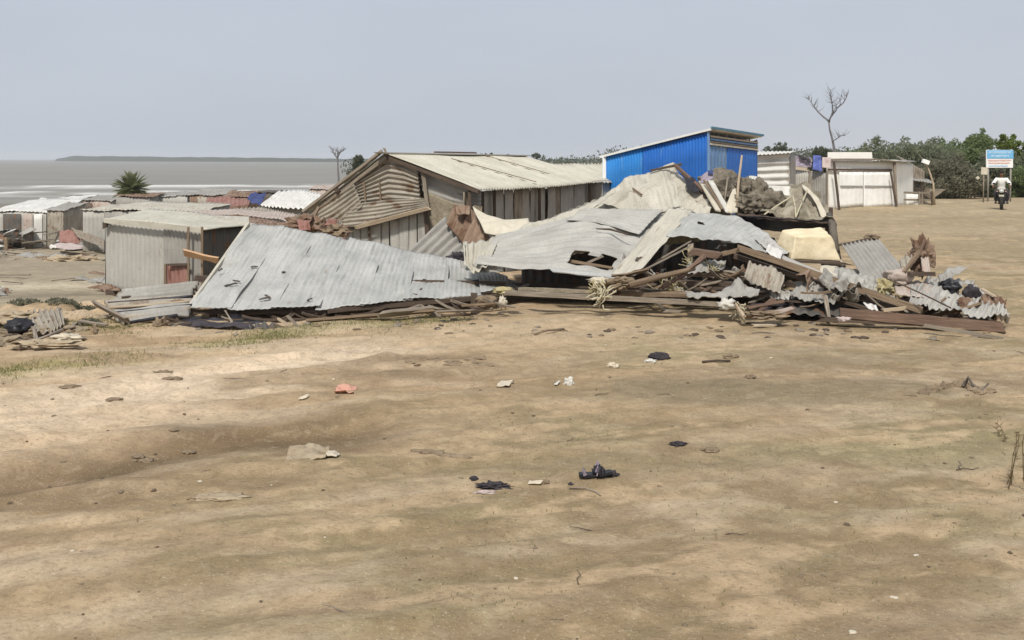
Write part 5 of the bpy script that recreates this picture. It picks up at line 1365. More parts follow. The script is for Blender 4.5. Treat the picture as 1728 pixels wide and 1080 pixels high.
sack('grey-brown rolled bedding between the dark sacks and the net heap', 1300, 340, 20.6, (.27, .28, .22), 'cloth_brown', 4, .5)
cloth('cloth', 'white sheet pulled over the back of the dark sacks', 'cloth', q3((1262, 297, 21.3), (1282, 298, 21.3), (1300, 312, 21.2), (1335, 316, 21.2)), q3((1268, 314, 20.8), (1285, 318, 20.8), (1310, 336, 20.9), (1335, 330, 20.9)), M['cloth_white'], 73, .05)
# net draped heap: a tent-like fold
cloth('fishing_net', 'dull brown net heaped like a tent at the right of the platform', 'net', q3((1310, 316, 21.6), (1340, 312, 21.4), (1360, 313, 21.3), (1378, 330, 21.0), (1392, 352, 20.6)), q3((1282, 363, 19.9), (1315, 367, 19.75), (1350, 368, 19.7), (1385, 372, 19.5), (1408, 380, 19.3)), M['net'], 74, .22, dfreq=3.0, nu=60, nv=44, rag=(.03, .03, 0, 0), solid=.015)
piece('rubbish_heap', 'brown rag mound filling the tent of net from inside', 'heap', MB().blob(P(1352, 358, 20.9), (.48, .3, .26), 76, .5, 2.4, 4), 'cloth_brown', True)
nr = [((1290, 362, 19.75), (1310, 348, 20.1), (1338, 330, 20.6)), ((1338, 330, 20.5), (1342, 350, 20.0), (1343, 367, 19.6)), ((1343, 366, 19.6), (1352, 345, 20.1), (1362, 322, 20.8))]
for k, pts in enumerate(nr):
    piece('rope', ['pale cord running up the left side of the net heap', 'pale cord hanging straight down the middle of the net heap', 'pale cord running up to the peak of the net heap'][k], 'rope', MB().tube(resample(q3(*pts), 9), .016, 5), 'rope', True)
cloth('cloth', 'pale cream tarpaulin edge curving down the right side of the net heap', 'cloth', q3((1352, 310, 21.2), (1366, 318, 20.9), (1382, 336, 20.5), (1393, 358, 20.0), (1400, 384, 19.3)), q3((1356, 318, 20.9), (1366, 328, 20.6), (1378, 346, 20.2), (1386, 368, 19.8), (1408, 390, 19.1)), M['cloth_cream'], 77, .03, nu=30, nv=8)
piece('stump', 'brown gnarled post stub below the right end of the cream tarpaulin', 'post', MB().tube(q3((1398, 362, 19.9), (1405, 380, 19.2), (1408, 410, 18.9), (1412, 440, 18.7)), [.05, .07, .08, .09], 8), 'bark', True)

# ---- yellow block
def foam():
    c = q3((1334, 438, 18.0), (1419, 441, 18.2), (1402, 397, 18.2), (1342, 399, 18.0), (1306, 426, 18.7), (1412, 431, 19.0), (1387, 383, 18.9), (1319, 388, 18.7))
    bm = bmesh.new(); vs = [bm.verts.new(p) for p in c]
    for f in ((0, 1, 2, 3), (1, 5, 6, 2), (5, 4, 7, 6), (4, 0, 3, 7), (3, 2, 6, 7), (4, 5, 1, 0)): bm.faces.new([vs[i] for i in f])
    bmesh.ops.bevel(bm, geom=list(bm.edges), offset=.035, segments=3, profile=.6, affect='EDGES')
    bmesh.ops.subdivide_edges(bm, edges=[e for e in bm.edges if e.calc_length() > .15], cuts=9, use_grid_fill=True)
    bmesh.ops.triangulate(bm, faces=bm.faces)
    for v in bm.verts:
        n_ = mnoise.noise_vector(v.co * 4.5) * .022 + mnoise.noise_vector(v.co * 14) * .008
        v.co += n_
    bm.verts.index_update()
    mb = MB(); mb.add([v.co for v in bm.verts], [tuple(v.index for v in f.verts) for f in bm.faces]); bm.free()
    return mb
piece('foam_block', 'pale yellow foam mattress block resting right of the roof edge', 'foam block', foam(), 'foam', True)
piece('board', 'dark board under the yellow foam block', 'board', MB().beam(P(1304, 438, 18.0), P(1424, 444, 18.1), .3, .04, 0, 5, .1, 4), 'wood_dark', group=PG)
piece('board', 'second dark bearer behind the one under the foam block', 'board', MB().beam(P(1290, 452, 18.6), P(1412, 466, 18.6), .9, .05, 0, 5, .05, 4), 'wood_dark', group=PG)
cloth('cloth', 'beige cloth spread beneath the right end of the foam block', 'cloth', q3((1386, 440, 18.3), (1420, 438, 18.4), (1432, 460, 17.8)), q3((1382, 462, 17.5), (1400, 470, 17.3), (1428, 474, 17.2)), M['cloth_cream'], 82, .05)
loose('pale greenish tin sheet lying flat in front of the foam block', q3((1385, 452, 17.9), (1420, 450, 17.9), (1452, 456, 17.7)), q3((1392, 470, 17.0), (1430, 482, 16.7), (1474, 490, 16.5)), M['tin_grey'], 83, 6, .01, name='metal_sheet', cat='sheet', group=SG)
loose('ribbed grey-beige sheet leaning to the right of the foam block', q3((1420, 414, 18.6), (1450, 406, 18.7), (1482, 402, 18.8)), q3((1470, 490, 16.5), (1498, 496, 16.4), (1540, 470, 16.9)), M['tin_wall'], 84, 9, .02, name='metal_sheet', cat='sheet', group=SG, nv=18, dents=.02)
piece('mud_clump', 'dark clod on the upper corner of the ribbed grey-beige sheet', 'clump', MB().blob(P(1472, 400, 18.8), (.12, .08, .055), 85, .8), 'mud')
piece('board', 'thin dark stick along the top of the ribbed grey-beige sheet', 'board', MB().beam(P(1414, 414, 18.6), P(1470, 402, 18.75), .035, .035, 0, 5, .3, 4), 'wood_dark', group=PG)

# ---- rusty tangle on the right
piece('rubbish_heap', 'rusty brown crumpled metal tangle standing up at the right of the wreck', 'scrap', MB().blob(P(1556, 432, 16.9), (.17, .14, .24), 91, .9, 2.6, 4), 'tin_rust')
loose('pale pink torn sheet leaning on the rusty metal tangle', q3((1552, 424, 16.8), (1568, 428, 16.8)), q3((1556, 462, 16.4), (1574, 468, 16.4)), M['tin_pink'], 92, 2, .02, name='metal_sheet', cat='sheet', group=SG, nu=12, rag=(.08, .1, .03, .03))
loose('bent beige sheet left of the rusty metal tangle', q3((1518, 440, 17.0), (1536, 424, 17.1), (1548, 414, 17.1)), q3((1522, 462, 16.6), (1535, 455, 16.6), (1545, 440, 16.7)), M['tin_tan'], 93, 3, .02, name='metal_sheet', cat='sheet', group=SG, nu=14)
piece('foam_block', 'pinkish broken chunk at the end of the ribbed grey-beige sheet', 'rubble', MB().blob(P(1515, 467, 16.6), (.19, .13, .115), 94, .4, 1.8, 4, .6), 'tin_pink', True)
piece('board', 'dark bent rafter crossing in front of the rusty metal tangle', 'board', MB().beam(P(1530, 462, 16.4), P(1576, 462, 16.4), .08, .06, 0, 4, .3, 4), 'wood_dark', group=PG)
piece('board', 'splintered board propped against the left of the rusty metal tangle', 'board', MB().beam(P(1526, 458, 16.5), P(1556, 420, 16.8), .06, .04, 0, 4, .3, 5), 'wood_brown', group=PG)
piece('board', 'thin rusty rod rising from the rusty metal tangle', 'board', MB().beam(P(1552, 432, 16.7), P(1561, 405, 16.8), .04, .03, 0, 4, .4, 6), 'wood_red', group=PG)
loose('crumpled grey-green sheet with lifted flap at the right end of the wreck', q3((1566, 462, 16.9), (1600, 468, 17.0), (1640, 474, 16.9), (1664, 500, 16.4), (1700, 535, 15.6)), q3((1540, 498, 16.0), (1572, 520, 15.6), (1610, 528, 15.4), (1650, 536, 15.3), (1706, 540, 15.4)), M['tin_grey'], 95, 16, .02, name='metal_sheet', cat='sheet', group=SG, nu=110, nv=34, dents=.16, dfreq=1.8, rag=(.08, .08, .05, .05), holes=lambda s, t: (.33 < s < .47 and .1 < t < .42) or (.60 < s < .70 and .12 < t < .50))
loose('torn flap curling up over the crumpled grey-green sheet', q3((1582, 466, 16.7), (1602, 452, 16.9), (1634, 452, 17.0)), q3((1586, 476, 16.4), (1606, 468, 16.6), (1622, 460, 16.7)), M['tin_wall'], 96, 3, .015, name='metal_sheet', cat='sheet', group=SG, nu=16)
loose('pale mauve sheet piece lying left of the crumpled grey-green sheet', q3((1508, 480, 16.6), (1545, 474, 16.6), (1572, 480, 16.5)), q3((1512, 494, 16.1), (1548, 500, 15.9), (1575, 505, 15.9)), M['tin_pink'], 97, 5, .01, name='metal_sheet', cat='sheet', group=SG)
piece('rag_bundle', 'black-green plastic crumpled in the left hole of the grey-green sheet', 'rag', MB().blob(P(1603, 484, 16.45), (.16, .14, .11), 98, .7), 'tarp_black', True)
piece('rag_bundle', 'dark rag in the right hole of the grey-green sheet', 'rag', MB().blob(P(1640, 496, 16.2), (.11, .1, .13), 99, .7), 'cloth_dark', True)
piece('board', 'short pale lath at the right rim of the grey-green sheet', 'board', MB().beam(P(1654, 486, 16.2), P(1678, 500, 16.0), .06, .03, 0, 3, .2, 4), 'wood_pale', group=PG)
piece('wire', 'dark wire drawn diagonally over the right end of the wreck', 'wire', MB().tube(resample(q3((1496, 470, 16.2), (1530, 484, 15.7), (1565, 500, 15.4), (1605, 520, 15.1)), 9), .012, 5), 'wood_dark', True)
piece('rag_bundle', 'straw-coloured tuft of thatch left of the mauve sheet', 'thatch', MB().blob(P(1494, 485, 16.4), (.12, .1, .13), 101, .9, 3), 'straw')

for k, (a_, b_, m_, w_, lb) in enumerate((
        (((1262, 440, 17.2), (1330, 462, 16.9)), ((1250, 468, 16.7), (1322, 496, 16.4)), 'tin_tan', 7, 'bent tan sheet caught under the upper end of the long timbers'),
        (((1340, 468, 17.0), (1420, 492, 16.6)), ((1330, 498, 16.4), (1408, 520, 16.0)), 'tin_wall', 8, 'broad grey sheet sagging below the middle of the long timbers'),
        (((1430, 486, 16.8), (1500, 494, 16.5)), ((1440, 506, 16.2), (1512, 516, 15.9)), 'tin_cream', 6, 'cream sheet wedged above the middle of the long reddish-brown timber'),
        (((1534, 486, 16.4), (1592, 494, 16.2)), ((1530, 514, 15.8), (1590, 526, 15.6)), 'tin_wall', 7, 'grey-tan sheet sliding down beside the end of the long timber'),
        (((1160, 436, 17.6), (1230, 440, 17.5)), ((1150, 458, 17.1), (1222, 462, 17.0)), 'tin_wall', 6, 'crumpled grey sheet in the shade under the ragged roof edge'))):
    loose(lb, q3(*a_), q3(*b_), M[m_], 300 + k, w_, .014, name='metal_sheet', cat='sheet', group=SG, nu=50, nv=18, dents=.14, dfreq=2.2, rag=(.1, .12, .08, .08))

# ---- long timbers on the right
piece('timber', 'long reddish-brown timber slanting down from the roof edge to the right', 'timber', MB().beam(P(1245, 418, 17.3), P(1556, 524, 15.7), .06, .11, .15, 12, .08, 6), 'wood_brown', group=PG)
piece('timber', 'dark twin timber just beneath the long reddish-brown one', 'timber', MB().beam(P(1240, 432, 17.5), P(1520, 524, 15.95), .10, .08, 0, 12, .1, 7), 'wood_dark', group=PG)
piece('timber', 'heavy dark-red timber lying on the ground at the right end of the wreck', 'timber', MB().beam(P(1420, 528, 15.6), P(1692, 552, 15.15), .14, .15, .1, 10, .08, 8), 'wood_red', group=PG)
piece('timber', 'dark plank under the heavy dark-red timber', 'timber', MB().beam(P(1380, 538, 15.7), P(1600, 548, 15.35), .2, .07, .1, 10, .1, 9), 'wood_dark', group=PG)
piece('timber', 'thin dark pole sticking out past the heavy timber at the lower right', 'timber', MB().beam(P(1560, 549, 15.0), P(1694, 572, 14.6), .05, .05, 0, 8, .15, 10), 'wood_grey', group=PG)
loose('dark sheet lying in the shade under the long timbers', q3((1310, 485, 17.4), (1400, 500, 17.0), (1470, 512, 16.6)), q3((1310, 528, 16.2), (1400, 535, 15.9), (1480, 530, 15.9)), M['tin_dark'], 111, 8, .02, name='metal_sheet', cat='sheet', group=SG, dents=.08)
piece('stick', 'upright grey lath standing in the shade under the long timbers', 'stick', MB().beam(P(1392, 498, 16.2), P(1399, 536, 15.8), .06, .03, 0, 4, .2, 4), 'wood_grey', group=PG)
loose('small white torn sheet glinting under the end of the long timbers', q3((1456, 510, 15.75), (1478, 514, 15.7)), q3((1466, 522, 15.55), (1482, 524, 15.5)), M['tin_white'], 112, 2, .01, name='metal_sheet', cat='sheet', group=SG, nu=10, nv=6)
piece('board', 'pale splintered board end beside the small white sheet', 'board', MB().beam(P(1490, 524, 15.45), P(1528, 520, 15.4), .07, .05, 0, 3, .2, 12), 'wood_pale', group=PG)
piece('rag_bundle', 'white scrap of plaster at the left end of the heavy timber', 'rag', MB().blob(P(1425, 539, 15.35), (.10, .06, .04), 113, .8), 'cloth_pink', True)
piece('timber', 'long tapering dark timber from the cavity down to the heavy timber', 'timber', MB().beam(P(1300, 470, 17.3), P(1500, 533, 15.8), .07, .05, 0, 10, .15, 14), 'wood_dark', group=PG)

# ---- broken boards in the open front
piece('beam', 'long pale floor beam along the front foot of the wreck', 'beam', MB().beam(P(856, 494, 16.6), P(1240, 514, 16.0), .09, .075, 0, 12, .08, 1), 'wood_grey', group=PG)
piece('beam', 'second worn beam just behind the long pale one', 'beam', MB().beam(P(880, 487, 17.0), P(1030, 494, 16.7), .12, .05, 0, 8, .2, 2), 'hay', group=PG)
piece('board', 'reddish-brown board end sticking out under the ragged grey sheet', 'board', MB().beam(P(1168, 424, 17.5), P(1216, 431, 17.1), .2, .10, 0, 3, .1, 3), 'wood_red', group=PG)
piece('board', 'pale split board tip right of the reddish-brown board end', 'board', MB().beam(P(1212, 430, 17.15), P(1242, 423, 17.0), .10, .07, 0, 3, .3, 4), 'wood_brown', group=PG)
piece('pole', 'long light-brown pole rising right across the open front', 'pole', MB().tube(resample(q3((1062, 481, 16.3), (1110, 468, 16.5), (1172, 453, 16.8)), 7), [.05, .052, .05, .05, .045, .04, .038], 8), 'wood_brown', True)
piece('board', 'grey lath sloping up under the cover strip', 'board', MB().beam(P(1066, 466, 16.9), P(1160, 418, 17.7), .09, .03, .4, 6, .15, 5), 'wood_grey', group=PG)
piece('board', 'wide grey board tucked beneath the cover strip edge', 'board', MB().beam(P(1110, 440, 17.9), P(1165, 408, 18.4), .18, .03, .5, 5, .1, 6), 'wood_grey', group=PG)
piece('board', 'brown board lying level in the shade behind the light-brown pole', 'board', MB().beam(P(1160, 462, 17.3), P(1245, 463, 17.2), .2, .08, 0, 5, .15, 7), 'wood_brown', group=PG)
piece('board', 'dark board stacked below the level brown one', 'board', MB().beam(P(1150, 476, 17.1), P(1240, 480, 17.0), .22, .07, 0, 5, .15, 8), 'wood_dark', group=PG)
piece('board', 'brown planks flat on the floor beam behind the rope knot', 'board', MB().beam(P(1040, 494, 16.7), P(1160, 497, 16.6), .3, .07, 0, 5, .2, 9), 'wood_brown', group=PG)
piece('board', 'upright post inside the open front under the ragged sheet', 'board', MB().beam(P(1166, 412, 18.0), P(1160, 500, 17.4), .09, .09, 0, 5, .15, 9), 'wood_grey', group=PG)
piece('board', 'crossed split board inside the hole of the front sheet', 'board', MB().beam(P(955, 440, 17.9), P(1030, 452, 17.5), .10, .05, .3, 4, .3, 10), 'wood_brown', group=PG)
piece('board', 'short pale board crossing inside the hole of the front sheet', 'board', MB().beam(P(985, 446, 17.8), P(1018, 432, 17.9), .09, .04, .2, 4, .3, 11), 'wood_grey', group=PG)
piece('board', 'flat dark floor board deep in the open front', 'board', MB().beam(P(900, 486, 18.4), P(1300, 492, 18.4), 1.1, .05, 0, 6, .03, 12), 'wood_dark', group=PG)
loose('dark sheet added as shade at the back of the open front', q3((880, 440, 20.2), (1050, 420, 20.4), (1250, 400, 20.4), (1320, 430, 19.8)), q3((880, 492, 19.8), (1050, 494, 19.8), (1250, 496, 19.6), (1320, 500, 19.2)), M['tin_dark'], 121, 30, .02, name='metal_sheet', cat='sheet', group=SG)  # dark backing added so the cavity behind reads as shade
# ropes, straw and rags
def tangle(nm, lb, cat, c, r, n, rad, mat, seed, L=5):
    rr = random.Random(seed); mb = MB(); c = Vector(c)
    for _ in range(n):
        p = c + Vector([rr.gauss(0, 1) * q * .6 for q in r]); d_ = Vector((rr.gauss(0, 1), rr.gauss(0, 1) * .5, rr.gauss(0, 1))).normalized(); pts = [p]
        for _k in range(L):
            d_ = (d_ + Vector((rr.gauss(0, .6), rr.gauss(0, .4), rr.gauss(0, .6)))).normalized()
            p = p + d_ * max(r) * .35; pts.append(p)
        mb.tube(pts, rad, 4)
    return piece(nm, lb, cat, mb, mat, True)
tangle('rope_knot', 'frayed pale rope knot hanging over the floor beam at the centre', 'rope', P(1018, 500, 16.0), (.06, .05, .12), 30, .012, 'rope', 1)
tangle('rope_knot', 'yellowish rope and straw tangle on top of the central rope knot', 'rope', P(1008, 486, 16.1), (.09, .05, .035), 24, .010, 'straw', 2)
tangle('straw_tangle', 'straw and twine hanging beside the upright post inside the front', 'straw', P(1166, 440, 17.5), (.06, .05, .13), 22, .008, 'straw', 3)
tangle('straw_tangle', 'yellow straw strewn over the planks below the light-brown pole', 'straw', P(1130, 486, 16.8), (.16, .08, .035), 30, .008, 'straw', 4)
tangle('straw_tangle', 'pale twigs under the right end of the floor beam', 'straw', P(1246, 522, 15.9), (.05, .04, .08), 20, .012, 'rope', 5)
tangle('straw_tangle', 'thatch wisps lying on the level brown board', 'straw', P(1205, 456, 17.2), (.12, .06, .03), 20, .008, 'straw', 6)
piece('board', 'crooked stick leaning from under the floor beam to the sand', 'board', MB().beam(P(1240, 512, 15.9), P(1256, 536, 15.5), .04, .04, 0, 4, .3, 5), 'wood_pale', group=PG)
piece('rag_bundle', 'brown bark heap piled under the lower end of the cover strip', 'rag', MB().blob(P(1042, 478, 16.5), (.27, .14, .09), 131, .8, 2.6, 4), 'mud')
piece('rag_bundle', 'whitish rag at the tip of the cover strip', 'rag', MB().blob(P(1012, 473, 16.5), (.17, .1, .05), 132, .8, 2.6, 3), 'cloth_cream', True)
cloth('cloth', 'grey-white cloth peaked like a small tent on the floor beam', 'cloth', q3((1155, 495, 16.35), (1215, 491, 16.3), (1244, 466, 16.3), (1262, 484, 16.2), (1284, 490, 16.1)), q3((1160, 502, 16.0), (1215, 502, 15.9), (1245, 498, 15.85), (1268, 500, 15.8), (1280, 498, 15.9)), M['tin_wall'], 133, .09, dfreq=5, nu=44, nv=16)
piece('rag_bundle', 'grey knotted rag at the right end of the floor beam', 'rag', MB().blob(P(1226, 513, 15.85), (.12, .09, .08), 134, .7, 2.4, 3), 'cloth_white', True)
for k, (u0, v0, u1, v1, m_, lb) in enumerate((
        (1262, 520, 1322, 508, 'wood_red', 'upper reddish stick of the splinter pile right of the floor beam'),
        (1258, 530, 1318, 524, 'wood_brown', 'lowest stick of the splinter pile right of the floor beam'),
        (1275, 528, 1306, 504, 'wood_red', 'steep reddish splinter crossing the splinter pile'),
        (1290, 532, 1335, 520, 'tin_pink', 'pale pink splinter at the right of the splinter pile'))):
    piece('stick', lb, 'stick', MB().beam(P(u0, v0, 15.7), P(u1, v1, 15.9), .09, .05, .3, 4, .3, k), m_, group=PG)
piece('rag_bundle', 'reddish rubble under the splinter pile', 'rubble', MB().blob(P(1290, 532, 15.6), (.30, .14, .05), 136, .8, 2.8, 4), 'mud')
piece('board', 'pale flat board on the sand in front of the splinter pile', 'board', MB().beam(P(1270, 549, 14.9), P(1306, 549, 14.9), .1, .025, 0, 3, .3, 3), 'wood_pale', group=PG)
piece('rubbish_heap', 'dark rubbish low in the shade behind the splinter pile', 'heap', MB().blob(P(1345, 520, 16.7), (.55, .3, .12), 137, .7, 2.8, 4), 'cloth_dark')
piece('board', 'grey flat stone-like board in the shade beneath the floor beam', 'board', MB().beam(P(1120, 524, 16.2), P(1146, 525, 16.2), .12, .04, 0, 3, .2, 3), 'wood_grey', group=PG)


# jammed splinters, battens and crumpled scraps that fill the wreck
rnd = random.Random(404)
def fill(protos_, n, zone, group):
    for k in range(n):
        o = protos_[k] if k < len(protos_) else protos_[rnd.randrange(len(protos_))].copy()
        if k >= len(protos_): COL.objects.link(o)
        u_, v_, d_ = zone()
        o.location = P(u_, v_, d_); o.location.z = max(o.location.z, gz(o.location.x, o.location.y) + .03)
        o.rotation_euler = (rnd.uniform(-.7, .7), rnd.gauss(.1, .35), rnd.gauss(0, .5)); s_ = rnd.uniform(.55, 1.35); o.scale = (s_, s_, s_)
def proto_board(name, mats, label, cat, group, L=.5, w=.07, h=.03):
    out = []
    for k, m_ in enumerate(mats):
        o = MB().beam((-L, 0, 0), (L, 0, .04), w, h, 0, 7, .35, 70 + k, .03).build(name, M[m_]); tag(o, label, cat, group); out.append(o)
    return out
def proto_scrap(name, mats, label, cat, group, s_=.3):
    out = []
    for k, m_ in enumerate(mats):
        o = sheet([(-s_, s_ * .6, .05), (0, s_ * .8, .12), (s_, s_ * .6, 0)], [(-s_, -s_ * .6, 0), (0, -s_ * .7, -.05), (s_, -s_ * .6, .05)], name, M[m_], None, 5, .014, seed=90 + k, nv=16, nu=36, dents=.22, dfreq=5, rag=(.08, .08, .08, .08))
        tag(o, label, cat, group); out.append(o)
    return out
def lerp_zone(a, b, sv, sd):
    def f():
        t = rnd.random(); return (a[0] + (b[0] - a[0]) * t, a[1] + (b[1] - a[1]) * t + rnd.uniform(-sv, sv), a[2] + (b[2] - a[2]) * t + rnd.uniform(0, sd))
    return f
g_ = 'splintered boards jammed in the open front'
fill(proto_board('splinter', ['wood_grey', 'wood_brown', 'wood_dark', 'wood_grey', 'wood_red'], 'splintered board jammed in the open front of the wreck', 'splinter', g_, .34, .06), 30, lerp_zone((1060, 482, 16.6), (1300, 488, 16.6), 26, 1.0), g_)
g_ = 'splintered boards at the right of the wreck'
fill(proto_board('splinter', ['wood_grey', 'wood_brown', 'wood_dark', 'wood_red'], 'splintered board jammed under the long timbers at the right of the wreck', 'splinter', g_, .36, .06), 24, lerp_zone((1300, 505, 16.3), (1640, 528, 15.7), 18, .8), g_)
g_ = 'broken slats along the left roof edge'
fill(proto_board('splinter', ['wood_dark', 'wood_dark', 'wood_grey'], 'broken slat lying under the lower edge of the fallen roof', 'splinter', g_, .3, .035), 24, lerp_zone((300, 548, 15.4), (850, 514, 16.3), 6, .5), g_)
g_ = 'crumpled tin scraps in the wreck'
fill(proto_scrap('tin_scrap', ['tin_wall', 'tin_grey', 'tin_tan', 'tin_grey', 'tin_rust'], 'crumpled tin scrap caught among the boards at the right of the wreck', 'scrap', g_, .26), 40, lerp_zone((1300, 495, 16.4), (1680, 520, 15.9), 24, .8), g_)
g_ = 'crumpled tin scraps in the open front'
fill(proto_scrap('tin_scrap', ['tin_wall', 'tin_dark', 'tin_rust', 'tin_dark'], 'crumpled dark tin scrap deep in the open front of the wreck', 'scrap', g_, .2), 20, lerp_zone((1060, 470, 17.2), (1300, 470, 17.2), 20, .8), g_)
g_ = 'rusty scraps behind the fallen roof peak'
fill(proto_scrap('tin_scrap', ['tin_rust', 'tin_tan', 'tin_red'], 'rusty scrap heaped between the fallen roof peak and the house', 'scrap', g_, .2), 16, lerp_zone((480, 376, 22.0), (580, 388, 22.0), 7, .5), g_)

# ================================================================== MOTORCYCLE AND RIDER
mx, my = XY(1690, 50.5)
mg = gz(mx, my)
bike = thing('motorcycle', 'dark motorcycle ridden towards the camera on the dirt road at right', 'motorcycle', (mx, my, mg))
def rel(x, y, z): return Vector((mx + x, my + y, mg + z))
def wheel(y, R_=.30):
    c = rel(0, y, R_)
    ty = MB(); pts = [c + Vector((0, math.cos(a) * (R_ - .05), math.sin(a) * (R_ - .05))) for a in [2 * math.pi * k / 20 for k in range(21)]]
    ty.tube(pts, .075, 8, False)
    w = ty.build('wheel', M['rubber'], bike, True)
    rm = MB(); pts = [c + Vector((0, math.cos(a) * (R_ - .105), math.sin(a) * (R_ - .105))) for a in [2 * math.pi * k / 20 for k in range(21)]]
    rm.tube(pts, .018, 6, False)
    for k in range(6):
        a = math.pi * k / 3
        rm.tube([c, c + Vector((0, math.cos(a) * (R_ - .1), math.sin(a) * (R_ - .1)))], .012, 4)
    rm.build('rim', M['chrome'], w, True)
wheel(-.62); wheel(.62)
for s in (-1, 1):
    MB().tube([rel(s * .09, -.62, .30), rel(s * .09, -.42, .86)], [.035, .04], 8).build('fork', M['black'], bike, True)
MB().blob(rel(0, -.62, .50), (.075, .22, .06), 2, .0).build('mudguard', M['dark_paint'], bike, True)
MB().blob(rel(0, -.50, .86), (.10, .09, .09), 1, .0).build('headlamp', M['chrome'], bike, True)
MB().blob(rel(0, -.44, .98), (.17, .08, .10), 1, .0).build('visor', M['cloth_white'], bike, True)
MB().blob(rel(0, -.10, .80), (.16, .28, .13), 3, .02).build('fuel_tank', M['dark_paint'], bike, True)
MB().box(rel(0, -.05, .42), (.26, .42, .34)).blob(rel(0, -.12, .52), (.22, .16, .2), 3, .1).build('engine', M['black'], bike, False)
MB().tube([rel(0, -.4, .8), rel(0, .1, .62), rel(0, .6, .72)], .04, 8).build('frame', M['black'], bike, True)
MB().blob(rel(0, .38, .80), (.14, .36, .07), 4, .0).build('seat', M['black'], bike, True)
MB().tube([rel(-.36, -.28, 1.03), rel(-.2, -.36, 1.0), rel(0, -.38, .96), rel(.2, -.36, 1.0), rel(.36, -.28, 1.03)], .016, 6).build('handlebar', M['black'], bike, True)
for s in (-1, 1):
    mr = MB().tube([rel(s * .24, -.36, 1.0), rel(s * .30, -.38, 1.18)], .008, 5); mr.blob(rel(s * .31, -.38, 1.21), (.06, .02, .04), 1, 0)
    mr.build('mirror', M['black'], bike, True)
    MB().blob(rel(s * .17, -.47, .84), (.04, .04, .03), 1, 0).build('indicator', M['wood_orange'], bike, True)
    MB().tube([rel(s * .05, .0, .30), rel(s * .26, .0, .28)], .018, 6).build('foot_peg', M['black'], bike, True)
MB().tube([rel(.14, -.1, .30), rel(.16, .3, .28), rel(.16, .75, .36)], [.03, .04, .045], 8).build('exhaust', M['chrome'], bike, True)
MB().box(rel(0, -.66, .66), (.2, .01, .08)).build('number_plate', M['cloth_cream'], bike)

def skin_mesh(name, joints, edges, mat, parent, sub=2, root=0, cat=None):
    me = bpy.data.meshes.new(name)
    off = parent_world(parent) if parent else Vector((0, 0, 0))
    me.from_pydata([tuple(Vector(j[0]) - off) for j in joints], edges, [])
    o = bpy.data.objects.new(name, me); COL.objects.link(o)
    if parent: o.parent = parent
    sm = o.modifiers.new('skin', 'SKIN'); sm.use_smooth_shade = True
    for i, j in enumerate(joints):
        r = j[1]; me.skin_vertices[0].data[i].radius = (r, r) if isinstance(r, (int, float)) else r
        me.skin_vertices[0].data[i].use_root = (i == root)
    ss = o.modifiers.new('smooth', 'SUBSURF'); ss.levels = sub; ss.render_levels = sub
    # bake to a plain mesh so that the figure is one continuous surface
    dg = bpy.context.evaluated_depsgraph_get(); dg.update()
    m2 = bpy.data.meshes.new_from_object(o.evaluated_get(dg))
    o.modifiers.clear(); o.data = m2; m2.name = name
    m2.materials.clear(); m2.materials.append(mat)
    m2.polygons.foreach_set('use_smooth', [True] * len(m2.polygons))
    return o
rider = thing('person', 'person in a white shirt and dark trousers riding the motorcycle towards the camera', 'person', rel(0, .2, .86))
J = [(rel(0, .22, .93), .14), (rel(0, .18, 1.10), .14), (rel(0, .12, 1.28), .155), (rel(0, .07, 1.40), .12), (rel(0, .05, 1.47), .055), (rel(0, .03, 1.55), .06), (rel(0, .0, 1.62), .085), (rel(0, .0, 1.71), .075)]
E = [(0, 1), (1, 2), (2, 3), (3, 4), (4, 5), (5, 6), (6, 7)]
for s in (-1, 1):
    b0 = len(J)
    J += [(rel(s * .19, .07, 1.39), .07), (rel(s * .33, -.04, 1.19), .048), (rel(s * .34, -.24, 1.06), .035), (rel(s * .33, -.31, 1.045), .033)]
    E += [(3, b0), (b0, b0 + 1), (b0 + 1, b0 + 2), (b0 + 2, b0 + 3)]
    b1 = len(J)
    J += [(rel(s * .11, .18, .90), .09), (rel(s * .24, -.16, .80), .068), (rel(s * .23, .02, .36), .045), (rel(s * .24, -.10, .30), .035)]
    E += [(0, b1), (b1, b1 + 1), (b1 + 1, b1 + 2), (b1 + 2, b1 + 3)]
skin_mesh('body', J, E, M['skin'], rider)
# fingers closed on the grips
for s in (-1, 1):
    hd = MB()
    for k in range(4):
        x0 = s * (.295 + .022 * k); L_ = (.9, 1.0, .95, .8)[k]
        hd.tube([rel(x0, -.30, 1.06), rel(x0, -.335 * (1), 1.055), rel(x0, -.345, 1.03), rel(x0, -.32, 1.005 + .01 * (1 - L_))], [.010, .010, .009, .008], 6)
    hd.tube([rel(s * .29, -.27, 1.045), rel(s * .275, -.285, 1.02), rel(s * .285, -.31, 1.005)], [.011, .010, .009], 6)
    hd.build('hand', M['skin'], rider, True)
Js = [(rel(0, .22, .95), .165), (rel(0, .18, 1.10), .165), (rel(0, .12, 1.28), .18), (rel(0, .07, 1.41), .135), (rel(0, .06, 1.455), .075)]
Es = [(0, 1), (1, 2), (2, 3), (3, 4)]
for s in (-1, 1):
    b0 = len(Js)
    Js += [(rel(s * .20, .07, 1.395), .095), (rel(s * .34, -.04, 1.19), .072), (rel(s * .35, -.15, 1.12), .062)]
    Es += [(3, b0), (b0, b0 + 1), (b0 + 1, b0 + 2)]
skin_mesh('shirt', Js, Es, M['white_paint'], rider)
Jt = [(rel(0, .22, .92), .15)]; Et = []
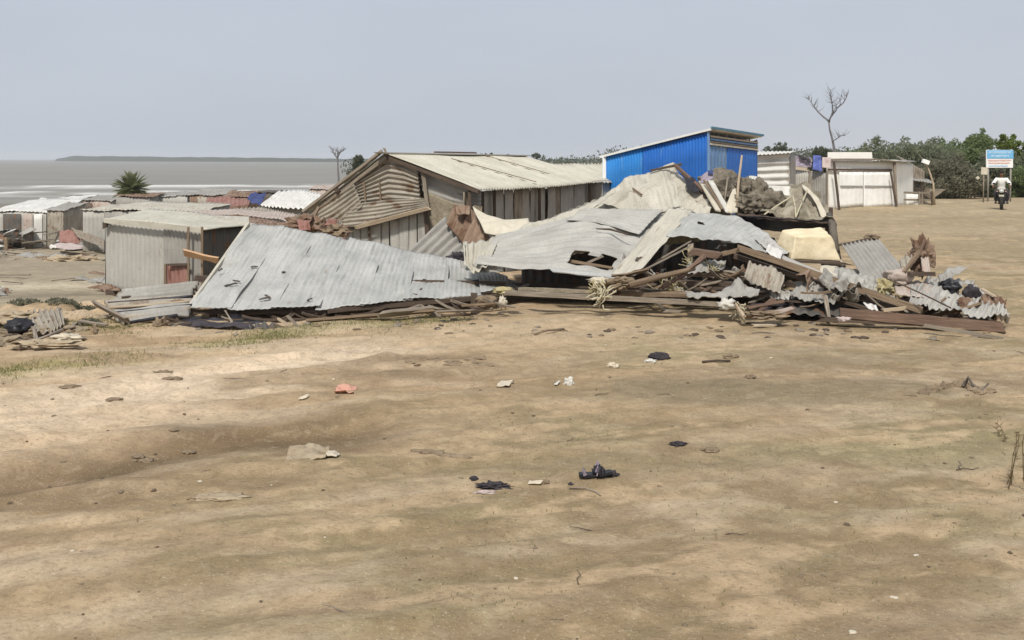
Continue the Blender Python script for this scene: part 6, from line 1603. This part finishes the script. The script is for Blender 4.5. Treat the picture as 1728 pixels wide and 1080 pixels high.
for s in (-1, 1):
    b0 = len(Jt)
    Jt += [(rel(s * .11, .18, .90), .11), (rel(s * .245, -.16, .80), .09), (rel(s * .235, .02, .38), .068)]
    Et += [(0, b0), (b0, b0 + 1), (b0 + 1, b0 + 2)]
skin_mesh('trousers', Jt, Et, M['dark_paint'], rider)
MB().blob(rel(0, .03, 1.735), (.10, .115, .085), 5, .12, 3).build('hair', M['hair'], rider, True)
fc = MB(); fc.blob(rel(0, -.095, 1.665), (.014, .022, .022), 1, 0); fc.build('nose', M['skin'], rider, True)
for s in (-1, 1):
    MB().blob(rel(s * .033, -.085, 1.69), (.012, .008, .007), 1, 0).build('eye', M['black'], rider, True)
    MB().blob(rel(s * .09, .01, 1.675), (.012, .022, .032), 1, 0).build('ear', M['skin'], rider, True)
    MB().blob(rel(s * .245, -.14, .30), (.045, .11, .04), 1, 0).build('shoe', M['black'], rider, True)
MB().box(rel(0, -.088, 1.625), (.04, .008, .008)).build('mouth', M['cloth_red'], rider)
# turn both to face along the road, towards the camera
RZ = math.radians(-25.9)
bike.rotation_euler = (0, 0, RZ)
o_ = rider.location - bike.location
rider.location = bike.location + Matrix.Rotation(RZ, 3, 'Z') @ o_
rider.rotation_euler = (0, 0, RZ)
for o_ in (bike, rider): o_.scale = (1.12, 1.12, 1.08)
rider.location.z += (rider.location.z - mg) * .08

# ================================================================== LITTER AND GROUND DETAIL
def gp0(u, v, lift=0.0):
    x, y = G(u, v); z = gz(x, y)
    for _ in range(6):
        x, y = G(u, v, z); z = gz(x, y)
    return Vector((x, y, z + lift))
def litter(nm, lb, cat, u, v, r, mat, sd, amp=.6, freq=2.2, rot=0, group=None):
    p = gp0(u, v, r[2] * .3)
    return piece(nm, lb, cat, MB().blob(p, r, sd, amp, freq, 4), mat, True, group)
def rag_flat(nm, lb, cat, u0, u1, v0, v1, mat, sd, h=.05, group=None, skew=8):
    a, b_, c, d_ = gp0(u0 + skew, v0, .03), gp0(u1, v0 + 1, .03), gp0(u0, v1, .02), gp0(u1 - skew, v1, .02)
    return cloth(nm, lb, cat, [a, b_], [c, d_], M[mat], sd, h, group, dfreq=6, rag=(.05, .06, .04, .04), solid=.008, nu=22, nv=14)
rag_flat('cloth_scrap', 'small coral-pink cloth scrap on the sand at the centre left', 'cloth', 560, 606, 656, 667, 'cloth_coral', 1, .06)
rag_flat('paper_scrap', 'cream paper scrap just left of the coral-pink cloth', 'paper', 499, 527, 671, 679, 'paper', 2, .03)
rag_flat('paper_scrap', 'dull cream scrap right of centre, level with the coral-pink cloth', 'paper', 835, 870, 645, 655, 'paper', 3, .03)
rag_flat('paper_scrap', 'crumpled white paper with a raised peak near the middle of the sand', 'paper', 932, 950, 646, 653, 'cloth_white', 4, .04)
litter('paper_scrap', 'small white crumple right of the raised white paper', 'paper', 960, 648, (.055, .04, .06), 'cloth_white', 5)
litter('paper_scrap', 'white pebble-like scrap upper centre, left of the dark shoe', 'paper', 1035, 619, (.07, .05, .04), 'paper', 6)
litter('shoe', 'small black shoe with a pale sole lying below the middle of the wreck', 'shoe', 1112, 604, (.14, .09, .055), 'cloth_dark', 7, .3)
litter('paper_scrap', 'white scrap beside the small black shoe', 'paper', 1098, 610, (.075, .05, .025), 'cloth_white', 8)
rag_flat('cloth_scrap', 'long sandy rag lying across the lower left foreground', 'cloth', 478, 560, 760, 779, 'clod', 9, .07)
rag_flat('cloth_scrap', 'pale rag tip at the right end of the long sandy rag', 'cloth', 545, 580, 766, 774, 'paper', 10, .03)
rag_flat('paper_scrap', 'pale cream strip of paper in the foreground left of the sandal', 'paper', 884, 922, 813, 822, 'paper', 11, .025)

# dark sandal
p = gp0(1006, 806)
sd_ = thing('sandal', 'black strappy sandal lying on its side in the foreground', 'sandal', p)
so = MB(); pts = []
for (x_, y_, z_, w_) in ((-.14, .0, .015, .035), (-.08, .0, .012, .045), (0, .01, .012, .036), (.07, .02, .02, .045), (.13, .02, .03, .03)):
    pts.append((x_, y_, z_, w_))
vs = []
for (x_, y_, z_, w_) in pts:
    for (sy, sz) in ((-1, 0), (1, 0), (1, .022), (-1, .022)): vs.append((p.x + x_, p.y + y_ + sy * w_, p.z + z_ + sz))
fs = []
for i in range(4):
    for j in range(4): fs.append((i * 4 + j, i * 4 + (j + 1) % 4, i * 4 + 4 + (j + 1) % 4, i * 4 + 4 + j))
fs += [(3, 2, 1, 0), (16, 17, 18, 19)]
so.add(vs, fs); so.build('sole', M['tarp_black'], sd_)
def arc(x0, r, h, wdt, nm, mat, tilt=0):
    mb = MB(); n_ = 10
    for k in range(n_):
        a0, a1 = math.pi * k / n_, math.pi * (k + 1) / n_
        mb.beam(p + Vector((x0 + tilt * math.sin(a0), -math.cos(a0) * r, .03 + math.sin(a0) * h)), p + Vector((x0 + tilt * math.sin(a1), -math.cos(a1) * r, .03 + math.sin(a1) * h)), .006, wdt, 0, 1, 0)
    mb.build(nm, M[mat], sd_)
arc(.0, .045, .085, .05, 'strap', 'cloth_purple', .02); arc(.05, .045, .05, .03, 'strap', 'tarp_black'); arc(-.09, .045, .035, .03, 'strap', 'cloth_purple', -.02)
MB().blob(p + Vector((.02, -.01, .05)), (.05, .04, .05), 3, .5).build('lining', M['tarp_black'], sd_, True)
litter('cloth_scrap', 'black-green lump at the right tip of the sandal', 'rag', 1031, 803, (.05, .04, .035), 'cloth_dark', 12)
litter('cloth_scrap', 'dark purple-brown rag in the foreground left of the cream strip', 'rag', 832, 822, (.11, .05, .025), 'cloth_dark', 13, .9, 3)
litter('cloth_scrap', 'small dark rag above the purple-brown one', 'rag', 800, 809, (.03, .03, .02), 'cloth_dark', 14)
litter('cloth_scrap', 'pinkish scrap below the purple-brown rag', 'rag', 822, 831, (.09, .03, .01), 'cloth_pink', 15, .8)
litter('cloth_scrap', 'tiny dark scrap right of the cream strip', 'rag', 920, 815, (.03, .03, .02), 'mud', 16)
litter('cloth_scrap', 'black fleck between the cream strip and the sandal', 'rag', 963, 818, (.02, .02, .012), 'cloth_dark', 17)
piece('stick', 'thin bent twig in front of the sandal', 'twig', MB().tube([gp0(960, 826, .01), gp0(985, 827, .02), (gp0(1005, 832, .015)), gp0(1014, 838, .008)], .006, 5), 'wood_grey', True)
litter('mud_clump', 'dark clod with a pale rim right of the sandal, on the turf', 'clump', 1145, 750, (.065, .05, .018), 'cloth_dark', 18)
litter('mud_clump', 'small brown clod lying right of the dark pale-rimmed one', 'clump', 1198, 761, (.07, .04, .02), 'mud', 19)
piece('stick', 'straight grey twig lying on the turf below the right half of the wreck', 'twig', MB().tube([gp0(1185, 613, .02), gp0(1210, 612, .03), gp0(1232, 611, .02)], .015, 5), 'wood_dark', True)
litter('mud_clump', 'dark clod behind the straight grey twig', 'clump', 1233, 604, (.09, .05, .04), 'mud', 20)
litter('mud_clump', 'dark flat clod to the right below the straight grey twig', 'clump', 1266, 638, (.07, .05, .03), 'mud', 21)
piece('stick', 'long thin twig on the bare sand below the floor beam', 'twig', MB().tube([gp0(902, 566, .02), gp0(925, 563, .05), gp0(952, 559, .03)], .018, 5), 'mud', True)
# ridge of torn mud at the right
rt_ = MB(); rr = random.Random(9)
ed = [(1556, 664), (1580, 657), (1610, 650), (1632, 650), (1650, 662), (1670, 657)]
for a_, b2 in zip(ed[:-1], ed[1:]):
    for q in range(5):
        t_ = q / 5; u_ = a_[0] + (b2[0] - a_[0]) * t_; v_ = a_[1] + (b2[1] - a_[1]) * t_
        rt_.blob(gp0(u_, v_ + rr.uniform(-1, 1), .0), (rr.uniform(.05, .1), .05, rr.uniform(.03, .06)), q, .8, 2.5, 2)
piece('mud_clump', 'jagged ridge of torn dark mud with a root on the right-hand turf', 'clump', rt_, 'mud')
piece('stick', 'crooked root standing up from the torn mud ridge', 'twig', MB().tube([gp0(1625, 655, .02), gp0(1634, 652, .10), gp0(1642, 658, .05), gp0(1656, 662, .03), gp0(1668, 656, .06)], [.02, .018, .016, .014, .008], 6), 'bark', True)
for k, (u_, v_, s_, lb) in enumerate(((245, 766, .06, 'dark clod in the damp gully at the left, the larger of a pair'), (233, 770, .045, 'dark clod touching the left of the larger gully clod'), (318, 764, .05, 'dark clod alone in the gully, right of the pair'),
        (193, 672, .07, 'dark clod on the pale track at the far left'), (118, 654, .08, 'shallow brown clod near the left turf strip'), (290, 641, .09, 'brown turf clod by the left track, upper left of the coral cloth'), (293, 737, .035, 'small clod above the gully'), (275, 631, .09, 'low turf clod behind the brown one by the left track'))):
    litter('mud_clump', lb, 'clump', u_, v_, (s_ * 1.3, s_ * .9, s_ * .3), 'mud', 30 + k, .4)
litter('mud_clump', 'long low earth ridge at the bottom left foreground', 'clump', 372, 840, (.2, .08, .02), 'clod', 40, .4)
for k, (u0, u1, v_, lb) in enumerate(((700, 795, 768, 'long brown root scar left of the sandal in the foreground'), (650, 830, 612, 'dark broken scar of mud under the middle of the wreck'))):
    mbx = MB(); rr = random.Random(k + 3)
    for q in range(16 if k else 10):
        uu = u0 + (u1 - u0) * rr.random(); vv = v_ + (-8 + 16 * rr.random()) * (1 if k else .2) + (uu - u0) * (.0 if k else .14)
        mbx.blob(gp0(uu, vv - (0 if k else 8), -.005), (rr.uniform(.05, .12), .04, .022), q, .8, 2.5, 2)
    piece('mud_clump', lb, 'clump', mbx, 'mud')

# broken lumps of the eroded bank at the left
rnd = random.Random(5)
bl = []
for k, m_ in enumerate(('clod', 'mud', 'clod')):
    o = MB().blob((0, 0, 0), (1, .75, .5), 80 + k, .45, 2.2, 3).build('mud_clump', M[m_])
    tag(o, 'dry lump of broken earth on the eroded bank left of the wreck', 'clump', 'earth lumps on the eroded bank'); bl.append(o)
for k in range(44):
    o = bl[k] if k < 3 else bl[k % 3].copy()
    if k > 2: COL.objects.link(o)
    x = rnd.uniform(-9.0, -6.4); y = rnd.uniform(13.6, 16.6); s = rnd.uniform(.05, .2) * (1.3 if rnd.random() < .2 else 1)
    o.location = (x, y, gz(x, y) + s * .05); o.scale = (s * 1.3, s, s * .8); o.rotation_euler = (rnd.uniform(-.3, .3), rnd.uniform(-.3, .3), rnd.uniform(0, 6.28))
bs = []
for k, m_ in enumerate(('wood_grey', 'wood_brown')):
    o = MB().beam((-.3, 0, 0), (.3, 0, .03), .05, .025, 0, 4, .3, k).build('stick', M[m_])
    tag(o, 'loose weathered stick lying on the eroded bank left of the wreck', 'stick', 'sticks on the eroded bank'); bs.append(o)
for k in range(26):
    o = bs[k] if k < 2 else bs[k % 2].copy()
    if k > 1: COL.objects.link(o)
    x = rnd.uniform(-9.0, -6.0); y = rnd.uniform(13.8, 16.8); s = rnd.uniform(.4, 1.0)
    o.location = (x, y, gz(x, y) + .04); o.scale = (s, 1, 1); o.rotation_euler = (rnd.uniform(-.2, .2), rnd.uniform(-.3, .3), rnd.uniform(0, 3.14))

# scattered pebbles and clods: individual copies of a few shapes
rnd = random.Random(17)
protos = {}
def scatter(kind, label, cat, group, mats, n, region, size, flat):
    src = []
    for k, m_ in enumerate(mats):
        o = MB().blob((0, 0, 0), (1, .75, flat), 60 + k, .55, 1.8, 2).build(kind, M[m_], None, True)
        tag(o, label, cat, group); src.append(o)
    used = [False] * len(src)
    for _ in range(n):
        while True:
            x, y = region()
            if terrain(x, y) > -.25: break
        k = rnd.randrange(len(src))
        o = src[k] if not used[k] else src[k].copy()
        if used[k]: COL.objects.link(o)
        used[k] = True
        s = size()
        o.location = (x, y, gz(x, y) + s * flat * .15); o.scale = (s, s, s); o.rotation_euler = (0, 0, rnd.uniform(0, 6.28))
def fore():
    y = 5.3 + 10 * rnd.random() ** 1.3
    return (rnd.uniform(-.54, .54) * y, y)
scatter('pebble', 'tiny brown clod or pebble scattered on the open sand', 'pebble', 'pebbles and clods on the sand', ['mud', 'clod'], 150, fore, lambda: rnd.uniform(.008, .026), .5)
scatter('paper_fleck', 'tiny pale fleck of litter scattered on the open sand', 'litter', 'pale flecks on the sand', ['paper', 'cloth_cream'], 16, fore, lambda: rnd.uniform(.012, .03), .25)
# debris flecks along the foot of the wreck
def foot():
    x = rnd.uniform(-5.4, 7.2); return (x, 15.4 + rnd.uniform(-.9, .5) + (.3 if x < 0 else 0))
scatter('wood_chip', 'small splintered wood chip strewn along the foot of the wreck', 'wood chip', 'wood chips along the wreck', ['wood_grey', 'wood_brown', 'wood_dark'], 110, foot, lambda: rnd.uniform(.03, .085), .3)

tw = []
for k in range(3):
    o = MB().tube([(-.09, 0, 0), (-.03, .01, .008), (.03, -.012, .004), (.09, .006 * k, .01)], [.004, .0035, .003, .0015], 5).build('twig', M['wood_dark' if k else 'wood_grey'], None, True)
    tag(o, 'small dry twig lying on the open sand', 'twig', 'twigs on the sand'); tw.append(o)
for k in range(30):
    o = tw[k] if k < 3 else tw[k % 3].copy()
    if k > 2: COL.objects.link(o)
    x, y = fore(); s = rnd.uniform(.4, 1.3)
    o.location = (x, y, gz(x, y) + .006); o.scale = (s, s, s); o.rotation_euler = (0, 0, rnd.uniform(0, 6.28))

# sparse grass and dry weeds
rnd = random.Random(31); mb = MB()
def blade(x, y, h, w, lean):
    z = gz(x, y); a = rnd.uniform(0, 6.28)
    b0 = len(mb.v); ca, sa = math.cos(a), math.sin(a); l = rnd.uniform(0, 6.28)
    tx, ty = x + math.cos(l) * lean * h, y + math.sin(l) * lean * h
    mb.v += [(x - ca * w, y - sa * w, z - .005), (x + ca * w, y + sa * w, z - .005), ((x + tx) / 2 + ca * w * .7, (y + ty) / 2 + sa * w * .7, z + h * .65), (tx, ty, z + h)]
    mb.f += [(b0, b0 + 1, b0 + 2), (b0, b0 + 2, b0 + 3)]; mb.uv += [(0, 0)] * 4
cent = []
for _ in range(260):
    y = 5.5 + 10 * rnd.random(); x = rnd.uniform(-.1, .56) * y
    cent.append((x, y, rnd.uniform(.1, .35), 14, .018))
for pl in ([G(-60, 645), G(60, 628), G(230, 606), G(400, 578), G(480, 566)], [G(440, 566), G(600, 552), G(760, 540)], [G(0, 560), G(130, 550), G(250, 560)]):
    for _ in range(90):
        k = rnd.randrange(len(pl) - 1); t_ = rnd.random()
        x = pl[k][0] * (1 - t_) + pl[k + 1][0] * t_; y = pl[k][1] * (1 - t_) + pl[k + 1][1] * t_
        cent.append((x + rnd.gauss(0, .2), y + rnd.gauss(0, .3), rnd.uniform(.08, .22), 26, .035))
for (cx, cy, r, n_, h) in cent:
    for _ in range(n_):
        blade(cx + rnd.gauss(0, r), cy + rnd.gauss(0, r), h * rnd.uniform(.4, 1.3), .0022 + h * .05, rnd.uniform(.3, 1.2))
gr = mb.build('grass', M['blade']); tag(gr, 'short sparse turf growing in the sand', 'grass', kind='stuff')

def weed(lb, x, y, h, n, seed, sp=.25):
    rr = random.Random(seed); mb = MB(); z = gz(x, y)
    for _ in range(n):
        a = rr.uniform(0, 6.28); d_ = Vector((math.cos(a) * rr.uniform(.05, .5), math.sin(a) * rr.uniform(.05, .5), 1)).normalized()
        p_ = Vector((x + rr.gauss(0, sp * .3), y + rr.gauss(0, sp * .3), z - .02)); pts = [p_]; H = h * rr.uniform(.45, 1)
        for k in range(5):
            d_ = (d_ + Vector((rr.gauss(0, .14), rr.gauss(0, .14), 0))).normalized(); pts.append(pts[-1] + d_ * H / 5)
        mb.tube(pts, [.005, .0045, .004, .0035, .003, .002], 4)
        for k in range(10):
            q = pts[rr.randrange(1, 6)]; e = Vector((rr.gauss(0, 1), rr.gauss(0, 1), rr.uniform(-.2, 1))).normalized()
            L = rr.uniform(.03, .08); w = e.orthogonal().normalized() * .008
            b0 = len(mb.v); mb.v += [tuple(q - w), tuple(q + w), tuple(q + e * L)]; mb.f.append((b0, b0 + 1, b0 + 2)); mb.uv += [(0, 0)] * 3
    o = mb.build('dry_weed', M['weed']); return tag(settle(o), lb, 'weed', 'dry weeds at the right edge')
weed('tall dry weed at the right edge of the foreground, the largest', G(1716, 815)[0], G(1716, 815)[1], .6, 5, 1)
weed('small dry weed left of the tallest one by the torn mud ridge', G(1702, 735)[0], G(1702, 735)[1], .2, 4, 3)

# fallen trunk-like debris on the bank at left
for k, (u_, v_, r_, m_, lb) in enumerate(((40, 505, .3, 'leaf_brown', 'low scrubby tussock on the bank lip at the far left'), (100, 512, .28, 'leaf_brown', 'scrubby tussock right of the far-left one on the bank lip'), (140, 505, .26, 'leaf_brown', 'small tussock between the bank lip and the sheet stack'), (150, 540, .16, 'leaf_brown', 'dull tussock in front of the sheet stack'))):
    x, y = XY(u_, 17.6 if v_ < 530 else 15.6)
    mbx = MB(); rr = random.Random(k)
    leaf_cloud(mbx, [(x, y, gz(x, y) + .03, r_, r_ * .8, r_ * .35), (x + r_ * .7, y, gz(x, y), r_ * .7, r_ * .6, r_ * .25)], 700, .035, rr)
    o = mbx.build('tussock', M[m_]); tag(settle(o), lb, 'tussock', 'tussocks on the bank lip')
piece('rubbish_heap', 'low pale rubbish strip washed up on the beach in front of the shore shacks', 'heap', MB().blob((XY(120, 44)[0], 44, gz(*XY(120, 44)) + .03), (1.1, .5, .18), 3, .8, 2.6, 4), 'clod')
piece('post', 'short weathered stump post on the sand at the far left edge', 'post', MB().tube([(XY(10, 55)[0], 55, gz(*XY(10, 55)) - .1), (XY(10, 55)[0] + .03, 55, gz(*XY(10, 55)) + .75)], [.12, .09], 8), 'mud')

# ---- air
def haze():
    me = bpy.data.meshes.new('haze')
    x0, x1, y0, y1, z0, z1 = -16000, 14000, -30, 13500, -13, 60
    v = [(x, y, z) for x in (x0, x1) for y in (y0, y1) for z in (z0, z1)]
    me.from_pydata(v, [], [(0, 1, 3, 2), (4, 6, 7, 5), (0, 4, 5, 1), (2, 3, 7, 6), (0, 2, 6, 4), (1, 5, 7, 3)])
    m = bpy.data.materials.new('haze'); m.use_nodes = True; nt = m.node_tree
    for n in list(nt.nodes): nt.nodes.remove(n)
    pv = nt.nodes.new('ShaderNodeVolumePrincipled'); ou = nt.nodes.new('ShaderNodeOutputMaterial')
    pv.inputs['Color'].default_value = (.90, .94, 1.0, 1); pv.inputs['Density'].default_value = HAZE; pv.inputs['Anisotropy'].default_value = .2
    nt.links.new(pv.outputs[0], ou.inputs['Volume'])
    me.materials.append(m)
    o = bpy.data.objects.new('haze', me); COL.objects.link(o); o['kind'] = 'stuff'
HAZE = 0.0002
if HAZE: haze()
